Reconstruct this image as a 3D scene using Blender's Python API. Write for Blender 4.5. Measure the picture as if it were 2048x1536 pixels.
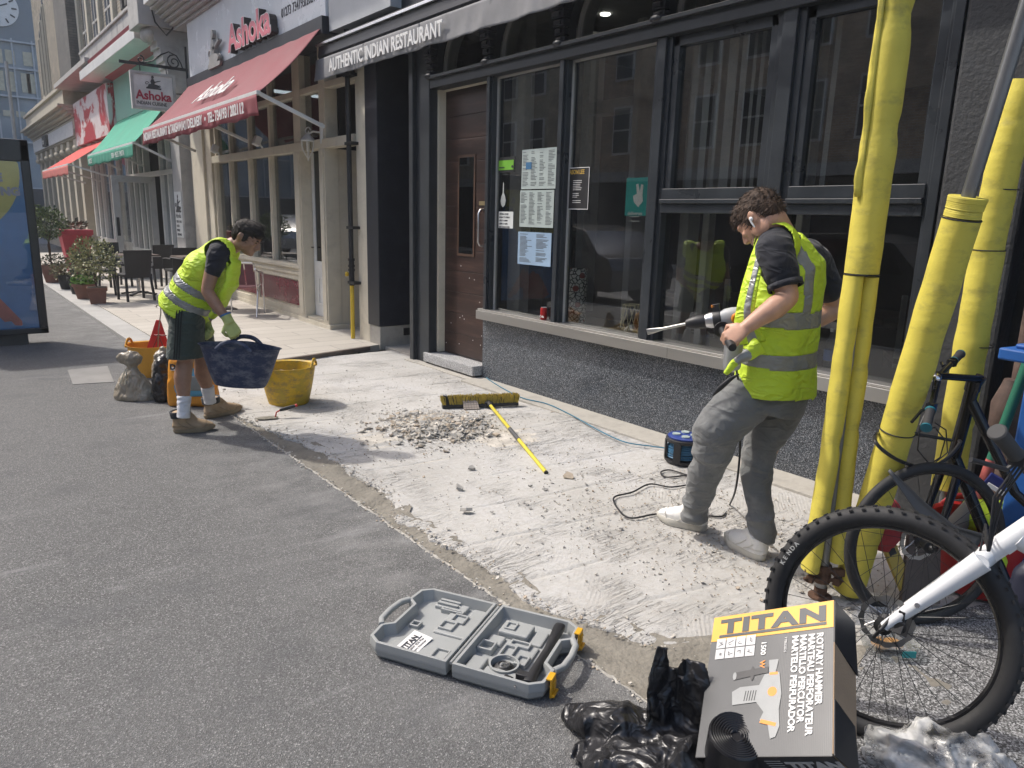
import bpy, bmesh, math, random
import numpy as np
from mathutils import Vector, Matrix, noise
random.seed(7)
for _o in list(bpy.data.objects): bpy.data.objects.remove(_o)
SC = bpy.context.scene
COL = SC.collection
R = math.radians
PI = math.pi
# ------------------------------------------------------------ camera, world, sun, exposure
AX = Vector((0.789, -0.614, 0.026)); AX.normalize()          # camera right
AF = Vector((0.603, 0.766, -0.22)); AF.normalize()           # camera forward
AU = AX.cross(AF); AU.normalize(); AF = AU.cross(AX); AF.normalize()
cam_d = bpy.data.cameras.new('camera'); cam = bpy.data.objects.new('camera', cam_d); COL.objects.link(cam)
CAM = Vector((0, 0, 1.6))
cam.matrix_world = Matrix(((AX.x, AU.x, -AF.x, CAM.x), (AX.y, AU.y, -AF.y, CAM.y), (AX.z, AU.z, -AF.z, CAM.z), (0, 0, 0, 1)))
cam_d.sensor_width = 36; cam_d.lens = 1466 / 2048 * 36; cam_d.clip_start = 0.05; cam_d.clip_end = 400
SC.camera = cam
SC.render.resolution_x = 1024; SC.render.resolution_y = 768
SC.view_settings.view_transform = 'Standard'; SC.view_settings.look = 'None'
SC.view_settings.exposure = 0.78; SC.view_settings.gamma = 1.0; SC.view_settings.use_curve_mapping = False
SUN = Vector((-1.0, 1.75, 2.5)).normalized()                  # direction towards the sun
sun_d = bpy.data.lights.new('sun', 'SUN'); sun = bpy.data.objects.new('sun', sun_d); COL.objects.link(sun)
sun_d.energy = 2.15; sun_d.angle = R(1.6); sun_d.color = (1, .95, .88)
sun.rotation_euler = SUN.to_track_quat('Z', 'Y').to_euler()
W_ = bpy.data.worlds.new('World'); SC.world = W_; W_.use_nodes = True
nt = W_.node_tree; nt.nodes.clear()
sky = nt.nodes.new('ShaderNodeTexSky'); sky.sky_type = 'NISHITA'; sky.sun_disc = False
sky.sun_elevation = math.asin(SUN.z); sky.sun_rotation = math.atan2(SUN.x, SUN.y)
sky.air_density = 1.0; sky.dust_density = 3.5; sky.ozone_density = 0.6
bg = nt.nodes.new('ShaderNodeBackground'); bg.inputs[1].default_value = 0.15
wo = nt.nodes.new('ShaderNodeOutputWorld')
nt.links.new(sky.outputs[0], bg.inputs[0]); nt.links.new(bg.outputs[0], wo.inputs[0])

# ------------------------------------------------------------ helpers
FH = Vector((0.603, 0.766, 0)).normalized()
def W(u, v, s):
    """real point seen towards (u, v) of the 2048x1536 photograph, s metres ahead of the camera"""
    d = AF * 1466 + AX * (u - 1024) - AU * (v - 768)
    return CAM + d * (s / d.dot(FH))
def G(u, v, z=0.0):
    d = AF * 1466 + AX * (u - 1024) - AU * (v - 768)
    return CAM + d * ((z - CAM.z) / d.z)
def V(*a): return Vector(a)
RIGHT = Vector((FH.y, -FH.x, 0))

def tag(o, label=None, cat=None, group=None, kind=None):
    if label: o['label'] = label
    if cat: o['category'] = cat
    if group: o['group'] = group
    if kind: o['kind'] = kind
    return o
def thing(name, label, cat, loc=(0, 0, 0), rotz=0, group=None, kind=None):
    o = bpy.data.objects.new(name, None); COL.objects.link(o)
    o.location = loc; o.rotation_euler = (0, 0, rotz); o.empty_display_size = .1
    return tag(o, label, cat, group, kind)
def copy_thing(root, loc, rotz, label, group=None):
    r = root.copy(); COL.objects.link(r); r.location = loc; r.rotation_euler = (0, 0, rotz); r['label'] = label
    if group: r['group'] = group
    for ch in list(root.children):
        c = ch.copy(); COL.objects.link(c); c.parent = r
        for g in list(ch.children):
            d = g.copy(); COL.objects.link(d); d.parent = c
    return r
def wmat(o):
    m = Matrix.LocRotScale(o.location, o.rotation_euler, None)
    return wmat(o.parent) @ m if o.parent else m

def frame(axis, side=None):
    a = Vector(axis).normalized()
    if side is None: side = Vector((0, 0, 1)) if abs(a.z) < .9 else Vector((1, 0, 0))
    s = Vector(side); s = (s - a * s.dot(a)).normalized()
    return a, s, a.cross(s)

class MB:
    def __init__(s): s.v = []; s.f = []; s.m = []; s.cur = 0
    def mat(s, i): s.cur = i; return s
    def add(s, vs, fs):
        b = len(s.v); s.v += [Vector(p) for p in vs]
        s.f += [tuple(b + i for i in f) for f in fs]; s.m += [s.cur] * len(fs); return s
    def box(s, c, size, rot=None):
        hx, hy, hz = size[0] / 2, size[1] / 2, size[2] / 2
        vs = [Vector((x, y, z)) for x in (-hx, hx) for y in (-hy, hy) for z in (-hz, hz)]
        if rot is not None: vs = [rot @ p for p in vs]
        return s.add([p + Vector(c) for p in vs], [(0, 1, 3, 2), (4, 6, 7, 5), (0, 4, 5, 1), (2, 3, 7, 6), (0, 2, 6, 4), (1, 5, 7, 3)])
    def b(s, x0, x1, y0, y1, z0, z1):
        return s.box(((x0 + x1) / 2, (y0 + y1) / 2, (z0 + z1) / 2), (abs(x1 - x0), abs(y1 - y0), abs(z1 - z0)))
    def bar(s, p, q, w, h, side=(0, 0, 1)):
        p, q = Vector(p), Vector(q); a, u, t = frame(q - p, side)
        vs = [c + u * (su * h / 2) + t * (st * w / 2) for c in (p, q) for su, st in ((-1, -1), (1, -1), (1, 1), (-1, 1))]
        return s.add(vs, [(0, 1, 2, 3), (4, 7, 6, 5), (0, 4, 5, 1), (1, 5, 6, 2), (2, 6, 7, 3), (3, 7, 4, 0)])
    def loft(s, pts, rad, side=None, seg=16, cap=True, closed=False, sq=1.0, ph=0):
        pts = [Vector(p) for p in pts]; n = len(pts); vs = []; fs = []
        if not isinstance(rad, (list, tuple)): rad = [rad] * n
        u = None
        for i, p in enumerate(pts):
            if closed: d = pts[(i + 1) % n] - pts[i - 1]
            else: d = pts[min(i + 1, n - 1)] - pts[max(i - 1, 0)]
            if d.length < 1e-9: d = Vector((0, 0, 1))
            sd = side[i] if isinstance(side, list) else side
            if sd is None and u is not None: sd = u
            a, u, t = frame(d, sd)
            r = rad[i]; ra, rb = (r if isinstance(r, (tuple, list)) else (r, r))
            for k in range(seg):
                an = 2 * PI * k / seg + ph; c, sn = math.cos(an), math.sin(an)
                if sq != 1.0:
                    c = math.copysign(abs(c) ** sq, c); sn = math.copysign(abs(sn) ** sq, sn)
                vs.append(p + u * (ra * c) + t * (rb * sn))
        for i in range(n if closed else n - 1):
            j = (i + 1) % n
            for k in range(seg):
                l = (k + 1) % seg
                fs.append((i * seg + k, i * seg + l, j * seg + l, j * seg + k))
        if cap and not closed:
            fs.append(tuple(range(seg))[::-1]); fs.append(tuple((n - 1) * seg + k for k in range(seg)))
        return s.add(vs, fs)
    def tube(s, pts, r, seg=10, **k): return s.loft(pts, r, seg=seg, **k)
    def caps(s, p, q, r0, r1, flat=1.0, side=None, seg=16, rings=4):
        """capsule from p (radius r0) to q (radius r1)"""
        p, q = Vector(p), Vector(q); a = (q - p).normalized(); P = []; Q = []
        for i in range(rings):
            t = PI / 2 * i / rings; P.append((p - a * r0 * math.cos(t), max(r0 * math.sin(t), .001)))
        P.append((p, r0)); P.append(((p * 2 + q) / 3, (r0 * 2 + r1) / 3)); P.append(((p + q * 2) / 3, (r0 + 2 * r1) / 3)); P.append((q, r1))
        for i in range(rings - 1, -1, -1):
            t = PI / 2 * i / rings; P.append((q + a * r1 * math.cos(t), max(r1 * math.sin(t), .001)))
        return s.loft([x[0] for x in P], [(x[1], x[1] * flat) for x in P], side=[Vector(side) if side is not None else frame(a)[1]] * len(P), seg=seg)
    def ell(s, c, r, rot=None, nu=20, nv=12):
        vs = []; fs = []; c = Vector(c)
        for i in range(1, nv):
            t = PI * i / nv
            for k in range(nu):
                p = Vector((r[0] * math.sin(t) * math.cos(2 * PI * k / nu), r[1] * math.sin(t) * math.sin(2 * PI * k / nu), r[2] * math.cos(t)))
                vs.append(c + (rot @ p if rot is not None else p))
        for sg in (1, -1):
            p = Vector((0, 0, sg * r[2])); vs.append(c + (rot @ p if rot is not None else p))
        for i in range(nv - 2):
            for k in range(nu):
                l = (k + 1) % nu; fs.append((i * nu + k, (i + 1) * nu + k, (i + 1) * nu + l, i * nu + l))
        T = len(vs) - 2; B = T + 1
        for k in range(nu):
            l = (k + 1) % nu; fs.append((T, k, l)); fs.append((B, (nv - 2) * nu + l, (nv - 2) * nu + k))
        return s.add(vs, fs)
    def lathe(s, prof, c, axis=(0, 0, 1), seg=24, cap=True, sx=1.0, side=None):
        a, u, t = frame(axis, side); c = Vector(c); vs = []; fs = []; n = len(prof)
        for r, h in prof:
            for k in range(seg):
                an = 2 * PI * k / seg; vs.append(c + a * h + u * (r * sx * math.cos(an)) + t * (r * math.sin(an)))
        for i in range(n - 1):
            for k in range(seg):
                l = (k + 1) % seg; fs.append((i * seg + k, i * seg + l, (i + 1) * seg + l, (i + 1) * seg + k))
        if cap: fs.append(tuple(range(seg))[::-1]); fs.append(tuple((n - 1) * seg + k for k in range(seg)))
        return s.add(vs, fs)
    def prism(s, poly, o, xd, yd, depth):
        """2-D outline extruded along xd x yd by depth"""
        o = Vector(o); xd = Vector(xd).normalized(); yd = Vector(yd).normalized(); nd = xd.cross(yd); n = len(poly)
        vs = [o + xd * a + yd * b for a, b in poly] + [o + xd * a + yd * b + nd * depth for a, b in poly]
        return s.add(vs, [tuple(range(n))[::-1], tuple(range(n, 2 * n))] + [(i, (i + 1) % n, n + (i + 1) % n, n + i) for i in range(n)])
    def ringwall(s, outer, inner, o, xd, yd, depth):
        """frame: region between two outlines with the same number of points, extruded"""
        o = Vector(o); xd = Vector(xd).normalized(); yd = Vector(yd).normalized(); nd = xd.cross(yd); n = len(outer)
        vs = []
        for dd in (0, depth):
            for P in (outer, inner): vs += [o + xd * a + yd * b + nd * dd for a, b in P]
        fs = []
        for i in range(n):
            j = (i + 1) % n
            fs += [(i, j, n + j, n + i), (2 * n + i, 3 * n + i, 3 * n + j, 2 * n + j), (i, 2 * n + i, 2 * n + j, j), (n + i, n + j, 3 * n + j, 3 * n + i)]
        return s.add(vs, fs)
    def grid(s, fn, nu, nv, wrap=False):
        vs = [fn(i / (nu if wrap else nu - 1), j / (nv - 1)) for i in range(nu) for j in range(nv)]
        fs = []
        for i in range(nu if wrap else nu - 1):
            k = (i + 1) % nu
            for j in range(nv - 1): fs.append((i * nv + j, k * nv + j, k * nv + j + 1, i * nv + j + 1))
        return s.add(vs, fs)
    def raw(s, me):
        return s.add([v.co.copy() for v in me.vertices], [tuple(p.vertices) for p in me.polygons])
    def build(s, name, mats, parent=None, smooth=False, bevel=0, solid=0, sub=0, label=None, cat=None, group=None, kind=None, local=False, angle=40):
        me = bpy.data.meshes.new(name); o = bpy.data.objects.new(name, me); COL.objects.link(o)
        if parent is not None:
            o.parent = parent
            vs = s.v if local else [wmat(parent).inverted() @ p for p in s.v]
        elif local: vs = s.v
        else:
            a = np.array([tuple(p) for p in s.v]); lo, hi = a.min(0), a.max(0)
            c = Vector(((lo[0] + hi[0]) / 2, (lo[1] + hi[1]) / 2, lo[2])); o.location = c; vs = [p - c for p in s.v]
        me.from_pydata([tuple(p) for p in vs], [], s.f)
        if not isinstance(mats, (list, tuple)): mats = [mats]
        for m in mats: me.materials.append(m)
        me.polygons.foreach_set('material_index', s.m)
        bm = bmesh.new(); bm.from_mesh(me); bmesh.ops.recalc_face_normals(bm, faces=bm.faces); bm.to_mesh(me); bm.free()
        if smooth:
            me.polygons.foreach_set('use_smooth', [True] * len(me.polygons))
            if angle < 180: me.set_sharp_from_angle(angle=R(angle))
        if solid:
            md = o.modifiers.new('solid', 'SOLIDIFY'); md.thickness = solid; md.offset = 0
        if bevel:
            md = o.modifiers.new('bevel', 'BEVEL'); md.width = bevel; md.segments = 2; md.limit_method = 'ANGLE'; md.angle_limit = R(35)
        if sub:
            md = o.modifiers.new('sub', 'SUBSURF'); md.levels = sub; md.render_levels = sub
        me.update()
        return tag(o, label, cat, group, kind)

def remesh(mb, voxel=.01, sm=5, fac=.6):
    """union of closed shapes as one continuous smoothed mesh -> (verts, faces)"""
    me = bpy.data.meshes.new('tmp'); me.from_pydata([tuple(p) for p in mb.v], [], mb.f)
    bm = bmesh.new(); bm.from_mesh(me); bmesh.ops.recalc_face_normals(bm, faces=bm.faces); bm.to_mesh(me); bm.free()
    o = bpy.data.objects.new('tmp', me); COL.objects.link(o)
    md = o.modifiers.new('r', 'REMESH'); md.mode = 'VOXEL'; md.voxel_size = voxel
    if sm:
        md = o.modifiers.new('s', 'SMOOTH'); md.iterations = sm; md.factor = fac
    dg = bpy.context.evaluated_depsgraph_get(); ev = o.evaluated_get(dg); m2 = ev.to_mesh()
    v = [x.co.copy() for x in m2.vertices]; nn = [x.normal.copy() for x in m2.vertices]; f = [tuple(p.vertices) for p in m2.polygons]
    ev.to_mesh_clear(); bpy.data.objects.remove(o); bpy.data.meshes.remove(me)
    return v, f, nn
def displace(v, nn, fn): return [p + n * fn(p) for p, n in zip(v, nn)]
def split(v, f, pred):
    """faces whose centre satisfies pred, and the rest, as two MBs"""
    out = []
    A, B = [], []
    for q in f:
        c = Vector((0, 0, 0))
        for i in q: c += v[i]
        c /= len(q)
        (A if pred(c) else B).append(q)
    for S in (A, B):
        ids = sorted({i for q in S for i in q}); mp = {i: k for k, i in enumerate(ids)}
        m = MB()
        if S: m.add([v[i] for i in ids], [tuple(mp[i] for i in q) for q in S])
        out.append(m)
    return out
def nz(p, s=1.0): return noise.noise(Vector(p) * s)

def text(s_, size, m, parent, o, xd, yd, bold=0.0, ext=.002, name='lettering', align='LEFT', sx=1.0, shear=0.0, space=1.0):
    c = bpy.data.curves.new('t', 'FONT'); c.body = s_; c.size = size; c.extrude = ext; c.offset = bold; c.align_x = align; c.shear = shear; c.space_character = space
    c.resolution_u = 3
    t = bpy.data.objects.new('t', c); COL.objects.link(t)
    dg = bpy.context.evaluated_depsgraph_get(); me = bpy.data.meshes.new_from_object(t.evaluated_get(dg))
    bpy.data.objects.remove(t)
    o = Vector(o); xd = Vector(xd).normalized(); yd = Vector(yd).normalized(); nd = xd.cross(yd).normalized()
    mb = MB(); mb.add([o + xd * (v.co.x * sx) + yd * v.co.y + nd * v.co.z for v in me.vertices], [tuple(p.vertices) for p in me.polygons])
    bpy.data.meshes.remove(me)
    return mb.build(name, m, parent)

# ------------------------------------------------------------ materials
def _nodes(name):
    m = bpy.data.materials.new(name); m.use_nodes = True; n = m.node_tree; b = n.nodes['Principled BSDF']
    return m, n, b
def N(n, t, **k):
    x = n.nodes.new('ShaderNode' + t)
    for a, v in k.items():
        if a.startswith('i_'):
            key = a[2:]; key = int(key) if key.isdigit() else key.replace('_', ' ')
            x.inputs[key].default_value = v
        else: setattr(x, a, v)
    return x
def ramp(n, src, stops, interp='LINEAR'):
    r = n.nodes.new('ShaderNodeValToRGB'); r.color_ramp.interpolation = interp
    e = r.color_ramp.elements
    while len(e) < len(stops): e.new(.5)
    for i, (p, c) in enumerate(stops):
        e[i].position = p; e[i].color = (*c, 1) if isinstance(c, (tuple, list)) else (c, c, c, 1)
    n.links.new(src, r.inputs[0]); return r
def coords(n, scale=(1, 1, 1), rot=(0, 0, 0), kind='Object'):
    tc = n.nodes.new('ShaderNodeTexCoord'); mp = n.nodes.new('ShaderNodeMapping')
    mp.inputs['Scale'].default_value = scale; mp.inputs['Rotation'].default_value = rot
    n.links.new(tc.outputs[kind], mp.inputs[0]); return mp.outputs[0]
def mixc(n, fac, a, b, mode='MIX'):
    x = n.nodes.new('ShaderNodeMix'); x.data_type = 'RGBA'; x.blend_type = mode
    for sk, val in ((0, fac), (6, a), (7, b)):
        if isinstance(val, (int, float)): x.inputs[sk].default_value = val
        elif isinstance(val, (tuple, list)): x.inputs[sk].default_value = (*val, 1) if len(val) == 3 else val
        else: n.links.new(val, x.inputs[sk])
    return x.outputs[2]
def math_(n, op, a, b=0.0, c=None):
    x = n.nodes.new('ShaderNodeMath'); x.operation = op
    for i, val in enumerate((a, b) if c is None else (a, b, c)):
        if isinstance(val, (int, float)): x.inputs[i].default_value = val
        else: n.links.new(val, x.inputs[i])
    return x.outputs[0]
def bump(n, b, h, strength=.3, dist=.01):
    x = n.nodes.new('ShaderNodeBump'); x.inputs['Strength'].default_value = strength; x.inputs['Distance'].default_value = dist
    n.links.new(h, x.inputs['Height']); n.links.new(x.outputs[0], b.inputs['Normal'])
def M(name, col, rough=.6, metal=0, var=.15, vs=6.0, bs=0, bd=.004, bsc=60, spec=None, dirt=None, dscale=8.0, damt=.5, stretch=(1, 1, 1), coat=0, sheen=0):
    m, n, b = _nodes(name); c = coords(n, stretch)
    nt_ = N(n, 'TexNoise', i_Scale=vs, i_Detail=6.0, i_Roughness=.6); n.links.new(c, nt_.inputs['Vector'])
    lo = tuple(max(0, x * (1 - var)) for x in col); hi = tuple(min(1, x * (1 + var)) for x in col)
    cr = ramp(n, nt_.outputs[0], [(.3, lo), (.7, hi)]).outputs[0]
    if dirt:
        dn = N(n, 'TexNoise', i_Scale=dscale, i_Detail=9.0, i_Roughness=.7); n.links.new(c, dn.inputs['Vector'])
        dm = ramp(n, dn.outputs[0], [(.52, 0.0), (.72, damt)]).outputs[0]
        cr = mixc(n, dm, cr, dirt)
    n.links.new(cr, b.inputs['Base Color'])
    rn = math_(n, 'MULTIPLY_ADD', nt_.outputs[0], .25, rough - .12); n.links.new(rn, b.inputs['Roughness'])
    b.inputs['Metallic'].default_value = metal
    if spec is not None: b.inputs['Specular IOR Level'].default_value = spec
    if coat: b.inputs['Coat Weight'].default_value = coat; b.inputs['Coat Roughness'].default_value = .15
    if sheen: b.inputs['Sheen Weight'].default_value = sheen
    if bs:
        bn = N(n, 'TexNoise', i_Scale=bsc, i_Detail=4.0); n.links.new(c, bn.inputs['Vector']); bump(n, b, bn.outputs[0], bs, bd)
    return m
def emis(name, col, st):
    m, n, b = _nodes(name); b.inputs['Base Color'].default_value = (*col, 1); b.inputs['Emission Color'].default_value = (*col, 1); b.inputs['Emission Strength'].default_value = st
    return m
def glass(name, tint=(.9, .95, .93), ior=1.5, rough=0.0, dust=0.0, cap=1.0, dcol=.5):
    m = bpy.data.materials.new(name); m.use_nodes = True; n = m.node_tree; n.nodes.clear()
    o = n.nodes.new('ShaderNodeOutputMaterial'); t = n.nodes.new('ShaderNodeBsdfTransparent'); t.inputs[0].default_value = (*tint, 1)
    g = n.nodes.new('ShaderNodeBsdfGlossy'); g.inputs['Roughness'].default_value = rough
    f = n.nodes.new('ShaderNodeLayerWeight'); f.inputs[0].default_value = .5; r0 = ((ior - 1) / (ior + 1)) ** 2
    mx = n.nodes.new('ShaderNodeMixShader'); fm = math_(n, 'MULTIPLY_ADD', math_(n, 'POWER', f.outputs['Facing'], 5.0), .95, r0 * 2.6 * cap)
    n.links.new(fm, mx.inputs[0]); n.links.new(t.outputs[0], mx.inputs[1]); n.links.new(g.outputs[0], mx.inputs[2])
    last = mx.outputs[0]
    if dust:
        d = n.nodes.new('ShaderNodeBsdfDiffuse'); d.inputs[0].default_value = (dcol, dcol, dcol * .98, 1)
        tn = N(n, 'TexNoise', i_Scale=3.0, i_Detail=8.0); df = ramp(n, tn.outputs[0], [(.35, 0.0), (.75, dust)]).outputs[0]
        m2 = n.nodes.new('ShaderNodeMixShader'); n.links.new(df, m2.inputs[0]); n.links.new(last, m2.inputs[1]); n.links.new(d.outputs[0], m2.inputs[2]); last = m2.outputs[0]
    n.links.new(last, o.inputs[0]); return m
def mat_tarmac():
    m, n, b = _nodes('tarmac'); c = coords(n)
    v = N(n, 'TexVoronoi', i_Scale=240.0); n.links.new(c, v.inputs['Vector'])
    sp = ramp(n, v.outputs['Color'], [(0.0, (.046, .046, .046)), (.42, (.098, .098, .097)), (.76, (.152, .152, .150)), (.97, (.37, .37, .36))]).outputs[0]
    big = N(n, 'TexNoise', i_Scale=.9, i_Detail=6.0); n.links.new(c, big.inputs['Vector'])
    c2 = coords(n, (.6, 3.2, 1), (0, 0, .5)); st = N(n, 'TexNoise', i_Scale=1.3, i_Detail=7.0, i_Roughness=.65); n.links.new(c2, st.inputs['Vector'])
    base = mixc(n, ramp(n, big.outputs[0], [(.3, 0.0), (.75, .28)]).outputs[0], sp, (.158, .158, .157))
    base = mixc(n, ramp(n, st.outputs[0], [(.58, 0.0), (.82, .22)]).outputs[0], base, (.27, .27, .27))
    w = N(n, 'TexVoronoi', i_Scale=26.0); n.links.new(c, w.inputs['Vector'])
    base = mixc(n, ramp(n, w.outputs['Distance'], [(.045, .8), (.075, 0.0)]).outputs[0], base, (.40, .39, .37))
    dk = N(n, 'TexNoise', i_Scale=2.6, i_Detail=5.0); n.links.new(c, dk.inputs['Vector'])
    base = mixc(n, ramp(n, dk.outputs[0], [(.32, .35), (.45, 0.0)]).outputs[0], base, (.075, .077, .082))
    geo = n.nodes.new('ShaderNodeNewGeometry'); sx = n.nodes.new('ShaderNodeSeparateXYZ'); n.links.new(geo.outputs['Position'], sx.inputs[0])
    near = math_(n, 'SUBTRACT', 1.0, math_(n, 'MULTIPLY', math_(n, 'ABSOLUTE', math_(n, 'SUBTRACT', sx.outputs[0], 1.75)), 1.15)); near.node.use_clamp = True
    dn = N(n, 'TexNoise', i_Scale=3.4, i_Detail=9.0, i_Roughness=.7); n.links.new(coords(n, (1, 1.5, 1), (0, 0, .4)), dn.inputs['Vector'])
    dm = math_(n, 'MULTIPLY', near, ramp(n, dn.outputs[0], [(.42, 0.0), (.70, .60)]).outputs[0])
    base = mixc(n, dm, base, (.31, .308, .30))
    c3 = coords(n, (.5, 2.6, 1), (0, 0, .35)); sm = N(n, 'TexNoise', i_Scale=1.7, i_Detail=8.0, i_Roughness=.7); n.links.new(c3, sm.inputs['Vector'])
    base = mixc(n, ramp(n, sm.outputs[0], [(.60, 0.0), (.74, .5)]).outputs[0], base, (.31, .31, .31))
    cv = N(n, 'TexVoronoi', i_Scale=.42, feature='DISTANCE_TO_EDGE'); wn = N(n, 'TexNoise', i_Scale=4.0, i_Detail=5.0); n.links.new(c, wn.inputs['Vector'])
    va = n.nodes.new('ShaderNodeVectorMath'); va.operation = 'MULTIPLY_ADD'; va.inputs[1].default_value = (.3, .3, 0); n.links.new(wn.outputs['Color'], va.inputs[0]); n.links.new(c, va.inputs[2]); n.links.new(va.outputs[0], cv.inputs['Vector'])
    base = mixc(n, ramp(n, cv.outputs['Distance'], [(.0, .16), (.003, 0.0)]).outputs[0], base, (.05, .05, .052))
    n.links.new(base, b.inputs['Base Color']); b.inputs['Roughness'].default_value = .85
    h = math_(n, 'ADD', v.outputs['Distance'], 0.0); bump(n, b, h, .8, .004); return m
def mat_screed(name='screed', a=(.50, .475, .435), d=(.66, .65, .62), pits=1.0):
    m, n, b = _nodes(name); c = coords(n)
    big = N(n, 'TexNoise', i_Scale=.8, i_Detail=7.0, i_Roughness=.6); n.links.new(c, big.inputs['Vector'])
    col = ramp(n, big.outputs[0], [(.34, a), (.52, d), (.7, (.49, .49, .495))]).outputs[0]
    f = N(n, 'TexNoise', i_Scale=34.0, i_Detail=7.0, i_Roughness=.75); n.links.new(c, f.inputs['Vector'])
    col = mixc(n, ramp(n, f.outputs[0], [(.40, .5 * pits), (.56, 0.0)]).outputs[0], col, (.36, .335, .30))
    # old adhesive ridges: stretched noise lines
    c2 = coords(n, (1.5, 20, 1), (0, 0, -.42)); wv = N(n, 'TexNoise', i_Scale=2.4, i_Detail=9.0, i_Roughness=.7, i_Distortion=.5); n.links.new(c2, wv.inputs['Vector'])
    ln = ramp(n, wv.outputs[0], [(.485, 0.0), (.5, 1.0), (.515, 0.0)])
    msk = N(n, 'TexNoise', i_Scale=1.9, i_Detail=2.0); n.links.new(c, msk.inputs['Vector'])
    lm = math_(n, 'MULTIPLY', ln.outputs[0], ramp(n, msk.outputs[0], [(.48, 0.0), (.62, .55 * pits)]).outputs[0])
    col = mixc(n, lm, col, (.24, .225, .20))
    # trowel comb arcs
    cw = coords(n, (1, 1, 1), (0, 0, .9)); wt = N(n, 'TexWave', i_Scale=16.0, i_Distortion=5.0, i_Detail=1.5, i_Detail_Scale=.35); wt.wave_type = 'BANDS'; n.links.new(cw, wt.inputs['Vector'])
    ms2 = N(n, 'TexNoise', i_Scale=1.25, i_Detail=1.0); n.links.new(c, ms2.inputs['Vector'])
    cm = ramp(n, ms2.outputs[0], [(.52, 0.0), (.60, 1.0)]).outputs[0]
    comb = math_(n, 'MULTIPLY', wt.outputs[0], cm)
    col = mixc(n, math_(n, 'MULTIPLY', comb, .10), col, (.33, .31, .28))
    g = N(n, 'TexVoronoi', i_Scale=75.0); n.links.new(c, g.inputs['Vector'])
    gm = N(n, 'TexNoise', i_Scale=5.0, i_Detail=4.0); n.links.new(c, gm.inputs['Vector'])
    gd = math_(n, 'MULTIPLY', ramp(n, g.outputs['Distance'], [(.10, 1.0), (.2, 0.0)]).outputs[0], ramp(n, gm.outputs[0], [(.48, 0.0), (.6, .8 * pits)]).outputs[0])
    col = mixc(n, gd, col, (.17, .16, .15))
    n.links.new(col, b.inputs['Base Color']); b.inputs['Roughness'].default_value = .93
    h = math_(n, 'SUBTRACT', math_(n, 'ADD', math_(n, 'MULTIPLY', f.outputs[0], .8), math_(n, 'MULTIPLY', comb, .16)), math_(n, 'MULTIPLY', lm, .9))
    h = math_(n, 'SUBTRACT', h, math_(n, 'MULTIPLY', gd, .5))
    bump(n, b, h, .85, .009); return m
def mat_speckle(name, stops, scale=160.0, rough=.2, bmp=0.0, big=.15):
    m, n, b = _nodes(name); c = coords(n)
    v = N(n, 'TexVoronoi', i_Scale=scale); n.links.new(c, v.inputs['Vector'])
    sx = n.nodes.new('ShaderNodeSeparateColor'); n.links.new(v.outputs['Color'], sx.inputs[0])
    cr = ramp(n, sx.outputs[0], stops, 'CONSTANT').outputs[0]
    q = N(n, 'TexNoise', i_Scale=4.0, i_Detail=6.0); n.links.new(c, q.inputs['Vector'])
    cr = mixc(n, ramp(n, q.outputs[0], [(.4, 0.0), (.75, big)]).outputs[0], cr, (.3, .29, .27))
    n.links.new(cr, b.inputs['Base Color'])
    n.links.new(math_(n, 'MULTIPLY_ADD', q.outputs[0], .3, rough), b.inputs['Roughness'])
    if bmp: bump(n, b, v.outputs['Distance'], bmp, .002)
    return m
def mat_brick(name, c1, c2, mortar, scale=1.0, dirt=(.1, .09, .08)):
    m, n, b = _nodes(name)
    tc = n.nodes.new('ShaderNodeTexCoord'); sp = n.nodes.new('ShaderNodeSeparateXYZ'); cb = n.nodes.new('ShaderNodeCombineXYZ')
    n.links.new(tc.outputs['Object'], sp.inputs[0])
    n.links.new(math_(n, 'ADD', sp.outputs[0], sp.outputs[1]), cb.inputs[0]); n.links.new(sp.outputs[2], cb.inputs[1])
    br = N(n, 'TexBrick', i_Scale=1.0 * scale, i_Mortar_Size=.009, i_Brick_Width=.23, i_Row_Height=.08, i_Mortar_Smooth=.2)
    br.inputs['Color1'].default_value = (*c1, 1); br.inputs['Color2'].default_value = (*c2, 1); br.inputs['Mortar'].default_value = (*mortar, 1)
    n.links.new(cb.outputs[0], br.inputs['Vector'])
    q = N(n, 'TexNoise', i_Scale=1.6, i_Detail=8.0, i_Roughness=.7); n.links.new(tc.outputs['Object'], q.inputs['Vector'])
    cr = mixc(n, ramp(n, q.outputs[0], [(.42, 0.0), (.7, .7)]).outputs[0], br.outputs[0], dirt)
    n.links.new(cr, b.inputs['Base Color']); b.inputs['Roughness'].default_value = .88
    bump(n, b, br.outputs['Fac'], -.6, .01); return m
def mat_slab():
    m, n, b = _nodes('paving_slabs'); c = coords(n)
    tc = n.nodes.new('ShaderNodeTexCoord')
    br = N(n, 'TexBrick', i_Scale=1.0, i_Mortar_Size=.005, i_Brick_Width=.9, i_Row_Height=.3, i_Mortar_Smooth=.1)
    br.inputs['Color1'].default_value = (.40, .37, .325, 1); br.inputs['Color2'].default_value = (.47, .44, .39, 1); br.inputs['Mortar'].default_value = (.16, .15, .14, 1)
    n.links.new(tc.outputs['Object'], br.inputs['Vector'])
    q = N(n, 'TexNoise', i_Scale=2.2, i_Detail=8.0, i_Roughness=.65); n.links.new(c, q.inputs['Vector'])
    cr = mixc(n, ramp(n, q.outputs[0], [(.45, 0.0), (.75, .5)]).outputs[0], br.outputs[0], (.38, .35, .31))
    n.links.new(cr, b.inputs['Base Color']); b.inputs['Roughness'].default_value = .8
    bump(n, b, br.outputs['Fac'], -.5, .004); return m
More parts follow.
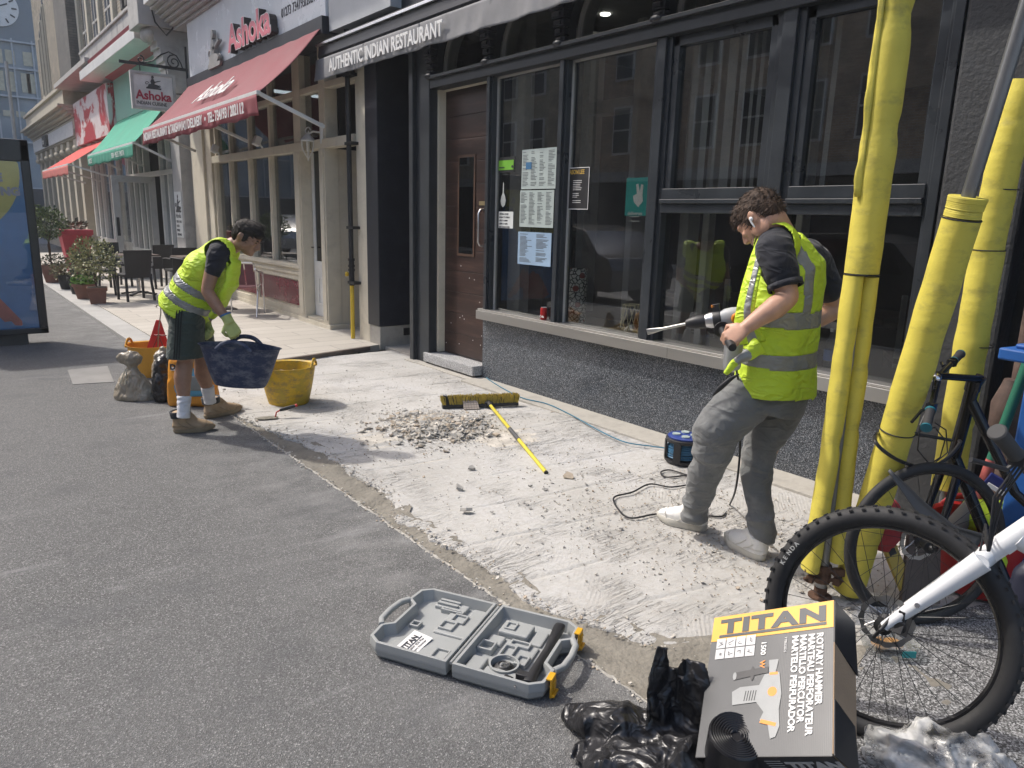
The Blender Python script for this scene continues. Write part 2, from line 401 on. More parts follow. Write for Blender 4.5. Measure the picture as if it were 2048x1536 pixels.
TARMAC = mat_tarmac(); SCREED = mat_screed('screed', (.395, .385, .362), (.475, .468, .45)); SLAB = mat_slab()
MORTAR = M('wet_mortar', (.20, .185, .155), .85, var=.3, vs=5, bs=.8, bd=.012, bsc=50, dirt=(.13, .115, .09), dscale=6, damt=.6)
CRUMB = M('mortar_crumbs', (.34, .325, .29), .95, var=.45, vs=14, bs=.6, bsc=90)
TERRAZZO = mat_speckle('terrazzo_paving', [(0, .035), (.3, .09), (.5, .17), (.7, .27), (.88, .42)], 190.0, .6, .2)
GRANITE = mat_speckle('dark_granite', [(0, (.022, .025, .030)), (.28, (.052, .058, .068)), (.50, (.090, .10, .115)), (.75, (.145, .16, .18)), (.94, (.30, .31, .33))], 215.0, .02, 0, .0)
GREYGRAN = mat_speckle('grey_granite', [(0, .22), (.35, .34), (.6, .46), (.85, .6)], 170.0, .4)
STEEL = M('brushed_sill_metal', (.42, .41, .39), .38, .85, var=.12, vs=3, stretch=(1, .2, 1))
CHAR = M('charcoal_paint', (.022, .026, .031), .42, var=.25, vs=4, dirt=(.10, .10, .10), dscale=7, damt=.12, bs=.08, bsc=25)
CHAR2 = M('charcoal_gloss_paint', (.030, .035, .041), .3, var=.2, vs=4, dirt=(.12, .12, .12), dscale=9, damt=.15)
RENDER = M('charcoal_render', (.030, .032, .035), .7, var=.25, vs=6, bs=.35, bd=.015, bsc=45)
NAVY = M('navy_black_paint', (.012, .014, .022), .45, var=.25, vs=4, dirt=(.09, .09, .09), dscale=8, damt=.1)
CREAM = M('cream_paint', (.60, .55, .44), .5, var=.08, vs=3, dirt=(.30, .27, .21), dscale=5, damt=.35)
WHITE = M('white_gloss_paint', (.66, .66, .64), .4, var=.06, vs=3, dirt=(.35, .34, .31), dscale=5, damt=.3)
GREYW = M('weathered_white_paint', (.40, .39, .37), .65, var=.12, vs=3, dirt=(.16, .155, .15), dscale=4, damt=.55)
STONE = M('sandstone', (.44, .40, .32), .85, var=.15, vs=3, bs=.3, bsc=25, dirt=(.18, .16, .13), dscale=3, damt=.55)
PLAST = M('old_plaster', (.38, .36, .32), .9, var=.2, vs=6, bs=.6, bd=.01, bsc=30, dirt=(.2, .18, .15), dscale=6, damt=.6)
BRICKY = mat_brick('yellow_stock_brick', (.12, .10, .072), (.27, .225, .16), (.36, .33, .28), dirt=(.17, .15, .12))
BRICKR = mat_brick('brown_brick', (.26, .17, .11), (.40, .29, .19), (.40, .37, .31))
BRICKD = mat_brick('sooty_brick', (.10, .095, .09), (.15, .14, .125), (.07, .07, .07), dirt=(.05, .05, .05))
GLASS = glass('shop_glass', (.77, .785, .78), 1.55, 0, .02)
GLASS2 = glass('window_glass', (.8, .85, .88), 1.6, 0, .06)
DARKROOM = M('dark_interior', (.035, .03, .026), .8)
FLOORIN = M('interior_floor', (.16, .14, .12), .5)
WOODIN = M('dark_wood', (.07, .035, .02), .45, var=.3, vs=8)
BLACK = M('black_metal', (.012, .012, .013), .4, var=.2)
BLACKP = M('black_plastic', (.018, .018, .020), .5, var=.2, vs=12)
IRON = M('black_iron', (.02, .02, .022), .5, .3)
CHROME = M('chrome', (.75, .75, .76), .16, 1.0, var=.05)
ALU = M('aluminium', (.62, .62, .63), .3, 1.0, var=.06)
LETTERW = M('white_lettering', (.72, .71, .69), .6, var=.05)
LETTERK = M('dark_lettering', (.03, .03, .035), .6, var=.05)
PAPER = M('paper', (.62, .64, .62), .6, var=.04, vs=3)
RED = M('red_plastic', (.50, .03, .025), .45, var=.12)
# ------------------------------------------------------------ the ground
EDGE = [(-3, 2.62), (.6, 2.62), (1.12, 2.60), (1.35, 2.42), (1.52, 2.22), (1.64, 2.02), (1.91, 1.94), (2.07, 1.87), (2.22, 1.84), (2.45, 1.89), (2.71, 1.87), (2.98, 1.84), (3.27, 1.83), (3.66, 1.95), (4.05, 1.93), (4.55, 1.96), (5.11, 1.87), (5.65, 1.79), (6.1, 1.76), (8, 1.76)]
def edge_x(y):
    for (y0, x0), (y1, x1) in zip(EDGE, EDGE[1:]):
        if y <= y1:
            t = (y - y0) / (y1 - y0); base = x0 + (x1 - x0) * t; break
    k = 1.0 if y < 6 else .1
    return base + k * (.035 * nz((0, y, 0), 5) + .022 * nz((3, y, 0), 17) + .012 * nz((7, y, 0), 45))
def tx(y): return 1.745 + .010 * nz((9, y, 0), 7) + .006 * nz((4, y, 0), 30)
mb = MB(); mb.add([(-200, -200, -.16), (200, -200, -.16), (200, 300, -.16), (-200, 300, -.16)], [(0, 1, 2, 3)])
mb.build('ground', TARMAC, kind='structure')
mb = MB(); mb.add([(-12, -30, -.12), (-1.6, -30, -.12), (-1.6, 90, -.12), (-12, 90, -.12)], [(0, 1, 2, 3)])
mb.add([(-1.6, 41, -.12), (40, 41, -.12), (40, 49, -.12), (-1.6, 49, -.12)], [(0, 1, 2, 3)])
mb.build('road', M('road_asphalt', (.17, .17, .175), .85, var=.2, vs=2, bs=.3, bsc=90), kind='structure')
mb = MB()
ys = [-6 + i * .045 for i in range(int(14 / .045))] + [8 + i * .5 for i in range(66)]
vs = []; fs = []
for i, y in enumerate(ys):
    e = tx(y); vs += [(-1.5, y, .004), (e, y, .004 + .002 * nz((0, y, 5), 12)), (e + .004, y, -.04)]
for i in range(len(ys) - 1):
    a = 3 * i; fs += [(a, a + 1, a + 4, a + 3), (a + 1, a + 2, a + 5, a + 4)]
mb.add(vs, fs); mb.build('pavement', TARMAC, kind='structure', smooth=False)
mb = MB(); mb.b(-1.62, -1.5, -6, 41, -.15, .006); mb.build('kerb', GREYGRAN, kind='structure', bevel=.01)
mb = MB(); mb.b(-14.5, -12, -30, 90, -.15, .0); mb.build('far_pavement', SLAB, kind='structure')
# mortar filled channel between tarmac and bed
mb = MB()
def chan(u, v):
    y = .8 + v * 7.0; a = 1.70; b_ = edge_x(y) + .10; x = a + (b_ - a) * u
    z = -.016 + .010 * nz((x, y, 0), 7) + .006 * nz((x, y, 3), 30) + .014 * u ** 3
    if y < 1.9: z += .014 * min(1, (1.9 - y) / .4)
    return V(x, y, z)
mb.grid(chan, 22, 420); mb.build('mortar_bed', MORTAR, kind='structure', smooth=True, angle=180)
# rough screeded bed
US = [0, .0015, .006, .015, .03, .05] + [.075 + i * (.925 / 150) for i in range(151)]
mb = MB(); vs = []; fs = []; ny = 760; nu = len(US)
for j in range(ny):
    v = j / (ny - 1); y = .55 + 7.25 * v
    e = edge_x(y)
    for i, u in enumerate(US):
        x = e + (4.60 - e) * u
        if i == 0: z = -.035; x -= .004
        else:
            z = .010 * nz((x, y, 0), 1.4) + .0022 * nz((x, y, 4), 9) + .0016 * nz((x * .5, y * 3.2, 8), 12)
            if i < 4: z += .004 * nz((x, y, 9), 30) - .003 * (3 - i)
            gy = (y + .14 * x + .03 * nz((x, y, 0), 2)) % .43
            if nz((x, y, 7), 1.3) > -.22: z -= .008 * math.exp(-((gy - .05) / .0085) ** 2)
        vs.append((x, y, z))
for j in range(ny - 1):
    for i in range(nu - 1):
        a = j * nu + i; fs.append((a, a + 1, a + nu + 1, a + nu))
mb.add(vs, fs); mb.build('screed_bed', SCREED, kind='structure', smooth=True, angle=60)
m = MB()
def rag(u, v):
    y = 1.25 + v * 5.0; a = tx(y); w1 = .003 + .016 * max(0, nz((y, 2, 0), 4) + .15) + .008 * nz((y, 5, 0), 40); w2 = .007 + .016 * nz((y, 8, 0), 14)
    x = a - max(w1, .002) + (max(w1, .002) + max(w2, .003)) * u; return V(x, y, .0045 + .006 * math.sin(PI * u) * (.5 + nz((x * 3, y, 3), 22)))
m.grid(rag, 7, 900); m.build('mortar_smear', CRUMB, smooth=True, angle=180, kind='structure')
# concrete margin along the shop front, step strip and forecourt paving
mb = MB(); mb.b(4.02, 4.35, 1.2, 5.93, -.05, .016); mb.b(4.1, 4.35, 5.93, 7.2, -.05, .014); mb.b(4.28, 6, 7.15, 8.0, -.05, .020)
mb.build('concrete_margin', PLAST, kind='structure', bevel=.004)
mb = MB(); mb.add([(2.05, 7.52, -.06), (4.0, 7.98, -.06), (6.2, 8.4, -.06), (6.2, 30, -.06), (2.05, 30, -.06)] + [(2.05, 7.52, .042), (4.0, 7.98, .042), (6.2, 8.4, .042), (6.2, 30, .042), (2.05, 30, .042)],
    [(0, 1, 6, 5), (1, 2, 7, 6), (2, 3, 8, 7), (3, 4, 9, 8), (4, 0, 5, 9), (5, 6, 7, 8, 9)])
mb.build('forecourt_paving', SLAB, kind='structure')
mb = MB()
for k in range(24):
    y0 = 7.4 + k * .92; mb.b(1.762, 2.045, y0, y0 + .914, -.05, .036)
mb.build('paving_edge', M('grey_edging_slab', (.36, .355, .34), .8, var=.15, vs=3, bs=.2), kind='structure', bevel=.004)
mb = MB(); mb.bar((2.0, 7.49, .022), (4.05, 7.965, .022), .05, .05); mb.build('edging_batten', M('weathered_batten', (.14, .11, .09), .8, var=.3), label='weathered brown timber edging strip across the paving step', cat='batten')
mb = MB(); mb.add([(1.9, -3, .012), (6, -3, .012), (6, .72, .012), (3.6, .95, .012), (2.9, 1.20, .012), (2.2, 1.0, .012), (1.9, .8, .012)], [tuple(range(7))])
mb.build('terrazzo_paving', TERRAZZO, kind='structure')
def OX(u, v, x):
    d = AF * 1466 + AX * (u - 1024) - AU * (v - 768); return CAM + d * (x / d.x)
def OY(u, v, y):
    d = AF * 1466 + AX * (u - 1024) - AU * (v - 768); return CAM + d * (y / d.y)
TOWN = V(0, -1, 0); UP = V(0, 0, 1)
# ------------------------------------------------------------ the restaurant shop front with dark frames
rs = thing('restaurant_shopfront', 'charcoal restaurant shopfront with big dark windows above a speckled granite base', 'shopfront', (4.28, 4.5, 0))
mb = MB(); mb.b(4.28, 4.42, 1.72, 5.93, -.05, .62); mb.build('stall_riser', GRANITE, rs)
mb = MB(); mb.b(4.20, 4.44, 1.745, 3.49, .62, .705); mb.b(4.20, 4.44, 3.492, 5.945, .62, .705); mb.b(4.215, 4.44, 1.745, 5.94, .708, .722); mb.build('sill', STEEL, rs, bevel=.003)
def mullion(y, w=.09, z1=2.87, z0=.71):
    m = MB(); m.b(4.25, 4.37, y - w / 2, y + w / 2, z0, z1); m.b(4.225, 4.25, y - w / 4, y + w / 4, z0, z1)
    return m.build('mullion', CHAR2, rs, bevel=.004)
for y, w in ((5.84, .09), (4.82, .10), (3.76, .15), (2.76, .19), (1.80, .10)): mullion(y, w)
m = MB(); m.b(4.20, 4.40, 1.75, 6.82, 2.87, 2.975); m.b(4.16, 4.205, 1.75, 6.82, 2.955, 2.985); m.build('transom', CHAR, rs, bevel=.004)
for y0, y1 in ((3.685, 2.855), (2.665, 1.85)):                   # sash windows with a deep middle rail
    f = MB(); a, b_ = y1, y0
    f.b(4.235, 4.345, a, b_, 1.67, 1.735); f.b(4.215, 4.345, a, b_, 1.735, 1.765); f.b(4.24, 4.345, a, b_, 1.765, 1.84)
    f.b(4.265, 4.335, a, a + .055, 1.84, 2.87); f.b(4.265, 4.335, b_ - .055, b_, 1.84, 2.87); f.b(4.265, 4.335, a, b_, 2.80, 2.868)
    f.build('sash_frame', CHAR2, rs, bevel=.004)
    g = MB(); g.b(4.300, 4.306, a + .05, b_ - .05, 1.83, 2.81); g.build('glass_pane', GLASS, rs)
    g = MB(); g.b(4.31, 4.316, a, b_, .72, 1.675); g.build('glass_pane', GLASS, rs)
for a, b_ in ((4.87, 5.795), (3.835, 4.77)):
    g = MB(); g.b(4.31, 4.316, a, b_, .72, 2.87); g.build('glass_pane', GLASS, rs)
    g = MB(); g.b(4.30, 4.33, b_ - .018, b_, .72, 2.87); g.b(4.30, 4.33, a, b_, 2.852, 2.87); g.build('glazing_bead', GREYW, rs)
def arch(y0, y1):
    outer = []; inner = []; c = (y0 + y1) / 2; w = (y1 - y0) / 2 - .05; hh = .50
    for k in range(25):
        t = PI * k / 24; cx, sz = math.cos(t), math.sin(t)
        inner.append((-w * cx, .02 + hh * sz ** .8))
        s_ = max(abs(cx), abs(sz)); ox, oz = cx / s_, sz / s_
        outer.append((-(w + .05) * ox, .0 + .58 * max(0, oz)))
    outer.append((w + .05, -.002)); inner.append((w, .0)); outer.append((-w - .05, -.002)); inner.append((-w, .0))
    outer[0] = (-w - .05, .02); outer[24] = (w + .05, .02)
    m = MB(); m.ringwall(outer, inner, (4.24, c, 2.975), TOWN, UP, -.08); m.build('arched_transom_frame', CHAR, rs)
    i2 = [(a * .93, b_ * .95) for a, b_ in inner]
    m = MB(); m.ringwall(inner[:25], i2[:25], (4.33, c, 2.975), TOWN, UP, -.14)
    m.build('arch_reveal', GREYW, rs)
    g = MB(); g.b(4.35, 4.356, y0 + .03, y1 - .03, 2.98, 3.52); g.build('arch_pane', GLASS, rs)
for a, b_ in ((5.84, 6.82), (4.82, 5.84), (3.78, 4.82), (2.76, 3.78), (1.8, 2.76)): arch(a, b_)
def bracket(y, s=1.0):
    m = MB(); prof = []
    for k in range(9):
        t = k / 8; w = .055 + .085 * t ** 1.6; d = .05 + .12 * t ** 1.3
        z = 2.985 + .50 * t; m.b(4.24 - d, 4.24, y - w, y + w, z, z + .056); m.b(4.24 - d - .016, 4.24 - d + .004, y - w * .55, y + w * .55, z + .012, z + .044)
    m.ell((4.20, y, 2.985), (.06, .075, .035)); m.build('carved_bracket', NAVY, rs, bevel=.006)
for y in (6.80, 5.82, 4.82, 3.78, 2.76): bracket(y)
m = MB(); m.b(4.18, 4.6, 1.2, 8.3, 3.50, 4.9); m.build('fascia_board', NAVY, rs)
m = MB(); m.b(4.05, 4.19, 7.35, 8.85, 3.72, 4.6); m.build('sign_panel', M('grey_sign_panel', (.40, .41, .42), .5, var=.1, vs=2), rs)
m = MB(); m.b(4.20, 4.36, 6.83, 7.17, 0.0, 3.50); m.b(4.155, 4.20, 7.09, 7.17, -.01, 3.50); m.build('corner_post', CHAR, rs, bevel=.006)
m = MB(); m.b(4.20, 6.2, 7.97, 8.27, .27, 3.50); m.build('pier', NAVY, rs, bevel=.008)
m = MB(); m.b(4.215, 6.2, 7.985, 8.26, -.02, .27); m.build('pier_base', PLAST, rs, bevel=.01)
m = MB(); m.box((4.62, 7.979, .185), (.16, .02, .09)); m.build('air_vent', BLACK, rs)
m = MB(); m.b(4.22, 4.6, 8.27, 8.55, -.02, 3.9); m.build('pier_strip', CREAM, rs, bevel=.006)
m = MB(); m.b(6.0, 6.1, 6.8, 8.0, 0, 3.6); m.b(4.4, 6.1, 7.1, 7.17, .02, 3.5); m.b(4.2, 6.1, 7.1, 8.2, 3.42, 3.5); m.build('alcove_lining', NAVY, rs)
# right hand rendered pier
m = MB(); m.b(4.16, 4.6, 1.36, 1.742, -.03, 4.0); m.build('rendered_pier', RENDER, rs, bevel=.02)
m = MB(); m.b(4.3, 4.6, -1.5, 1.36, -.03, 4.0); m.build('rendered_wall', RENDER, rs)
m = MB(); m.b(4.5, 8.5, -2, 8.5, 4.9, 11); m.build('upper_wall', BRICKR, rs)
# door
dr = MB(); dr.b(4.38, 4.43, 5.93, 6.79, .14, 2.865)
for k in range(12): dr.b(4.372, 4.382, 5.96, 6.76, .16 + k * .222, .16 + k * .222 + .214)
D = dr.build('door', M('oiled_brown_door', (.032, .014, .010), .38, var=.3, vs=2.5, stretch=(1, .35, 3.5), dirt=(.20, .12, .09), dscale=5, damt=.22), rs, bevel=.0025)
m = MB(); m.b(4.366, 4.371, 6.24, 6.52, 1.22, 2.20); m.build('door_window', glass('door_glass', (.1, .14, .14), 1.5, .02), D)
m = MB(); m.ringwall([(-.155, -.505), (.155, -.505), (.155, .505), (-.155, .505)], [(-.13, -.48), (.13, -.48), (.13, .48), (-.13, .48)], (4.372, 6.38, 1.71), TOWN, UP, .008); m.build('window_bead', WOODIN, D)
hy = 6.085
m = MB(); m.tube([(4.375, hy, 1.32), (4.335, hy, 1.33), (4.315, hy, 1.36), (4.315, hy, 1.64), (4.335, hy, 1.675), (4.375, hy, 1.68)], .011, seg=10); m.build('handle', ALU, D, smooth=True)
m = MB(); m.b(4.364, 4.372, 6.05, 6.15, 1.72, 1.76); m.build('lock_plate', M('brass', (.45, .36, .2), .4, .9), D)
m = MB()
for k in range(16):
    y = 5.98 + .78 * random.random(); z = .2 + random.random() * .95; m.ell((4.371, y, z), (.004, .006, .006), nu=6, nv=4)
m.build('paint_splashes', LETTERW, D)
m = MB(); m.b(4.30, 4.40, 6.792, 6.828, .14, 2.87); m.b(4.34, 4.36, 5.9, 6.8, 2.85, 2.868); m.build('door_frame', CREAM, rs)
m = MB(); m.b(4.17, 4.5, 5.945, 6.90, .03, .13); m.build('door_step', GREYGRAN, rs, bevel=.006)
m = MB(); m.b(4.22, 4.5, 5.945, 6.90, -.02, .03); m.build('step_base', RENDER, rs)
# the room behind the glass
m = MB(); m.b(4.45, 11, 1.5, 7.05, .10, .16); m.build('room_floor', FLOORIN, rs)
m = MB(); m.b(4.45, 11, 1.5, 7.05, 3.52, 3.56); m.build('room_ceiling', M('grey_ceiling', (.38, .38, .36), .8), rs)
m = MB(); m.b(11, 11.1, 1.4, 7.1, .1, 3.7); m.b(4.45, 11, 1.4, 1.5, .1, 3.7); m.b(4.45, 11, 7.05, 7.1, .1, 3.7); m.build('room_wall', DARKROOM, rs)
m = MB(); m.b(4.42, 5.15, 1.75, 5.92, .60, .66); m.b(5.10, 5.15, 1.75, 5.92, .16, .60); m.build('window_ledge', FLOORIN, rs)
m = MB(); m.b(4.55, 4.67, 5.70, 5.90, .66, 3.5); m.b(5.3, 5.5, 5.62, 5.72, .66, 3.4); m.b(5.3, 5.5, 4.95, 5.03, .66, 3.4); m.b(5.3, 5.5, 4.95, 5.72, 2.62, 2.74); m.build('inner_column', GREYW, rs, bevel=.006)
m = MB(); m.b(4.46, 4.60, 3.60, 3.68, .66, 3.4); m.b(4.50, 4.58, 3.44, 3.50, .66, 3.4); m.b(4.5, 4.6, 2.7, 2.84, .66, 3.4); m.build('inner_jamb', GREYW, rs, bevel=.006)
for y, w in ((3.60, .04), (3.49, .045), (3.39, .02), (3.29, .06), (3.20, .04), (3.12, .02), (3.06, .025), (2.98, .05), (2.93, .03), (2.55, .03)):
    m = MB(); m.box((4.42, y, 2.36), (.012, w, 1.06), Matrix.Rotation(R(35), 3, 'Z')); m.build('blind_slat', GREYW, rs)
for (x, y) in ((5.3, 5.45), (5.6, 4.55), (5.35, 4.1), (6.4, 5.2), (6.2, 3.3)):
    m = MB(); m.lathe([(.045, 0), (.05, .012), (.038, .012)], (x, y, 3.505), seg=16); m.build('ceiling_spotlight', emis('spot_glow', (1, .97, .9), 4.0), rs)
# awning cassette
aw = thing('retracted_awning', 'retracted black awning with grey lettered valance over the dark restaurant front', 'awning', (4.0, 4.5, 3.3))
m = MB(); m.prism([(0, 0), (.16, -.04), (.22, .05), (.20, .22), (.05, .26), (0, .2)], (4.19, .82, 3.40), (-1, 0, 0), UP, 8.2)
m.build('cassette', NAVY, aw)
m = MB(); m.bar((3.965, 9.03, 3.575), (3.965, .8, 3.575), .035, .03); m.build('front_rail', ALU, aw, bevel=.004)
m = MB()
def val(u, v):
    y = 9.03 - 8.2 * u; z = 3.41 - .245 * v - .018 * v * math.sin(u * 55) * abs(nz((u * 10, 0, 0), 1))
    return V(3.95 + .022 * nz((y * 2.5, z * 2, 0), 1.6) * (v + .2) + .010 * nz((y * 12, z * 3, 0), 1) * v - .03 * v, y, z)
m.grid(val, 260, 12)
GREYCANVAS = M('grey_canvas', (.20, .20, .205), .85, var=.2, vs=3, dirt=(.08, .08, .08), dscale=3, damt=.6, bs=.3, bsc=300)
m.build('valance', GREYCANVAS, aw, smooth=True, angle=180, solid=.002)
for k in range(7):
    m = MB(); y = 8.95 - k * 1.17; m.box((3.945, y, 3.29), (.006, .02, .235)); m.build('seam', GREYCANVAS, aw)
p1 = OX(664, 134, 3.93); p2 = OX(892, 62, 3.93)
L = p1.y - p2.y
t = text('AUTHENTIC INDIAN RESTAURANT', .19, LETTERW, aw, (3.895, p1.y, 3.215), TOWN, UP, bold=.004, ext=.004, sx=1)
xs = [v.co.y for v in t.data.vertices]; k_ = L / (max(xs) - min(xs)); y1 = max(xs)
for v in t.data.vertices: v.co.y = y1 + (v.co.y - y1) * k_
# signs, menus and notices behind the glass
def sheet(name, u0, v0, u1, v1, x, m_, label, cat, group=None, dx=.002):
    a = OX(u0, v0, x); b_ = OX(u1, v1, x); t = thing(name, label, cat, (x, (a.y + b_.y) / 2, min(a.z, b_.z)), 0, group)
    q = MB(); q.b(x - dx, x, b_.y, a.y, b_.z, a.z); q.build('sheet', m_, t); return t, a, b_
def printlines(t, a, b_, x, cols, rows, m_, w=.0035, jit=True, name='print', z0=.06, z1=.06):
    q = MB(); W2 = a.y - b_.y; H = a.z - b_.z; cw = W2 / cols
    for c in range(cols):
        for r in range(rows):
            if jit and random.random() < .12: continue
            y1 = a.y - cw * (c + .12); L = cw * .76 * (random.uniform(.45, 1) if jit else 1)
            z = a.z - H * z0 - H * (1 - z0 - z1) * r / rows
            q.b(x - .0035, x - .002, y1 - L, y1, z - w, z)
    q.build(name, m_, t)
INK = M('grey_ink', (.12, .13, .13), .7)
PAPG = M('menu_paper', (.40, .46, .44), .5, var=.05, vs=2); PAPB = M('blue_menu_paper', (.30, .42, .56), .4, var=.12, vs=2)
for (u0, v0, u1, v1, mm, lb) in ((1045, 300, 1111, 377, PAPG, 'topmost of the three menu sheets taped in the window, with a small blue picture'), (1041, 381, 1106, 456, PAPG, 'middle of the three menu sheets taped in the window, in four columns'), (1037, 463, 1101, 534, PAPB, 'lowest menu sheet in the window, bluish paper')):
    t, a, b_ = sheet('menu_sheet', u0, v0, u1, v1, 4.307, mm, lb, 'menu', 'menus taped in the restaurant window')
    printlines(t, a, b_, 4.307, 4 if mm is PAPG else 2, 24, INK, .0045)
    if v0 == 300:
        q = MB(); q.b(4.3025, 4.3035, a.y - .14, a.y - .06, a.z - .17, a.z - .11); q.build('picture', M('blue_print', (.05, .16, .3), .5), t)
t, a, b_ = sheet('rating_sticker', 998, 315, 1029, 344, 4.305, BLACKP, 'small green and black food hygiene sticker on the window beside the door', 'sticker')
q = MB(); q.b(4.3005, 4.302, b_.y + .012, a.y - .004, b_.z + .022, a.z - .03); q.build('green_panel', M('sticker_green', (.16, .42, .03), .5), t)
q = MB()
for k in range(5): q.lathe([(.007, 0), (.007, .002)], (4.3, a.y - .022 - k * .017, b_.z + .045), axis=(-1, 0, 0), seg=10)
q.lathe([(.013, 0), (.013, .002)], (4.3, b_.y + .028, b_.z + .05), axis=(-1, 0, 0), seg=12)
q.build('score', LETTERK, t)
t, a, b_ = sheet('opening_hours_notice', 998, 423, 1026, 457, 4.305, PAPER, 'white opening hours notice on the window beside the door', 'notice')
for k, s_ in enumerate(('OPENING HOURS', 'SUNDAY TO FRIDAY', '12PM TO 3.00PM', '5.00PM TO 11.00PM', 'BANK HOLIDAYS OPEN')):
    text(s_, .021, LETTERK, t, (4.3025, a.y - .008, a.z - .030 - k * .030), TOWN, UP, bold=.0006, ext=.0005, sx=.86 if len(s_) < 17 else .74)
t, a, b_ = sheet('pale_leaf_sticker', 999, 360, 1015, 421, 4.305, glass('x', (.9, .9, .9)), 'pale spoon shaped sticker on the glass beside the door', 'sticker')
bpy.data.objects.remove([c for c in t.children][0])
q = MB(); c = (a + b_) / 2; q.lathe([(.002, 0), (.03, .02), (.042, .06), (.03, .10), (.010, .13), (.008, .21), (.001, .23)], (4.302, c.y, c.z - .11), sx=.06, seg=12, side=(1, 0, 0)); q.build('spoon_shape', M('frosted_sticker', (.36, .38, .37), .6), t)
t, a, b_ = sheet('concert_poster', 1137, 336, 1176, 419, 4.305, BLACKP, 'black poster with gold heading in the second window', 'poster')
text('JASON LEE', .050, M('gold_ink', (.55, .35, .06), .5), t, (4.3025, a.y - .010, a.z - .052), TOWN, UP, bold=.001, ext=.0005, sx=.80)
printlines(t, a - V(0, .05, .09), b_ + V(0, .05, .03), 4.3045, 1, 13, LETTERW, .004)
q = MB(); q.ringwall([(0, 0), (a.y - b_.y, 0), (a.y - b_.y, a.z - b_.z), (0, a.z - b_.z)], [(.005, .005), (a.y - b_.y - .005, .005), (a.y - b_.y - .005, a.z - b_.z - .005), (.005, a.z - b_.z - .005)], (4.3025, a.y, b_.z), TOWN, UP, .001); q.build('border', LETTERW, t)
t, a, b_ = sheet('delivery_sign', 1254, 356, 1297, 432, 4.335, M('teal_card', (.015, .36, .33), .4, var=.06), 'teal food delivery sign with white animal head in the second window', 'sign')
c = V(4.332, (a.y + b_.y) / 2 - .01, a.z - .135)
q = MB(); q.prism([(-.055, .0), (-.015, .015), (-.03, .085), (-.008, .09), (.012, .03), (.022, .085), (.045, .08), (.040, .0), (.050, -.04), (.005, -.085), (-.045, -.045)], c, TOWN, UP, .001); q.build('kangaroo_mark', LETTERW, t)
text('deliveroo', .040, LETTERW, t, (4.332, a.y - .030, a.z - .28), TOWN, UP, bold=.0006, ext=.0004)
text('TEXT HERE', .001, LETTERW, t, (4.34, a.y - .03, a.z - .3), TOWN, UP) if False else None
printlines(t, V(0, a.y - .03, a.z - .33), V(0, b_.y + .03, b_.z + .07), 4.334, 1, 3, LETTERW, .005)
# things inside the window
def P_at(u, v, z): return G(u, v, z)
c = G(1150, 634, .66); c = V(4.62, 4.62 * c.y / c.x, .66)
vz = thing('patterned_vase', 'tall white cylinder pot with red flowers and black leaf pattern behind the window', 'vase', c)
m, n, b = _nodes('flower_glaze'); cc = coords(n)
v_ = N(n, 'TexVoronoi', i_Scale=26.0, feature='DISTANCE_TO_EDGE'); n.links.new(cc, v_.inputs['Vector'])
w_ = N(n, 'TexVoronoi', i_Scale=8.0); n.links.new(cc, w_.inputs['Vector'])
col = mixc(n, ramp(n, v_.outputs['Distance'], [(.07, 1.0), (.11, 0.0)], 'LINEAR').outputs[0], (.85, .83, .76), (.03, .03, .03))
col = mixc(n, ramp(n, w_.outputs['Distance'], [(.22, 1.0), (.25, 0.0)]).outputs[0], col, (.32, .04, .02)); n.links.new(col, b.inputs['Base Color'])
q = MB(); q.lathe([(.092, 0), (.098, .01), (.098, .50), (.095, .51), (.086, .51), (.086, .42)], c, seg=32); q.build('body', m, vz, smooth=True)
c = V(4.55, 5.02, .66)
q = MB(); q.lathe([(.032, 0), (.044, .16), (.046, .165), (.042, .165)], c, seg=24); q.build('paper_cup', M('white_card', (.6, .6, .56), .5), smooth=True, label='white paper cup standing on the inner window ledge', cat='cup')
tr = thing('glass_terrarium', 'brass edged geometric glass terrarium on the inner window ledge', 'terrarium', V(4.52, 4.16, .66))
c = V(4.52, 4.16, .66); q = MB(); top = []; bot = []
for k in range(6):
    an = k * PI / 3; top.append(c + V(.075 * math.cos(an), .075 * math.sin(an), .27)); bot.append(c + V(.06 * math.cos(an), .06 * math.sin(an), .0))
for k in range(6):
    j = (k + 1) % 6; mid = c + V(.09 * math.cos((k + .5) * PI / 3), .09 * math.sin((k + .5) * PI / 3), .10)
    for p_, q_ in ((top[k], top[j]), (bot[k], bot[j]), (top[k], mid), (top[j], mid), (mid, bot[k]), (mid, bot[j])): q.tube([p_, q_], .004, seg=6)
q.build('brass_edges', M('brass_wire', (.75, .68, .45), .45, .3), tr)
q = MB(); q.lathe([(.058, .005), (.06, .06), (.02, .10), (.0, .105)], c, seg=6); q.build('white_filling', LETTERW, tr)
cn = thing('drink_can', 'red soft drink can standing on the metal window sill', 'can', V(4.262, 4.98, .722))
q = MB(); q.lathe([(.024, 0), (.031, .008), (.031, .098), (.026, .110)], V(4.262, 4.98, .722), seg=24); q.build('body', M('red_can', (.42, .02, .02), .3, .4, var=.3, vs=30), cn, smooth=True)
q = MB(); q.lathe([(.026, .109), (.027, .113), (.023, .113), (.022, .110), (.0, .110)], V(4.262, 4.98, .722), seg=24); q.build('rim', ALU, cn, smooth=True)
text('Cola', .03, LETTERW, cn, (4.229, 4.995, .745), TOWN, UP, ext=.0008, bold=.0005)
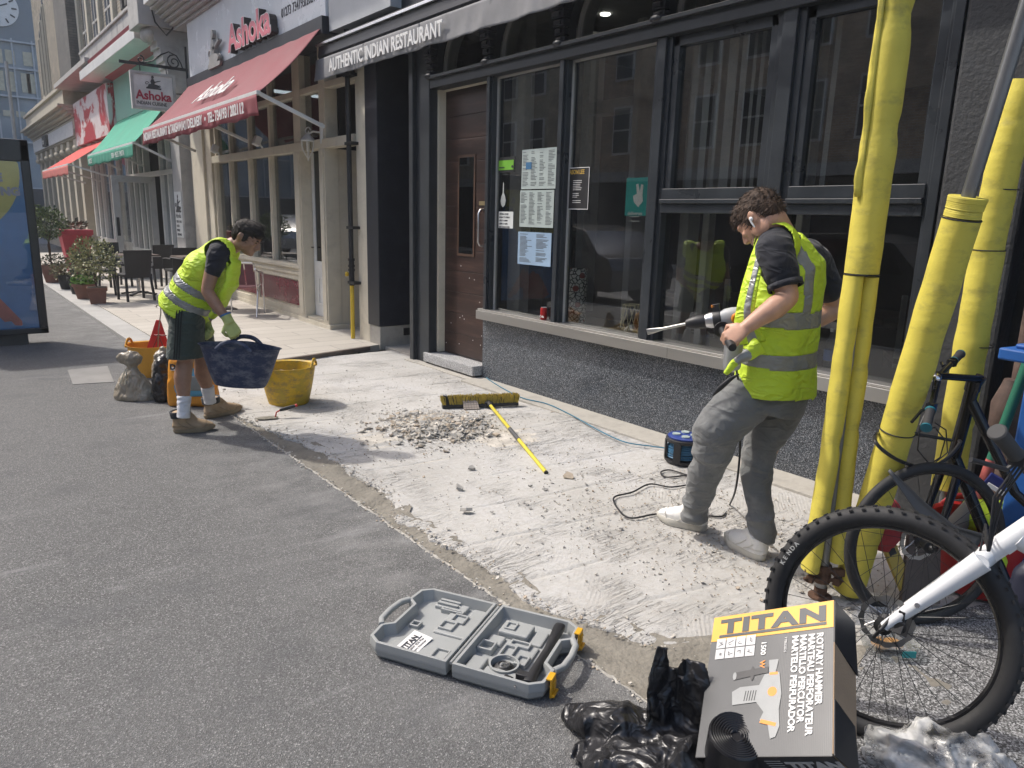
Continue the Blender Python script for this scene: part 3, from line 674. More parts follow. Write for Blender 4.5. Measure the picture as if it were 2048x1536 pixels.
# tables and chairs in the dark room
def inchair(x, y, rz, lab):
    t = thing('dining_chair', lab, 'chair', (x, y, .16), rz, 'dining chairs inside the restaurant')
    q = MB(); q.b(-.2, .2, -.2, .2, .43, .47); q.build('seat', WOODIN, t, local=True)
    for sx in (-.18, .18):
        for sy in (-.18, .18):
            q = MB(); q.b(sx - .018, sx + .018, sy - .018, sy + .018, 0, .43 if sy < 0 else .95); q.build('leg', GREYW if sy > 0 else WOODIN, t, local=True)
    q = MB(); q.b(-.17, .17, .165, .195, .60, .92); q.build('backrest', WOODIN, t, local=True)
inchair(5.7, 3.3, .5, 'dim chair with pale back legs seen through the third window'); inchair(6.0, 2.5, 2.2, 'dim chair deeper in the room behind the drilling worker'); inchair(5.9, 4.3, 1.6, 'dim chair behind the window with the terrarium')
for (x, y, lb) in ((6.2, 3.1, 'dark dining table behind the third window'), (6.3, 4.7, 'dark dining table behind the second window')):
    t = thing('dining_table', lb, 'table', (x, y, .16), 0, 'dining tables inside the restaurant')
    q = MB(); q.b(-.38, .38, -.38, .38, .70, .74); q.build('table_top', WOODIN, t, local=True)
    q = MB(); q.b(-.03, .03, -.03, .03, .02, .70); q.b(-.25, .25, -.03, .03, 0, .03); q.b(-.03, .03, -.25, .25, 0, .03); q.build('leg', BLACK, t, local=True)
wb = G(1655, 750, .72); wb = V(4.50, 4.50 * wb.y / wb.x, .66)
t = thing('water_bottle', 'clear plastic water bottle on the ledge behind the drilling worker', 'bottle', wb)
q = MB(); q.lathe([(.036, 0), (.04, .01), (.04, .06), (.036, .07), (.04, .08), (.04, .2), (.014, .27), (.014, .29)], wb, seg=20); q.build('body', glass('pet', (.8, .88, .92), 1.4, .05, .3), t, smooth=True)
q = MB(); q.lathe([(.0405, .1), (.0405, .17)], wb, seg=20, cap=False); q.build('blue_label', M('label_blue', (.1, .2, .5), .4), t, smooth=True)
q = MB(); q.lathe([(.016, .285), (.016, .305)], wb, seg=16); q.build('cap', LETTERW, t)
# ------------------------------------------------------------ the curry house with the red awning
cs = thing('curry_house_shopfront', 'cream painted shopfront with white fascia and tall mullioned windows over a maroon panel', 'shopfront', (4.28, 12, 0))
m = MB()
m.b(4.24, 4.44, 10.50, 14.40, 0, .10); m.b(4.255, 4.44, 10.5, 14.4, .10, .20); m.b(4.30, 4.44, 10.5, 14.4, .2, .62); m.b(4.27, 4.44, 10.5, 14.4, .62, .70)
m.b(4.24, 4.3, 10.5, 14.4, .70, .74); m.b(4.20, 4.44, 10.42, 14.45, .80, .865); m.b(4.25, 4.44, 10.46, 14.4, .74, .80)
for y in (10.5, 12.35, 14.25): m.b(4.265, 4.31, y, y + .13, .2, .62)
m.build('stall_riser', CREAM, cs, bevel=.005)
for a, b_ in ((10.66, 12.32), (12.51, 14.22)):
    m = MB(); m.b(4.285, 4.298, a, b_, .235, .60); m.build('maroon_panel', M('maroon_vinyl', (.13, .010, .022), .25, var=.3, vs=3), cs)
for y in (10.58, 11.58, 12.52, 13.5, 14.33):
    m = MB(); m.b(4.26, 4.36, y - .045, y + .045, .866, 2.44); m.b(4.245, 4.26, y - .02, y + .02, .866, 2.44); m.build('mullion', CREAM, cs, bevel=.004)
    m = MB(); m.b(4.27, 4.36, y - .04, y + .04, 2.56, 3.85); m.build('upper_mullion', CREAM, cs, bevel=.004)
m = MB(); m.b(4.22, 4.38, 8.60, 14.45, 2.44, 2.56); m.build('transom_beam', CREAM, cs, bevel=.006)
m = MB(); m.b(4.25, 4.38, 8.60, 14.45, 3.18, 3.26); m.build('upper_rail', CREAM, cs, bevel=.006)
for a, b_ in ((10.62, 11.54), (11.62, 12.48), (12.56, 13.46), (13.54, 14.29)):
    g = MB(); g.b(4.315, 4.321, a, b_, .866, 2.44); g.build('glass_pane', GLASS, cs)
g = MB(); g.b(4.325, 4.331, 9.7, 14.3, 2.56, 3.8); g.build('upper_glass', GLASS, cs)
for a, b_ in ((9.48, 9.66), (10.30, 10.50)):
    m = MB(); m.b(4.22, 4.42, a, b_, 0, 2.44); m.b(4.205, 4.22, a + .03, b_ - .03, .15, 2.42); m.b(4.24, 4.42, a, b_, 2.56, 3.85); m.build('door_post', CREAM, cs, bevel=.005)
m = MB(); m.b(4.42, 6.0, 9.49, 9.62, 0, 2.44); m.build('lobby_wall', CREAM, cs)
m = MB(); m.b(6.0, 6.05, 8.27, 9.6, 0, 3.4); m.b(4.5, 6.0, 8.55, 9.62, 3.3, 3.34); m.build('lobby_back', M('dark_red_wall', (.10, .02, .02), .6), cs)
m = MB(); m.b(4.20, 4.5, 9.40, 10.52, -.02, .10); m.b(4.25, 4.5, 9.5, 10.5, .10, .135); m.build('threshold', CREAM, cs, bevel=.006)
d = MB(); d.b(4.37, 4.41, 9.68, 10.28, .14, .93); d.b(4.37, 4.41, 10.20, 10.28, .93, 2.42); d.b(4.37, 4.41, 9.68, 9.72, .93, 2.42); d.b(4.355, 4.37, 9.80, 10.14, .30, .34); d.b(4.355, 4.37, 9.80, 10.14, .68, .72); d.b(4.355, 4.37, 10.10, 10.14, .34, .68); d.b(4.355, 4.37, 9.80, 9.84, .34, .68)
D = d.build('door', WHITE, cs, bevel=.003)
g = MB(); g.b(4.385, 4.391, 9.72, 10.20, .93, 2.42); g.build('door_glass', glass('dark_glass', (.05, .06, .09), 1.5), D)
g = MB(); g.tube([(4.36, 10.25, 1.12), (4.33, 10.25, 1.12), (4.33, 10.19, 1.12)], .008); g.build('handle', IRON, D)
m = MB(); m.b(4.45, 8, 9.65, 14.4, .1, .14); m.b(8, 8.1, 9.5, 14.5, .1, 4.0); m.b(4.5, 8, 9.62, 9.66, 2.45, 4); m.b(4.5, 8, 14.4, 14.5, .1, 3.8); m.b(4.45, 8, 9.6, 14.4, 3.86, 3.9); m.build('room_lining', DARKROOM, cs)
m = MB(); m.b(4.36, 4.364, 11.8, 11.95, 1.22, 1.6); m.build('window_card', PAPER, cs)
m = MB(); m.b(4.03, 4.4, 8.9, 14.72, 3.90, 4.82)
m.build('fascia_sign', M('white_sign', (.66, .68, .70), .25, var=.05, vs=2), cs, bevel=.004)
m = MB(); m.b(3.98, 4.45, 8.9, 14.75, 3.70, 3.90); m.build('awning_box', NAVY, cs)
m = MB()
for k in range(6): m.b(3.98 - .075 * k, 4.5, 8.5, 15.4, 4.82 + .055 * k, 4.82 + .055 * k + .05)
m.build('cornice', GREYW, cs, bevel=.006)
m = MB(); m.b(3.50, 4.5, 8.5, 15.4, 5.16, 5.28); m.build('gutter_fascia', WHITE, cs, bevel=.006)
PINK = M('pink_red_letter_face', (.60, .16, .20), .4, var=.1)
def extr(s_, size, y, z, ww, hh, x=4.02):
    t1 = text(s_, size, M('letter_return', (.05, .04, .04), .5), cs, (x - .05, y, z), TOWN, UP, bold=.012, ext=.055, name='raised_lettering')
    t2 = text(s_, size, PINK, t1, (x - .107, y, z), TOWN, UP, bold=.012, ext=.003, name='lettering_face')
    t3 = text(s_, size, LETTERW, t1, (x - .104, y, z), TOWN, UP, bold=.024, ext=.002, name='lettering_rim')
    for t in (t1, t2, t3):
        me = t.data; off = wmat(t).translation
        for v in me.vertices:
            w = v.co + off; v.co.y = (y - (y - w.y) * ww) - off.y; v.co.z = (z + (w.z - z) * hh) - off.z
LA = OX(457, 104, 3.91); extr('Ashoka', .52, LA.y, LA.z, 1.12, 1.0)
text('INDIAN CUISINE', .17, LETTERK, cs, (4.027, 10.15, 4.34), TOWN, UP, bold=.001)
text('01273 734193/202112', .16, LETTERK, cs, (4.027, 10.28, 4.12), TOWN, UP, bold=.001, sx=.86)
# emblem: seated figure with sitar, gilded cut-out
def emblem(o, xd, yd, s_, mm, parent, dep=.05):
    o = Vector(o); q = MB()
    for poly in ([(-.05, .30), (.02, .32), (.05, .38), (.02, .44), (-.04, .44), (-.07, .38)],
                 [(-.09, .10), (.04, .08), (.08, .18), (.03, .30), (-.06, .30), (-.11, .2)],
                 [(-.22, -.02), (.18, -.05), (.26, .0), (.20, .06), (.05, .09), (-.10, .10), (-.2, .06)],
                 [(-.30, -.12), (.30, -.12), (.34, -.06), (.18, -.05), (-.22, -.02), (-.3, -.06)],
                 [(-.02, .18), (.30, .27), (.31, .24), (.0, .13)]):
        q.prism([(a * s_, b_ * s_) for a, b_ in poly], o, xd, yd, dep)
    for an0, cx, cz, r in ((0, -.26, .10, .09), (PI, .25, .03, .06)):
        pts = [o + Vector(xd) * (cx + r * (1 - k / 14) * math.cos(an0 + k * .55)) * s_ + Vector(yd) * (cz + r * (1 - k / 14) * math.sin(an0 + k * .55)) * s_ + Vector(xd).cross(Vector(yd)) * dep * .5 for k in range(13)]
        q.tube(pts, .013 * s_, seg=6)
    return q.build('emblem', mm, parent)
emblem(OX(434, 120, 4.0), TOWN, UP, 1.0, M('silver_emblem', (.35, .34, .32), .4, .3), cs, .06)
# gas pipe
pp = thing('gas_pipe', 'vertical pipe, black above and yellow below, between the two shopfronts', 'pipe', (4.14, 8.58, 0))
m = MB(); m.tube([(4.15, 8.60, 3.9), (4.15, 8.60, 1.05)], .030, seg=12); m.build('black_pipe', BLACKP, pp, smooth=True)
m = MB(); m.tube([(4.15, 8.60, .72), (4.15, 8.60, .02)], .026, seg=12); m.build('yellow_pipe', M('gas_yellow', (.60, .42, .03), .5), pp, smooth=True)
m = MB(); m.tube([(4.15, 8.60, 1.06), (4.15, 8.60, .72)], .034, seg=12)
for z in (1.06, .98, .93): m.tube([(4.15, 8.6, z), (4.15, 8.6, z - .03)], .042, seg=12)
m.build('fittings', IRON, pp, smooth=True)
m = MB(); m.lathe([(.02, 0), (.03, .02), (.03, .04)], (4.13, 8.64, .86), axis=(-.7, .7, 0), seg=10); m.build('valve', M('valve_yellow', (.6, .4, .02), .5), pp)
for z in (3.2, 2.42, 1.42, .74):
    m = MB(); m.b(4.12, 4.22, 8.48, 8.66, z, z + .035); m.build('clamp', BLACK, pp)
# red awning
MAROON = M('maroon_canvas', (.20, .042, .056), .8, var=.12, vs=2.5, bs=.25, bsc=260, dirt=(.20, .04, .05), dscale=2.5, damt=.4)
VALR = M('maroon_valance', (.22, .038, .05), .8, var=.2, vs=3)
def awning(label, y0, y1, xw, zw, xf, zf, vh, mcan, mval, words=None, group='shop awnings', slack=.05, arms=3):
    a = thing('shop_awning', label, 'awning', (xw, (y0 + y1) / 2, zf), 0, group)
    q = MB()
    def f(u, v): return V(xw + (xf - xw) * v, y0 + (y1 - y0) * u + .012 * nz((u * 30, v * 2, 0)), zw + (zf - zw) * v - slack * math.sin(PI * v) + .012 * nz((u * (y1 - y0) * 2, v * 1.2, 3), 1.5))
    q.grid(f, 80, 10); q.build('canvas', mcan, a, smooth=True, angle=180, solid=.003)
    q = MB(); q.bar((xf, y0, zf), (xf, y1, zf), .05, .045); q.build('front_bar', WHITE, a, bevel=.005)
    q = MB()
    def g(u, v): 
        y = y0 + (y1 - y0) * u
        return V(xf - .028 + .022 * nz((y * 3.5, 0, 0), 1) * v + .010 * math.sin(y * 17 + 2 * nz((y, 0, 0))) * v, y, zf - .02 - vh * v - .012 * math.sin(y * 6) * v)
    q.grid(g, 200, 6); q.build('valance', mval, a, smooth=True, angle=180, solid=.002)
    for k in range(arms):
        y = y0 + .06 + (y1 - y0 - .12) * k / (arms - 1)
        q = MB(); q.bar((xf + .02, y, zf), (xw - .02, y + .02, zf - .30), .035, .045); q.build('arm', WHITE, a, bevel=.004)
    return a
A1 = awning('faded maroon awning with lettered valance over the cream shopfront', 8.95, 14.7, 4.05, 3.84, 3.2, 2.95, .24, MAROON, VALR)
ya = 14.3
t = text('INDIAN RESTAURANT & TAKEAWAY / DELIVERY  •  TEL: 734193 / 202112', .175, LETTERW, A1, (3.142, 14.55, 2.755), TOWN, UP, bold=.004, ext=.003)
L = [v.co.y for v in t.data.vertices]; k_ = 5.2 / (max(L) - min(L)); y1 = max(L)
for v in t.data.vertices: v.co.y = y1 + (v.co.y - y1) * k_; v.co.x += .016 * nz((v.co.y * 3.5, 0, 0), 1)
sl = V(3.2 - 4.05, 0, 2.95 - 3.84).normalized()
text('Ashoka', .52, LETTERW, A1, V(4.05, 12.35, 3.84) + sl * .92 + V(-.04, 0, .005), TOWN, -sl, bold=.003, ext=.004, shear=.35)
# wall lantern
ln = thing('wall_lantern', 'white ornamental wall lantern hanging from a scrolled arm beside the cream door', 'lantern', (4.24, 9.9, 2.3))
c = V(4.16, 9.86, 2.50)
m = MB(); m.tube([(4.24, 9.58, 2.64), (4.18, 9.72, 2.66), c + V(0, 0, .13)], .012); m.tube([c + V(0, 0, .16) + V(.0, -.10 * math.cos(k * .6), .05 * math.sin(k * .6) + .02) * (1 - k / 16) for k in range(12)], .008, seg=6); m.tube([(4.24, 9.57, 2.5), (4.24, 9.57, 2.76)], .03); m.build('bracket', WHITE, ln, smooth=True)
m = MB(); m.lathe([(.0, .15), (.03, .13), (.05, .11), (.088, .07), (.095, .05), (.09, .04), (.0, .04)], c, seg=18); m.build('roof', WHITE, ln, smooth=True)
for k in range(6):
    an = k * PI / 3; pts = [c + V(r * math.cos(an), r * math.sin(an), z) for r, z in ((.085, .045), (.088, -.02), (.07, -.08), (.045, -.125), (.012, -.17))]
    m = MB(); m.tube(pts, .007, seg=6); m.build('rib', WHITE, ln, smooth=True)
m = MB(); m.lathe([(.0, -.22), (.012, -.20), (.006, -.185), (.02, -.17), (.008, -.15), (.0, -.15)], c, seg=12); m.build('finial', WHITE, ln, smooth=True)
m = MB(); m.lathe([(.07, .04), (.072, -.02), (.055, -.085)], c, seg=18, cap=False); m.build('glass', glass('lantern_glass', (.85, .85, .8)), ln, smooth=True)
m = MB(); m.lathe([(.025, -.08), (.025, .03)], c, seg=12); m.build('bulb', LETTERW, ln)
for (y, lab) in ((13.9, 'small white floodlight on the transom beam near the pier'), (11.75, 'small white floodlight on the transom beam above the middle window')):
    t = thing('floodlight', lab, 'light', (4.2, y, 2.6), 0, 'floodlights on the cream beam')
    m = MB(); m.box((4.14, y, 2.66), (.10, .12, .14), Matrix.Rotation(.4, 3, 'Y')); m.build('housing', WHITE, t, bevel=.01)
    m = MB(); m.tube([(4.22, y, 2.56), (4.18, y, 2.62)], .015); m.build('mount', WHITE, t)
# pier between the shops, console, hanging sign
pr = thing('shop_pier', 'cream pier with carved console between the maroon and green awnings', 'pier', (4.2, 15.4, 0))
m = MB(); m.b(4.22, 4.6, 14.42, 15.75, 0, 3.9); m.b(4.17, 4.24, 14.75, 15.5, .3, 3.6); m.build('panel', CREAM, pr, bevel=.01)
m = MB(); m.b(4.02, 4.5, 15.75, 16.4, 0, 3.75); m.b(3.98, 4.5, 15.72, 16.43, 0, .35); m.build('pilaster', GREYW, pr, bevel=.01)
m = MB()
for k in range(10):
    t_ = k / 9; m.b(4.02 - .05 - .30 * t_ ** 1.7, 4.5, 15.80, 16.33, 3.78 + 1.0 * t_, 3.78 + 1.0 * t_ + .115)
m.ell((3.97, 16.06, 3.80), (.12, .28, .12)); m.ell((3.68, 16.06, 4.80), (.12, .30, .14)); m.build('console', GREYW, pr, smooth=True)
m = MB(); m.b(3.46, 4.5, 15.7, 16.5, 4.9, 5.75); m.b(3.40, 4.5, 15.64, 16.56, 5.75, 5.85); m.build('pedestal', GREYW, pr, bevel=.01)
m = MB(); m.b(4.008, 4.018, 15.82, 16.33, 1.05, 1.95); B_ = m.build('poster', PAPER, pr)
emblem((4.007, 16.07, 1.62), TOWN, UP, .62, LETTERK, B_, .002)
text('Ashoka', .13, LETTERK, B_, (4.006, 16.30, 1.44), TOWN, UP, ext=.001)
for k, s_ in enumerate(('OPEN 7 DAYS', 'LUNCH', 'DINNER', 'TAKEAWAY')): text(s_, .07, LETTERK, B_, (4.006, 16.28, 1.34 - .085 * k), TOWN, UP, ext=.001, sx=.9)
hs = thing('hanging_sign', 'white hanging restaurant sign below a black scrolled bracket', 'sign', (3.6, 15.6, 3.7))
m = MB(); m.b(3.215, 3.985, 15.57, 15.64, 3.40, 4.06); m.build('board', M('sign_cream', (.60, .58, .56), .5), hs, bevel=.004)
m = MB(); m.ringwall([(-.385, -.33), (.385, -.33), (.385, .33), (-.385, .33)], [(-.335, -.28), (.335, -.28), (.335, .28), (-.335, .28)], (3.6, 15.57, 3.73), (1, 0, 0), UP, .02); m.build('frame', GREYW, hs, bevel=.004)
REDL = M('crimson_lettering', (.36, .02, .05), .5)
text('Ashoka', .22, REDL, hs, (3.29, 15.565, 3.58), (1, 0, 0), UP, bold=.006, ext=.003, sx=.92)
text('INDIAN CUISINE', .088, LETTERK, hs, (3.29, 15.565, 3.485), (1, 0, 0), UP, bold=.001, ext=.002, sx=.80)
emblem((3.60, 15.568, 3.82), (1, 0, 0), UP, .42, LETTERK, hs, .003)
m = MB(); m.bar((3.06, 15.605, 4.19), (4.24, 15.605, 4.19), .03, .05)
def spiral(c, r, turns, a0, sg=1): return [V(c[0] + r * (1 - k / (turns * 12 + 3)) * math.cos(a0 + sg * k * PI / 6), 15.605, c[1] + r * (1 - k / (turns * 12 + 3)) * math.sin(a0 + sg * k * PI / 6)) for k in range(int(turns * 12))]
m.tube(spiral((4.0, 4.30), .13, 1.6, PI / 2), .012, seg=6); m.tube(spiral((3.42, 4.27), .07, 1.3, PI / 2, -1), .012, seg=6)
m.tube([(3.45, 15.605, 4.21), (3.62, 15.605, 4.27), (3.78, 15.605, 4.40), (3.92, 15.605, 4.47), (4.05, 15.605, 4.42), (4.12, 15.605, 4.3), (4.15, 15.605, 4.2)], .012, seg=6)
m.tube([(4.22, 15.605, 4.6), (4.22, 15.605, 3.75)], .02); m.tube([(4.2, 15.605, 5.1), (3.9, 15.605, 4.75), (3.72, 15.605, 4.95), (3.66, 15.605, 5.25), (3.8, 15.605, 5.45), (3.95, 15.605, 5.40)], .015, seg=6)
m.tube([(3.4, 15.605, 4.18), (3.4, 15.605, 4.06)], .008); m.tube([(3.85, 15.605, 4.18), (3.85, 15.605, 4.06)], .008)
m.build('scroll_bracket', IRON, hs, smooth=True)
# ------------------------------------------------------------ the shop with the green awning
gs = thing('green_shopfront', 'white framed shopfront under the green awning, its glazed door standing open', 'shopfront', (4.28, 19, 0))
GLT = M('pale_green_sign', (.22, .42, .34), .5, var=.1)
m = MB(); m.b(4.28, 4.45, 16.4, 21.8, 0, .55); m.build('stall_riser', GREYW, gs, bevel=.01)
for y in (16.5, 17.1, 17.7, 18.35, 19.9, 20.5, 21.1, 21.7):
    m = MB(); m.b(4.24, 4.38, y - .05, y + .05, .55, 3.7); m.build('mullion', WHITE, gs, bevel=.004)
m = MB(); m.b(4.22, 4.42, 16.4, 21.8, .52, .62); m.b(4.24, 4.40, 16.4, 21.8, 2.35, 2.45); m.build('rail', WHITE, gs, bevel=.004)
g = MB(); g.b(4.31, 4.316, 16.4, 18.3, .6, 3.7); g.build('glass_pane', GLASS2, gs); g = MB(); g.b(4.31, 4.316, 19.95, 21.75, .6, 3.7); g.build('glass_pane', GLASS2, gs)
m = MB(); m.b(4.1, 4.5, 16.43, 21.8, 3.75, 4.75); m.build('sign_board', GLT, gs)
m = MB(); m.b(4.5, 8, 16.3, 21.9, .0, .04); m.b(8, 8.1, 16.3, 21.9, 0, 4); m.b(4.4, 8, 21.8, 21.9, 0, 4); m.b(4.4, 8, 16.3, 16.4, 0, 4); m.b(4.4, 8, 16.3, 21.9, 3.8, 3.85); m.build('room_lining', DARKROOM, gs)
d = MB()
for a, b_, z0, z1 in ((3.27, 4.16, .02, .55), (3.27, 4.16, 2.16, 2.30), (3.27, 3.41, .55, 2.16), (4.02, 4.16, .55, 2.16)): d.b(a, b_, 18.48, 18.53, z0, z1)
D = d.build('open_door', GREYW, gs, bevel=.004); D['label'] = 'white glazed door standing open'
g = MB(); g.b(3.41, 4.02, 18.50, 18.506, .55, 2.16); g.build('door_glass', GLASS, D)
g = MB(); g.b(3.30, 3.36, 18.46, 18.48, 1.0, 1.4); g.build('push_plate', IRON, D)
GRC = M('green_canvas', (.04, .30, .20), .8, var=.12, vs=2, bs=.2, bsc=200)
A2 = awning('green awning with white lettered valance', 16.5, 21.7, 4.1, 3.74, 3.38, 2.86, .24, GRC, M('green_valance', (.035, .25, .17), .8, var=.2), slack=.03)
text('FISH · MEZE / PASTA', .15, LETTERW, A2, (3.335, 18.6, 2.66), TOWN, UP, ext=.002); text('MEZZE', .15, LETTERW, A2, (3.335, 21.5, 2.66), TOWN, UP, ext=.002)
m = MB(); m.b(3.55, 4.5, 16.56, 23.0, 4.80, 5.02); 
m.build('cornice', WHITE, gs, bevel=.01)
m = MB()
for k in range(11): m.b(3.62, 4.5, 16.60 + k * .585, 16.60 + k * .585 + .565, 5.02, 5.42)
m.b(3.58, 4.5, 16.56, 23.0, 5.42, 5.48); m.build('parapet', GREYW, gs, bevel=.01)
m = MB(); m.b(4.2, 4.5, 16.4, 23, 4.4, 4.8); m.build('soffit', M('muted_green', (.12, .20, .17), .6), gs)  # soffit in a deeper green than the sign board
# ------------------------------------------------------------ red shop
r_ = thing('red_shopfront', 'shopfront with red and white scribbled sign and dark windows', 'shopfront', (4.28, 24.5, 0))
m = MB(); m.b(4.3, 4.5, 21.9, 27.3, 0, .7); m.build('stall_riser', GREYW, r_)
g = MB(); g.b(4.33, 4.336, 21.9, 27.3, .7, 3.3); g.build('glass_pane', GLASS2, r_)
for y in (22.0, 23.2, 24.4, 25.6, 26.4, 27.2):
    m = MB(); m.b(4.26, 4.40, y - .05, y + .05, .7, 3.4); m.build('mullion', WHITE, r_)
m = MB(); m.b(4.5, 8, 21.9, 27.3, 0, .02); m.b(7, 7.1, 21.9, 27.3, 0, 4); m.build('room_lining', DARKROOM, r_)
mm, n, b = _nodes('scribbled_red_sign'); cc = coords(n, (1, .7, 1)); q1 = N(n, 'TexNoise', i_Scale=1.1, i_Detail=8.0, i_Roughness=.6, i_Distortion=1.8); n.links.new(cc, q1.inputs['Vector'])
n.links.new(ramp(n, q1.outputs[0], [(.46, (.40, .04, .05)), (.50, (.62, .58, .56)), (.60, (.66, .64, .63))]).outputs[0], b.inputs['Base Color'])
m = MB(); m.b(3.95, 4.15, 21.9, 27.3, 3.45, 4.68); m.build('sign_board', mm, r_)
m = MB(); m.prism([(0, 0), (.55, .25), (.62, .45), (0, .45)], (4.2, 21.9, 4.68), (-1, 0, 0), UP, -.0001 - 5.6); 
m.build('coved_cornice', M('dark_red_paint', (.28, .05, .06), .5), r_)
m = MB(); m.b(3.52, 4.5, 21.9, 27.5, 5.10, 5.22); m.build('cornice_edge', GREYW, r_)
REDC = M('red_canvas', (.52, .05, .04), .8, var=.1)
awning('narrow red awning, farthest of the three', 22.0, 27.2, 4.1, 3.42, 2.97, 2.64, .22, REDC, M('red_valance', (.5, .14, .12), .8), slack=0)
# ------------------------------------------------------------ the cream classical bank building
bk = thing('classical_stone_building', 'pale stone building with tall pilasters and a heavy cornice beyond the red shop', 'building', (4.28, 33, 0))
m = MB(); m.b(4.42, 5.0, 27.5, 38.4, 0, 4.3); m.build('wall', STONE, bk)
m = MB(); m.b(4.15, 4.5, 27.4, 38.5, 0, .45); m.build('plinth', STONE, bk, bevel=.02)
for k in range(8):
    y = 27.8 + k * 1.45
    m = MB(); m.b(4.10, 4.5, y, y + .42, .45, 3.55); m.b(4.04, 4.5, y - .05, y + .47, .45, .65); m.b(4.04, 4.5, y - .05, y + .47, 3.35, 3.5); m.b(4.00, 4.5, y - .08, y + .50, 3.52, 3.72); m.ell((4.03, y + .21, 3.44), (.10, .28, .10)); m.build('pilaster', STONE, bk, bevel=.01)
for k in range(7):
    y = 28.28 + k * 1.45
    m = MB(); m.b(4.30, 4.44, y, y + .92, 1.0, 3.3); W3 = m.build('window', WHITE, bk)
    g = MB()
    for a in (0, 1):
        for z0, z1 in ((1.06, 1.75), (1.82, 2.5), (2.57, 3.24)): g.b(4.285, 4.298, y + .06 + .43 * a, y + .43 + .43 * a, z0, z1)
    g.build('panes', M('far_glass', (.05, .06, .07), .08), W3)
    g = MB(); g.b(4.2, 4.46, y - .03, y + .95, .92, 1.0); g.b(4.24, 4.46, y + .05, y + .87, .70, .78); g.build('sill', STONE, W3)
m = MB(); m.b(3.98, 4.5, 27.4, 38.6, 3.74, 3.98); m.b(3.95, 4.5, 27.35, 38.65, 3.98, 4.30); m.build('entablature', STONE, bk, bevel=.01)
m = MB(); m.b(3.93, 3.95, 27.6, 38.4, 3.80, 4.22); m.build('name_band', M('white_band', (.62, .62, .62), .5), bk)
m = MB(); m.b(3.84, 3.93, 33.5, 34.6, 3.82, 4.2); F_ = m.build('projecting_box_sign', BLACKP, bk); text('bar', .3, LETTERW, F_, (3.83, 34.4, 3.9), TOWN, UP)
m = MB()
for k in range(4): m.b(3.90 - .12 * k, 4.5, 27.3, 38.7, 4.32 + .09 * k, 4.32 + .09 * k + .085)
m.build('cornice', STONE, bk, bevel=.01)
m = MB(); m.b(3.75, 4.5, 27.6, 38.3, 4.70, 5.15); m.b(3.68, 4.5, 27.5, 38.4, 5.15, 5.26); m.build('parapet', STONE, bk, bevel=.01)
# upper storeys
us = thing('brick_upper_storeys', 'yellow brick upper storeys with stone window surrounds above the shops', 'building', (4.6, 24, 5))
m = MB(); m.b(4.32, 7, 31.4, 37.6, 4.3, 17); m.build('gable', BRICKY, us)
for y, z0, z1 in ((35.9, 5.9, 8.0), (35.1, 5.7, 8.5), (34.3, 5.6, 8.9), (33.6, 12, 15)):
    m = MB(); m.b(4.30, 4.34, y, y + .42, z0, z1); m.ell((4.32, y + .21, z1), (.02, .21, .32)); Wd = m.build('lancet_window', M('lancet_glass', (.05, .055, .07), .15), us)
    m = MB(); m.b(4.27, 4.33, y - .08, y - .01, z0, z1); m.b(4.27, 4.33, y + .43, y + .50, z0, z1); m.b(4.25, 4.34, y - .1, y + .52, z0 - .1, z0); m.build('surround', STONE, Wd)
m = MB(); m.b(4.25, 7, 28.9, 31.4, 4.3, 17); m.build('sooty_shaft', BRICKD, us)
m = MB(); m.b(4.6, 7, 18.9, 28.9, 4.3, 17); m.build('wall', BRICKY, us)
for y in (28.5, 26.9, 25.1, 23.2):
    m = MB(); m.b(4.50, 4.62, y, y + .30, 4.8, 17); m.build('stone_strip', STONE, us, bevel=.02)
for y in (27.3, 25.6, 23.7):
    m = MB(); m.b(4.57, 4.62, y, y + .85, 5.6, 8.4); m.ell((4.595, y + .425, 8.4), (.02, .42, .4)); Wd = m.build('arched_window', M('dull_window', (.06, .06, .065), .15), us)
    m = MB(); m.b(4.55, 4.60, y + .39, y + .45, 5.6, 8.4); m.b(4.55, 4.6, y, y + .85, 6.9, 6.96); m.build('glazing_bar', GREYW, Wd)
m = MB(); m.b(4.5, 4.6, 19.4, 21.8, 5.3, 9.6); Wd = m.build('sash_window', WHITE, us)
g = MB(); g.b(4.48, 4.498, 19.65, 21.55, 5.6, 7.1); g.b(4.48, 4.498, 19.65, 21.55, 7.25, 9.3); g.build('pane', M('net_curtain_glass', (.16, .17, .20), .12), Wd)
g = MB(); g.b(4.3, 4.6, 19.2, 22.0, 5.2, 5.32); g.build('sill', GREYW, Wd, bevel=.01)
m = MB(); m.b(4.1, 7, 14.0, 18.9, 5.3, 17); m.build('bay', BRICKD, us)
m = MB()
for k in range(12):
    m.b(3.8, 4.1, 14.2 + k * .4, 14.38 + k * .4, 5.75, 6.1); m.b(3.85, 4.1, 14.2 + k * .4, 14.38 + k * .4, 7.1, 7.45)
m.b(3.7, 4.15, 14.0, 18.9, 6.1, 6.3); m.b(3.72, 4.15, 14.0, 18.9, 7.45, 7.7); m.b(3.9, 4.15, 14, 18.9, 5.5, 5.7); m.build('corbel_band', BRICKD, us, bevel=.01)
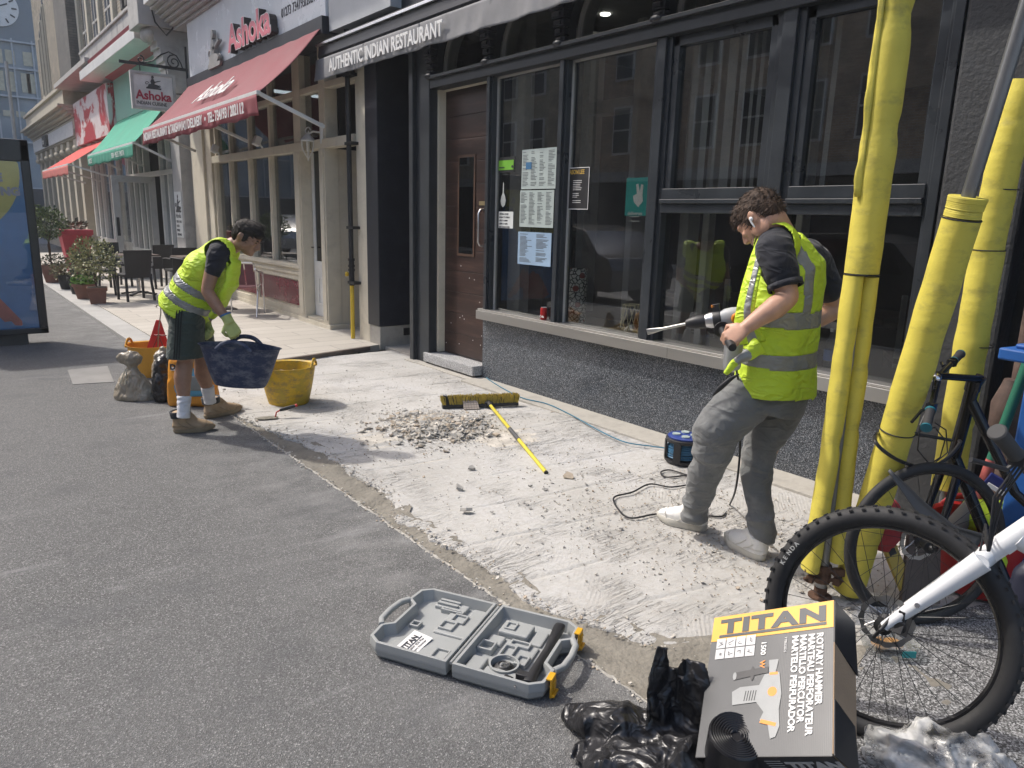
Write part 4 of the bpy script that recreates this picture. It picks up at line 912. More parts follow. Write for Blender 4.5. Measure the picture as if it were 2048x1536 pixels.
# ------------------------------------------------------------ glass office at the end of the street
of = thing('glass_office_building', 'grey glass curtain walled block with a large clock closing the street', 'building', (0, 50, 0))
mm, n, b = _nodes('curtain_glass'); cc = coords(n, (1, 1, 1)); vv = N(n, 'TexVoronoi', i_Scale=.55); n.links.new(cc, vv.inputs['Vector'])
n.links.new(ramp(n, vv.outputs['Distance'], [(.2, (.20, .25, .29)), (.8, (.34, .39, .43))]).outputs[0], b.inputs['Base Color']); b.inputs['Roughness'].default_value = .12
m = MB(); m.b(-14, 14, 50, 60, 0, 10.2); m.build('glazing', mm, of)
m = MB(); m.b(-14, 14, 49.9, 60, 10.2, 24); m.build('metal_cladding', M('ribbed_cladding', (.20, .23, .26), .5, .3, var=.05), of)
m = MB()
for k in range(31): m.b(-14 + k * .93, -13.93 + k * .93, 49.86, 50.0, 2.5, 10.3)
for z in (2.5, 4.95, 7.3, 8.75, 10.1): m.b(-14, 14, 49.84, 49.99, z, z + .09)
m.build('mullions', M('office_mullion', (.42, .45, .48), .5), of)
m = MB(); m.b(-14, 14, 48.8, 50, 0.0, 2.5); m.build('dark_base', M('office_base', (.035, .04, .05), .4), of)
BLIND = M('yellowish_blind', (.50, .47, .36), .6)  # pale yellowish blinds, no emission
for x, z0, z1 in ((3.7, 7.6, 8.6), (4.2, 7.6, 8.6), (4.9, 7.6, 8.6), (5.15, 7.6, 8.6), (3.75, 9.0, 9.7), (4.3, 9.0, 9.7), (5.1, 9.0, 9.7), (5.0, 5.2, 6.0), (3.9, 6.3, 6.6), (4.5, 6.3, 6.6)):
    m = MB(); m.b(x, x + .42, 49.95, 49.985, z0, z1); m.build('blind', BLIND, of)
m = MB(); m.lathe([(.95, 0), (.95, .12)], (4.18, 49.9, 11.75), axis=(0, -1, 0), seg=40); CK = m.build('clock_face', LETTERW, of)
m = MB()
for k in range(12):
    an = k * PI / 6; c = V(4.18, 49.76, 11.75); d_ = V(math.cos(an), 0, math.sin(an)); m.bar(c + d_ * .62, c + d_ * .85, .07, .02, side=(0, 1, 0))
m.bar((4.18, 49.76, 11.75), (4.18 + .45, 49.76, 11.95), .06, .02, side=(0, 1, 0)); m.bar((4.18, 49.76, 11.75), (4.0, 49.76, 11.2), .05, .02, side=(0, 1, 0)); m.build('clock_marks', LETTERK, CK)
# far traffic signal, banner and street sign
t = thing('lamp_column', 'slim grey lamp column with a small maroon banner sign far down the street', 'lamp post', (3.1, 36, 0))
m = MB(); m.tube([(3.1, 36, 0), (3.1, 36, 7)], .06); m.build('column', M('galvanised', (.35, .36, .37), .5, .4), t)
m = MB(); m.b(2.55, 3.35, 35.97, 36.0, 3.6, 4.05); m.build('banner', M('maroon_banner', (.09, .02, .06), .5), t)
# ------------------------------------------------------------ advertising totem
ad = thing('advertising_totem', 'black advertising totem with a yellow and blue poster standing on the pavement', 'advert panel', (.3, 10.3, 0))
m = MB(); m.b(-.42, .99, 10.2, 10.42, .13, 2.32); m.b(-.42, -.30, 10.17, 10.2, .13, 2.32); m.b(.90, .99, 10.17, 10.2, .13, 2.32); m.b(-.42, .99, 10.17, 10.2, .13, .20); m.b(-.42, .99, 10.17, 10.2, 2.08, 2.32)
m.build('housing', M('totem_black', (.02, .024, .03), .3, var=.2), ad, bevel=.012)
m = MB(); m.b(-.2, .78, 10.22, 10.40, -.01, .13); m.build('foot', M('totem_foot', (.05, .05, .05), .6), ad)
m = MB(); m.b(-.30, .90, 10.19, 10.197, .20, 2.08); m.build('poster', M('poster_blue', (.06, .22, .44), .5, var=.25, vs=2), ad)
m = MB(); m.lathe([(.74, 0), (.74, .002)], (.14, 10.189, 1.98), axis=(0, -1, 0), seg=60)
vs = []
for p in m.v:
    p.z = min(p.z, 2.078); p.x = max(-.298, min(p.x, .898))
m.build('yellow_disc', M('poster_yellow', (.62, .55, .14), .5, var=.15, vs=3), ad)
for s_, x, z in (('THE', .28, 1.90), ('KING', .17, 1.74)):
    pass
text('E', .12, M('grey_type', (.35, .35, .36), .5), ad, (.70 - .05, 10.178, 1.86), (1, 0, 0), UP, bold=.008, ext=.002); text('NG', .12, M('grey_type2', (.35, .35, .36), .5), ad, (.68, 10.178, 1.71), (1, 0, 0), UP, bold=.008, ext=.002)
m = MB()
for k in range(7):
    x0 = .0 + k * .07; pts = [V(x0 - .12, 10.184, .22), V(x0, 10.184, .45 + .04 * k), V(x0 + .10 + .03 * k, 10.184, .62 - .05 * k + .1 * math.sin(k * 2)), V(x0 + .24 + .012 * k, 10.184, .60 - .06 * k)]
    m.loft(pts, [(.004, .10), (.004, .08), (.004, .045), (.004, .008)], side=V(0, 1, 0), seg=10)
for p in m.v: p.x = min(p.x, .895)
m.build('red_swirls', M('poster_coral', (.50, .10, .07), .5, var=.3, vs=8), ad)
g = MB(); g.b(-.30, .90, 10.172, 10.176, .20, 2.08); g.build('cover_glass', glass('poster_glass', (.9, .92, .95), 1.4), ad)
# ------------------------------------------------------------ the other side of the street (seen in the shop windows)
TB1 = mat_brick('lightened_brown_brick', (.42, .27, .17), (.56, .42, .28), (.5, .46, .4)); TB2 = mat_brick('light_stock_brick', (.45, .38, .26), (.58, .5, .36), (.5, .47, .4))  # brick colours lightened in place of sunlight, to strengthen the window reflections
for (y0, y1, mt_, h, lab) in ((-12, 8, BRICKR, 10.5, 'brown brick terrace across the street'), (8.2, 24, BRICKR, 11.5, 'brown brick terrace with white sash windows opposite the restaurant'), (24.2, 46, BRICKY, 11, 'yellow brick terrace farther up across the street')):
    t = thing('terraced_building', lab, 'building', (-14.5, (y0 + y1) / 2, 0), 0, 'terraces across the street')
    m = MB(); m.b(-19, -14.5, y0, y1, 3.6, h); m.build('wall', TB1 if mt_ is BRICKR else TB2, t)
    m = MB(); m.b(-19, -14.4, y0, y1, 0, 3.2); m.build('shop_band', M('dim_shopfront', (.03, .03, .035), .3), t)
    m = MB(); m.b(-14.6, -14.1, y0, y1, 3.2, 3.6); m.build('cornice', GREYW, t)
    y = y0 + 1.1
    while y < y1 - 1.4:
        for z in (4.3, 7.2):
            m = MB(); m.b(-14.52, -14.42, y, y + 1.0, z, z + 1.9); Wd = m.build('window', WHITE, t)
            g = MB(); g.b(-14.42, -14.40, y + .08, y + .92, z + .08, z + .93); g.b(-14.42, -14.40, y + .08, y + .92, z + 1.0, z + 1.82); g.build('pane', M('far_pane', (.04, .045, .05), .1), Wd)
        y += 2.1
# ------------------------------------------------------------ plants, pots and street seating
def leaves(mb, c, r, n, size, seed=1, shell=.45, flat=.5):
    rn = random.Random(seed); c = Vector(c)
    for _ in range(n):
        while True:
            p = Vector((rn.uniform(-1, 1), rn.uniform(-1, 1), rn.uniform(-1, 1)))
            if shell < p.length < 1: break
        lump = 1 + .28 * nz(p * 1.0 + V(seed, 0, 0), 2.2)
        q = c + Vector((p.x * r[0], p.y * r[1], p.z * r[2])) * lump
        d = (p.normalized() + Vector((rn.uniform(-1, 1), rn.uniform(-1, 1), rn.uniform(-.4, 1)))).normalized()
        s_ = d.cross(Vector((rn.uniform(-1, 1), rn.uniform(-1, 1), rn.uniform(-1, 1)))).normalized()
        L = size * rn.uniform(.7, 1.3); w = L * .3; up = d.cross(s_)
        mb.cur = rn.choice((0, 0, 1))
        mb.add([q, q + d * L * .5 + s_ * w, q + d * L + up * L * .1, q + d * L * .5 - s_ * w], [(0, 1, 2), (0, 2, 3)])
    mb.cur = 0
def leafmat(name, c, v=.4):
    m = M(name, c, .5, var=v, vs=14); m.node_tree.nodes['Principled BSDF'].inputs['Transmission Weight'].default_value = 0; return m
VARI = [leafmat('variegated_leaf', (.30, .30, .14)), leafmat('mid_green_leaf', (.09, .12, .05))]
DKG = [leafmat('dark_conifer', (.018, .04, .022)), leafmat('dark_conifer_tip', (.03, .055, .03))]
LIME = [leafmat('lime_leaf', (.16, .30, .05)), leafmat('deep_lime_leaf', (.09, .19, .03))]  # paler and deeper lime green, mixed at random among the leaves
MIXG = [leafmat('bay_leaf', (.13, .17, .06)), leafmat('bay_leaf_dark', (.05, .08, .035))]
DRY = [leafmat('dry_leaf', (.22, .20, .10)), leafmat('dull_leaf', (.07, .07, .04))]
TERRA = M('terracotta', (.22, .105, .075), .8, var=.15, vs=5, dirt=(.3, .22, .18), dscale=6, damt=.3)
SOIL = M('soil', (.035, .028, .02), .95, bs=.6, bsc=60)
def pot(name, lab, c, r, h, mt_, square=False, rim=.03):
    t = thing(name, lab, 'plant pot', c, 0, 'plant pots along the paving edge')
    m = MB()
    if square:
        m.loft([c, c + V(0, 0, h * .8), c + V(0, 0, h * .8), c + V(0, 0, h)], [r * .78 * 1.3, r * 1.25, r * 1.38, r * 1.41], seg=4, ph=PI / 4 + R(-10), side=V(1, 0, 0))
        m.build('body', mt_, t, bevel=.008)
        s2 = MB(); s2.loft([c + V(0, 0, h * .9), c + V(0, 0, h * 1.01)], [r * 1.25, r * 1.28], seg=4, ph=PI / 4 + R(-10), side=V(1, 0, 0)); s2.build('soil', SOIL, t)
    else:
        m.lathe([(r * .62, 0), (r * .9, h * .8), (r * 1.0, h * .8), (r * 1.03, h), (r * .93, h), (r * .88, h * .88), (0, h * .88)], c, seg=28); m.build('body', mt_, t, smooth=True)
        s2 = MB(); s2.lathe([(r * .9, h * .86), (r * .9, h * .9)], c, seg=20); s2.build('soil', SOIL, t)
    return t
Z0 = .036
def shrub(name, lab, c, ctr, r, n, size, mats, seed, trunk=None, shell=.4):
    t = thing(name, lab, 'plant', c, 0, 'potted plants by the paving edge')
    m = MB(); leaves(m, ctr, r, n, size, seed, shell); m.build('crown', mats, t)
    m = MB(); b0 = Vector(c)
    for k in range(5):
        q = Vector(ctr) + V(random.uniform(-.6, .6) * r[0], random.uniform(-.6, .6) * r[1], random.uniform(-.2, .5) * r[2])
        m.tube([b0, (b0 + Vector(ctr)) / 2 + V(.01 * k - .02, .01, 0), q], [.012, .009, .003], seg=6)
    m.build('trunk', WOODIN, t); return t
c = V(2.10, 13.9, Z0); pot('square_planter', 'large square terracotta planter nearest the workers', c, .155, .27, TERRA, True)
shrub('variegated_shrub', 'big variegated shrub growing above the square planter', c + V(0, 0, .25), c + V(-.02, .05, .72), (.36, .34, .36), 1500, .052, VARI, 3, shell=.2)
c = V(2.03, 14.75, Z0); pot('round_pot', 'round terracotta pot with bright green low leaves', c, .19, .26, TERRA)
shrub('salad_plant', 'low bright green leafy plant in the round terracotta pot', c + V(0, 0, .22), c + V(0, 0, .28), (.17, .17, .08), 320, .075, LIME, 5, shell=.1)
c = V(2.05, 15.6, Z0); pot('black_pot', 'black pot under the clipped dark ball', c, .17, .30, BLACKP)
shrub('clipped_ball', 'dark clipped conifer ball rising behind the low green plant', c + V(0, 0, .26), c + V(.12, 0, .52), (.24, .24, .27), 2400, .030, DKG, 7, shell=.55)
c = V(1.98, 16.6, Z0); pot('dark_small_pot', 'smaller black pot with a pale rim and yellowing plant', c, .14, .28, BLACKP)
shrub('dry_plant', 'yellowing bushy plant in the smaller black pot', c + V(0, 0, .24), c + V(-.02, 0, .36), (.22, .2, .15), 420, .05, DRY, 9, shell=.1)
c = V(1.95, 18.2, Z0); pot('tall_terracotta_pot', 'tall flared terracotta pot at the far left end of the row', c, .22, .36, TERRA)
t = shrub('standard_tree', 'small standard tree with a round leafy crown and bare stem', c + V(0, 0, .32), c + V(-.02, 0, 1.22), (.36, .34, .33), 1300, .065, MIXG, 11, shell=.2)
m = MB(); m.tube([c + V(0, 0, .3), c + V(-.02, 0, 1.2)], .014, seg=7); m.build('stem', WOODIN, t)
shrub('underplanting', 'loose dark trailing plant at the foot of the standard tree', c + V(0.02, 0, .32), c + V(.06, 0, .42), (.28, .24, .16), 360, .05, [DRY[1], MIXG[1]], 13, shell=.1)
c = V(2.62, 19.6, .036); t = thing('red_planter', 'tall tapering red planter behind the shrubs', 'planter', c)
m = MB(); m.loft([c, c + V(0, 0, .95), c + V(0, 0, .95), c + V(0, 0, 1.06)], [.26, .42, .46, .47], seg=4, ph=PI / 4, side=V(1, 0, 0)); m.build('body', M('red_planter_paint', (.38, .03, .045), .5), t, bevel=.01)
m = MB(); leaves(m, c + V(0, 0, 1.12), (.25, .25, .12), 60, .12, 17, .1); m.build('sprigs', [DRY[1], DRY[1]], t)
# chairs
WICK = M('dark_wicker', (.018, .018, .021), .5, var=.3, vs=60, bs=.4, bsc=300)
def wicker(lab, loc, rz):
    t = thing('wicker_chair', lab, 'chair', loc, rz, 'dark wicker chairs on the forecourt')
    m = MB(); m.box((0, 0, .44), (.46, .44, .045)); m.build('seat', WICK, t, local=True, bevel=.01)
    m = MB(); m.grid(lambda u, v: V(-.20 - .03 * v + (.40 + .06 * v) * u, .20 + .07 * v + .02 * math.sin(PI * u), .40 + .47 * v), 6, 6); m.build('backrest', WICK, t, local=True, solid=.022)
    for sx in (-1, 1):
        m = MB(); m.bar((sx * .20, -.19, .44), (sx * .21, -.21, 0), .035, .035, side=(0, 1, 0)); m.build('leg', WICK, t, local=True)
        m = MB(); m.bar((sx * .20, .20, .46), (sx * .22, .27, 0), .035, .035, side=(0, 1, 0)); m.build('leg', WICK, t, local=True)
        m = MB(); m.tube([(sx * .235, .22, .66), (sx * .245, 0, .665), (sx * .24, -.19, .65), (sx * .225, -.20, .44)], .014, seg=8); m.build('armrest', WICK, t, local=True)
    return t
c0 = wicker('dark wicker chair with its back to the camera, nearest the planter', (2.72, 14.15, .04), 0); c0.rotation_euler = (0, 0, R(170) + PI)
c0.rotation_euler = (0, 0, R(-172))
for (x, y, rz, lab) in ((2.42, 15.3, 75, 'dark wicker chair sideways, half hidden by the variegated shrub'), (3.55, 16.2, -160, 'dark wicker chair behind the first table, left of the pair by the window'), (3.70, 15.0, -175, 'dark wicker chair close behind the stooping worker'), (2.9, 16.8, 15, 'dark wicker chair facing the camera beyond the first table')):
    copy_thing(c0, (x, y, .04), R(rz), lab)
def cafe(lab, x, y, top=True):
    t = thing('cafe_table', lab, 'table', (x, y, .04), R(8), 'cafe tables on the forecourt')
    m = MB(); m.box((0, 0, .73), (.62, .62, .03)); m.build('table_top', M('slatted_table_top', (.12, .09, .075), .45, var=.3, vs=12), t, local=True, bevel=.006)
    m = MB(); m.box((0, 0, .712), (.64, .64, .012)); m.build('edge_trim', ALU, t, local=True)
    m = MB(); m.tube([(0, 0, .02), (0, 0, .71)], .03, seg=12); m.build('column', ALU, t, local=True)
    for k in range(4):
        an = k * PI / 2 + PI / 4; m = MB(); m.bar((0, 0, .06), (.32 * math.cos(an), .32 * math.sin(an), .02), .05, .03); m.build('foot', IRON, t, local=True)
    return t
T1 = cafe('square cafe table beside the near wicker chair', 2.95, 15.0); copy_thing(T1, (3.75, 14.2, .04), R(5), 'square cafe table just behind the stooping worker')
# aluminium chair with a maroon slung seat
MS = M('maroon_sling', (.09, .02, .035), .5, var=.3)
t = thing('aluminium_chair', 'aluminium tube chair with maroon sling beside the maroon panel', 'chair', (3.72, 11.45, .042), R(150))
for sx in (-1, 1):
    m = MB(); m.tube([(sx * .25, -.24, 0), (sx * .25, -.20, .44), (sx * .26, -.18, .62), (sx * .26, -.05, .66), (sx * .25, .20, .68), (sx * .23, .27, .72)], .012, seg=8); m.build('front_leg', ALU, t, local=True, smooth=True)
    m = MB(); m.tube([(sx * .24, .34, 0), (sx * .23, .10, .42), (sx * .22, -.18, .45)], .012, seg=8); m.build('rear_leg', ALU, t, local=True, smooth=True)
m = MB(); m.tube([(-.22, .12, .43), (-.22, .22, .76), (-.19, .25, .81), (.19, .25, .81), (.22, .22, .76), (.22, .12, .43)], .012, seg=8); m.build('back_frame', ALU, t, local=True, smooth=True)
m = MB(); m.grid(lambda u, v: V(-.21 + .42 * u, -.2 + .36 * v, .45 - .02 * math.sin(PI * u)), 5, 5); m.build('seat', MS, t, local=True, solid=.006)
for k in range(3):
    m = MB(); m.grid(lambda u, v, k=k: V(-.20 + k * .14 + .12 * u, .15 + .10 * v, .47 + .32 * v), 3, 5); m.build('back_slat', MS, t, local=True, solid=.004)
t = thing('bistro_table', 'round bistro table with black pedestal beside the aluminium chair', 'table', (3.62, 12.3, .042))
m = MB(); m.lathe([(.34, .72), (.35, .73), (.35, .745), (.0, .748)], V(3.62, 12.3, .042), seg=36); m.build('table_top', ALU, t, smooth=True)
m = MB(); m.tube([(3.62, 12.3, .06), (3.62, 12.3, .76)], .035, seg=14); m.build('column', BLACK, t, smooth=True)
m = MB(); m.b(3.42, 3.82, 12.1, 12.5, .042, .06); m.build('base', BLACK, t, bevel=.01)
# ------------------------------------------------------------ builder's tubs
def tubmat(name, col, scuff, col2=None):
    m, n, b = _nodes(name); c = coords(n); q = N(n, 'TexNoise', i_Scale=5.0, i_Detail=9.0, i_Roughness=.7); n.links.new(c, q.inputs['Vector'])
    c2 = coords(n, (1, 1, 1.8)); q2 = N(n, 'TexNoise', i_Scale=10.0, i_Detail=8.0, i_Roughness=.75); n.links.new(c2, q2.inputs['Vector'])
    x = mixc(n, ramp(n, q2.outputs[0], [(.46, 0.0), (.62, .85)]).outputs[0], col, scuff)
    if col2: x = mixc(n, ramp(n, q.outputs[0], [(.50, 0.0), (.55, .85)]).outputs[0], x, col2)
    n.links.new(x, b.inputs['Base Color']); b.inputs['Roughness'].default_value = .55; bump(n, b, q2.outputs[0], .25, .004); return m
YTUB = tubmat('yellow_tub_plastic', (.58, .36, .015), (.20, .15, .07), (.42, .30, .03)); BTUB = tubmat('navy_tub_plastic', (.014, .026, .070), (.13, .14, .17))
OTUB = M('orange_tub_plastic', (.62, .30, .03), .5, var=.1)
def tub(name, lab, c, r0, r1, h, mt_, hand=0.0, sx=1.0, tilt=None, th=.006, squash=None):
    """trug: flared side with a rim raised into two handle arches"""
    t = thing(name, lab, 'tub', c)
    rot = tilt or Matrix.Identity(3); m = MB()
    def side_(rr):
        def f(u, v):
            an = 2 * PI * u; k = abs(math.cos(an - hand)) ** 8
            r = r0 + (r1 - r0) * min(v, 1) ** .8 + rr + (.012 if v > .97 else 0); z = h * v + .012 * k * v
            wob = 1 + .012 * nz((math.cos(an) * 2, math.sin(an) * 2, v * 2))
            return c + rot @ V(r * math.cos(an) * wob, r * math.sin(an) * sx * wob, z)
        return f
    vs = [0, .02, .08, .2, .35, .5, .65, .8, .9, .97, 1.0]
    for rr in (0, -th):
        f = side_(rr); nu = 48; b0 = len(m.v)
        m.add([f(i / nu, v) for i in range(nu) for v in vs], [(i * 11 + j, ((i + 1) % nu) * 11 + j, ((i + 1) % nu) * 11 + j + 1, i * 11 + j + 1) for i in range(nu) for j in range(10)])
        if rr == 0: m.add([], []); m.f.append(tuple(b0 + i * 11 for i in range(nu))); m.m.append(0)
        else: m.f.append(tuple(b0 + i * 11 + 1 for i in range(nu))); m.m.append(0)
    nu = 48; b1 = nu * 11
    for i in range(nu): m.f.append((i * 11 + 10, ((i + 1) % nu) * 11 + 10, b1 + ((i + 1) % nu) * 11 + 10, b1 + i * 11 + 10)); m.m.append(0)
    m.build('body', mt_, t, smooth=True)
    for s_ in (0, PI):
        pts = []
        for k in range(13):
            a = (k - 6) / 6; an = hand + s_ + a * .42; rr = r1 + .008 - .02 * (1 - a * a)
            pts.append(c + rot @ V(rr * math.cos(an), rr * math.sin(an) * sx, h - .015 + .062 * (1 - abs(a) ** 2.6)))
        q = MB(); q.loft(pts, [(.016, .010)] * 13, side=rot @ V(0, 0, 1), seg=10); q.build('handle', mt_, t, smooth=True)
    return t
YT = tub('yellow_tub', 'scuffed yellow rubble tub standing on the pale bed', V(2.29, 6.02, 0), .165, .235, .33, YTUB, hand=R(-35))
m = MB()
for k in range(46):
    an = random.uniform(0, 2 * PI); r = .17 * random.random() ** .5; m.box(V(2.29 + r * math.cos(an), 6.02 + r * math.sin(an), .20 + random.random() * .05), (random.uniform(.03, .09), random.uniform(.02, .06), .014), Matrix.Rotation(random.uniform(0, 3), 3, Vector((random.random(), random.random(), .5)).normalized()))
m.build('rubble_in_tub', M('orange_dusty_rubble', (.30, .22, .13), .9, var=.6, vs=14), label='broken dusty pieces lying in the standing yellow tub', cat='rubble', kind='stuff')
OT = tub('orange_tub', 'orange tub behind the tied sack, holding a red triangle and a hooked bar', V(1.60, 7.75, 0), .17, .225, .31, OTUB, hand=R(150))
c = V(1.66, 7.78, .05); rt = thing('warning_triangle', 'red plastic triangle sticking out of the orange tub', 'sign', c)
X_ = RIGHT; m = MB(); m.prism([(-.17, .02), (.17, .02), (.16, .06), (.02, .48), (-.02, .48), (-.16, .06)], c + V(0, .03, 0), X_, (V(0, 0, 1) + FH * .15), .025); m.build('panel', RED, rt, bevel=.006)
m = MB()
for a, b_ in (((-.05, .20), (.02, .34)), ((0, .2), (.02, .34)), ((.07, .2), (.02, .34)), ((-.02, .34), (.10, .34))): m.tube([c + X_ * a[0] + V(0, 0, a[1]) - FH * .02, c + X_ * b_[0] + V(0, 0, b_[1]) - FH * .02], .006, seg=6)
m.build('folding_stand', M('dark_red_wire', (.18, .03, .03), .5), rt)
hk = [c + X_ * .0 + V(0, 0, .02), c + X_ * .04 + V(0, 0, .40), c + X_ * .075 + V(0, 0, .56), c + X_ * .08 + V(0, 0, .62), c + X_ * .06 + V(0, 0, .645), c + X_ * .04 + V(0, 0, .635), c + X_ * .035 + V(0, 0, .62)]
m = MB(); m.tube([p - FH * .05 for p in hk], .006, seg=8); m.build('hooked_bar', M('steel_bar', (.25, .22, .2), .45, .7), smooth=True, label='thin steel bar with a hooked end standing in the orange tub', cat='bar')
# sacks
def crumple(v, nn, amp, f, seed=0, aniso=(1, 1, 1)):
    out = []
    for p, n_ in zip(v, nn):
        q = Vector((p.x * aniso[0], p.y * aniso[1], p.z * aniso[2])) + V(seed * 7.3, 0, 0)
        a = 1 - abs(nz(q, f)) * 2; b_ = 1 - abs(nz(q + V(5, 5, 5), f * 2.3)) * 2
        out.append(p + n_ * amp * (a * .7 + b_ * .35 - .5))
    return out
def wrk(m, sc, amt):
    n = m.node_tree; b = n.nodes['Principled BSDF']; q = N(n, 'TexNoise', i_Scale=sc, i_Detail=2.0, i_Distortion=1.2); n.links.new(coords(n, (1, 1, .6)), q.inputs['Vector']); r = math_(n, 'MULTIPLY', math_(n, 'ABSOLUTE', math_(n, 'SUBTRACT', q.outputs[0], .5)), -3.0); bump(n, b, r, amt, .03)
wrk_done = 1
def sack(name, lab, c, prims, mat_, amp=.012, f=7, voxel=.011, cat='sack', seed=0, aniso=(1, 1, 1), parts=True):
    m = MB(); prims(m); v, fa, nn = remesh(m, voxel, 3); v = crumple(v, nn, amp, f, seed, aniso)
    for p in v: p.z = max(p.z, .004 + .002 * (p.z + .05))
    q = MB(); q.add(v, fa); return q.build(name, mat_, smooth=True, angle=180, label=lab, cat=cat)
SAND = M('sand_sack_plastic', (.30, .255, .19), .45, var=.25, vs=4, dirt=(.46, .44, .40), dscale=3, damt=.8, coat=.3)
wrk(SAND, 11, .55)
c = V(1.235, 6.80, 0)
def pr_(m):
    m.loft([c + V(0, 0, -.01), c + V(0, 0, .03), c + V(0, 0, .12), c + V(0, 0, .22), c + V(.0, 0, .27), c + V(-.0, 0, .30)], [(.165, .10), (.175, .115), (.15, .10), (.09, .065), (.045, .035), (.03, .025)], side=[X_] * 6, seg=24)
    m.loft([c + V(0, 0, .28), c + V(0, 0, .32) - X_ * .0, c + V(0, 0, .38), c + V(0, 0, .42) + X_ * .01], [(.028, .024), (.075, .05), (.095, .05), (.03, .02)], side=[X_] * 4, seg=20)
    m.loft([c + V(0, 0, .33), c + V(0, 0, .36) - X_ * .09, c + V(0, 0, .35) - X_ * .13], [(.04, .03), (.05, .025), (.015, .01)], side=V(0, 0, 1), seg=14)
S1 = sack('tied_sand_sack', 'tied translucent plastic sack full of sand on the tarmac left of the stooping worker', c, pr_, SAND, .016, 9, seed=1)
S1_ = thing('x', 'x', 'x'); bpy.data.objects.remove(S1_)
m = MB(); pts = [c - FH * .085 + X_ * a + V(0, 0, z) for a, z in ((-.01, .29), (-.06, .18), (-.075, .14), (-.055, .10), (-.03, .13), (-.02, .2), (0, .28))]
m.tube(pts, .005, seg=6); m.build('tie_string', M('pale_string', (.5, .47, .38), .8), S1, smooth=True)
BAGB = M('black_polythene', (.016, .016, .018), .36, var=.35, vs=5, spec=.55, bs=.25, bd=.01, bsc=22)
def pr_(m):
    cc = V(1.44, 6.62, 0)
    m.loft([cc, cc + V(0, 0, .05), cc + V(0, 0, .22), cc + V(0, 0, .35), cc + V(.02, 0, .40)], [(.07, .10), (.09, .12), (.085, .12), (.05, .08), (.015, .02)], side=[X_] * 5, seg=20)
sack('black_refuse_sack', 'small black refuse sack wedged between the sand sack and the orange bag', None, pr_, BAGB, .02, 8, seed=4, aniso=(1, 1, 2.2))
OB = thing('orange_mortar_bag', 'upright orange and blue bag of damp-proof mortar behind the stooping worker', 'bag', (1.56, 6.25, 0))
cc = V(1.585, 6.30, 0); bx = (X_ * .97 + FH * .10).normalized(); bn = V(bx.y, -bx.x, 0)
if bn.dot(FH) > 0: bn = -bn
def pr_(m):
    m.loft([cc + V(0, 0, .005), cc + V(0, 0, .04), cc + V(0, 0, .2), cc + V(0, 0, .38) - bn * .03, cc + V(0, 0, .47) - bn * .05], [(.20, .045), (.205, .065), (.20, .07), (.185, .05), (.175, .012)], side=[bx] * 5, seg=28, sq=.6)
m = MB(); pr_(m); v, fa, nn = remesh(m, .010, 3); v = crumple(v, nn, .008, 9, 2)
for p in v: p.z = max(p.z, .004)
q = MB(); q.add(v, fa); q.build('body', M('orange_bag_film', (.66, .27, .025), .4, var=.12, vs=6), OB, smooth=True, angle=180)
def panel(z0, z1, a0, a1, mm, off=.004, name='label'):
    q = MB()
    def f(u, v_):
        z = z0 + (z1 - z0) * v_; a = a0 + (a1 - a0) * u; th = .067 if z < .25 else .067 - (z - .25) * .22
        return cc + bx * a + V(0, 0, z) + bn * (th * (1 - (abs(a) / .23) ** 3) + off + .004 - (0 if z < .2 else (z - .2) * .17)) 
    q.grid(f, 14, 12); return q.build(name, mm, OB, smooth=True, solid=.0015)
panel(.10, .40, -.165, .12, M('bag_blue', (.10, .33, .50), .4, var=.1), .003); panel(.15, .27, -.12, .16, M('bag_grey', (.22, .23, .22), .5), .006)
panel(.31, .375, -.158, .02, LETTERW, .008)
text('Dampr', .062, LETTERK, OB, cc - bx * .15 + V(0, 0, .325) + bn * .064, bx, UP, bold=.003, ext=.002)
q = MB(); q.prism([(0, 0), (.06, 0), (.03, .045)], cc - bx * .15 + V(0, 0, .405) + bn * .045, bx, UP, -.003); q.build('triangle_mark', M('mark_red', (.5, .05, .02), .5), OB)
def pr_(m): m.ell(V(1.50, 6.95, .33), (.06, .05, .05)); m.ell(V(1.52, 6.95, .38), (.03, .03, .04)); m.ell(V(1.5, 6.95, .15), (.09, .07, .2))
sack('small_tied_bag', 'small knotted pale bag between the sand sack and the orange bag', None, pr_, SAND, .012, 12, seed=6)
# trowel
TR = thing('pointing_trowel', 'pointing trowel with red and black grip lying in front of the yellow tub', 'trowel', (1.98, 5.6, .01))
a = G(508, 838, .012); b_ = G(556, 834, .012); d = (b_ - a).normalized(); s_ = V(-d.y, d.x, 0)
m = MB(); m.prism([(0, 0), (.06, .045), (.17, .04), (.185, 0), (.17, -.04), (.06, -.045)], a, d, s_, .003); m.build('blade', M('mortar_caked_steel', (.20, .19, .16), .6, .3, var=.4, vs=30), TR)
m = MB(); m.tube([b_ - d * .02, b_ - d * .01 + V(0, 0, .04), b_ + d * .02 + V(0, 0, .055)], .006, seg=8); m.build('tang', M('red_tang', (.4, .04, .03), .4), TR, smooth=True)
m = MB(); m.tube([b_ + d * .015 + V(0, 0, .055), b_ + d * .05 + V(0, 0, .062), b_ + d * .11 + V(0, 0, .075), b_ + d * .14 + V(0, 0, .082)], [.012, .016, .015, .010], seg=12); m.build('grip', BLACKP, TR, smooth=True)
m = MB(); m.tube([b_ + d * .135 + V(0, 0, .081), b_ + d * .152 + V(0, 0, .086)], .012, seg=12); m.build('grip_end', RED, TR, smooth=True)
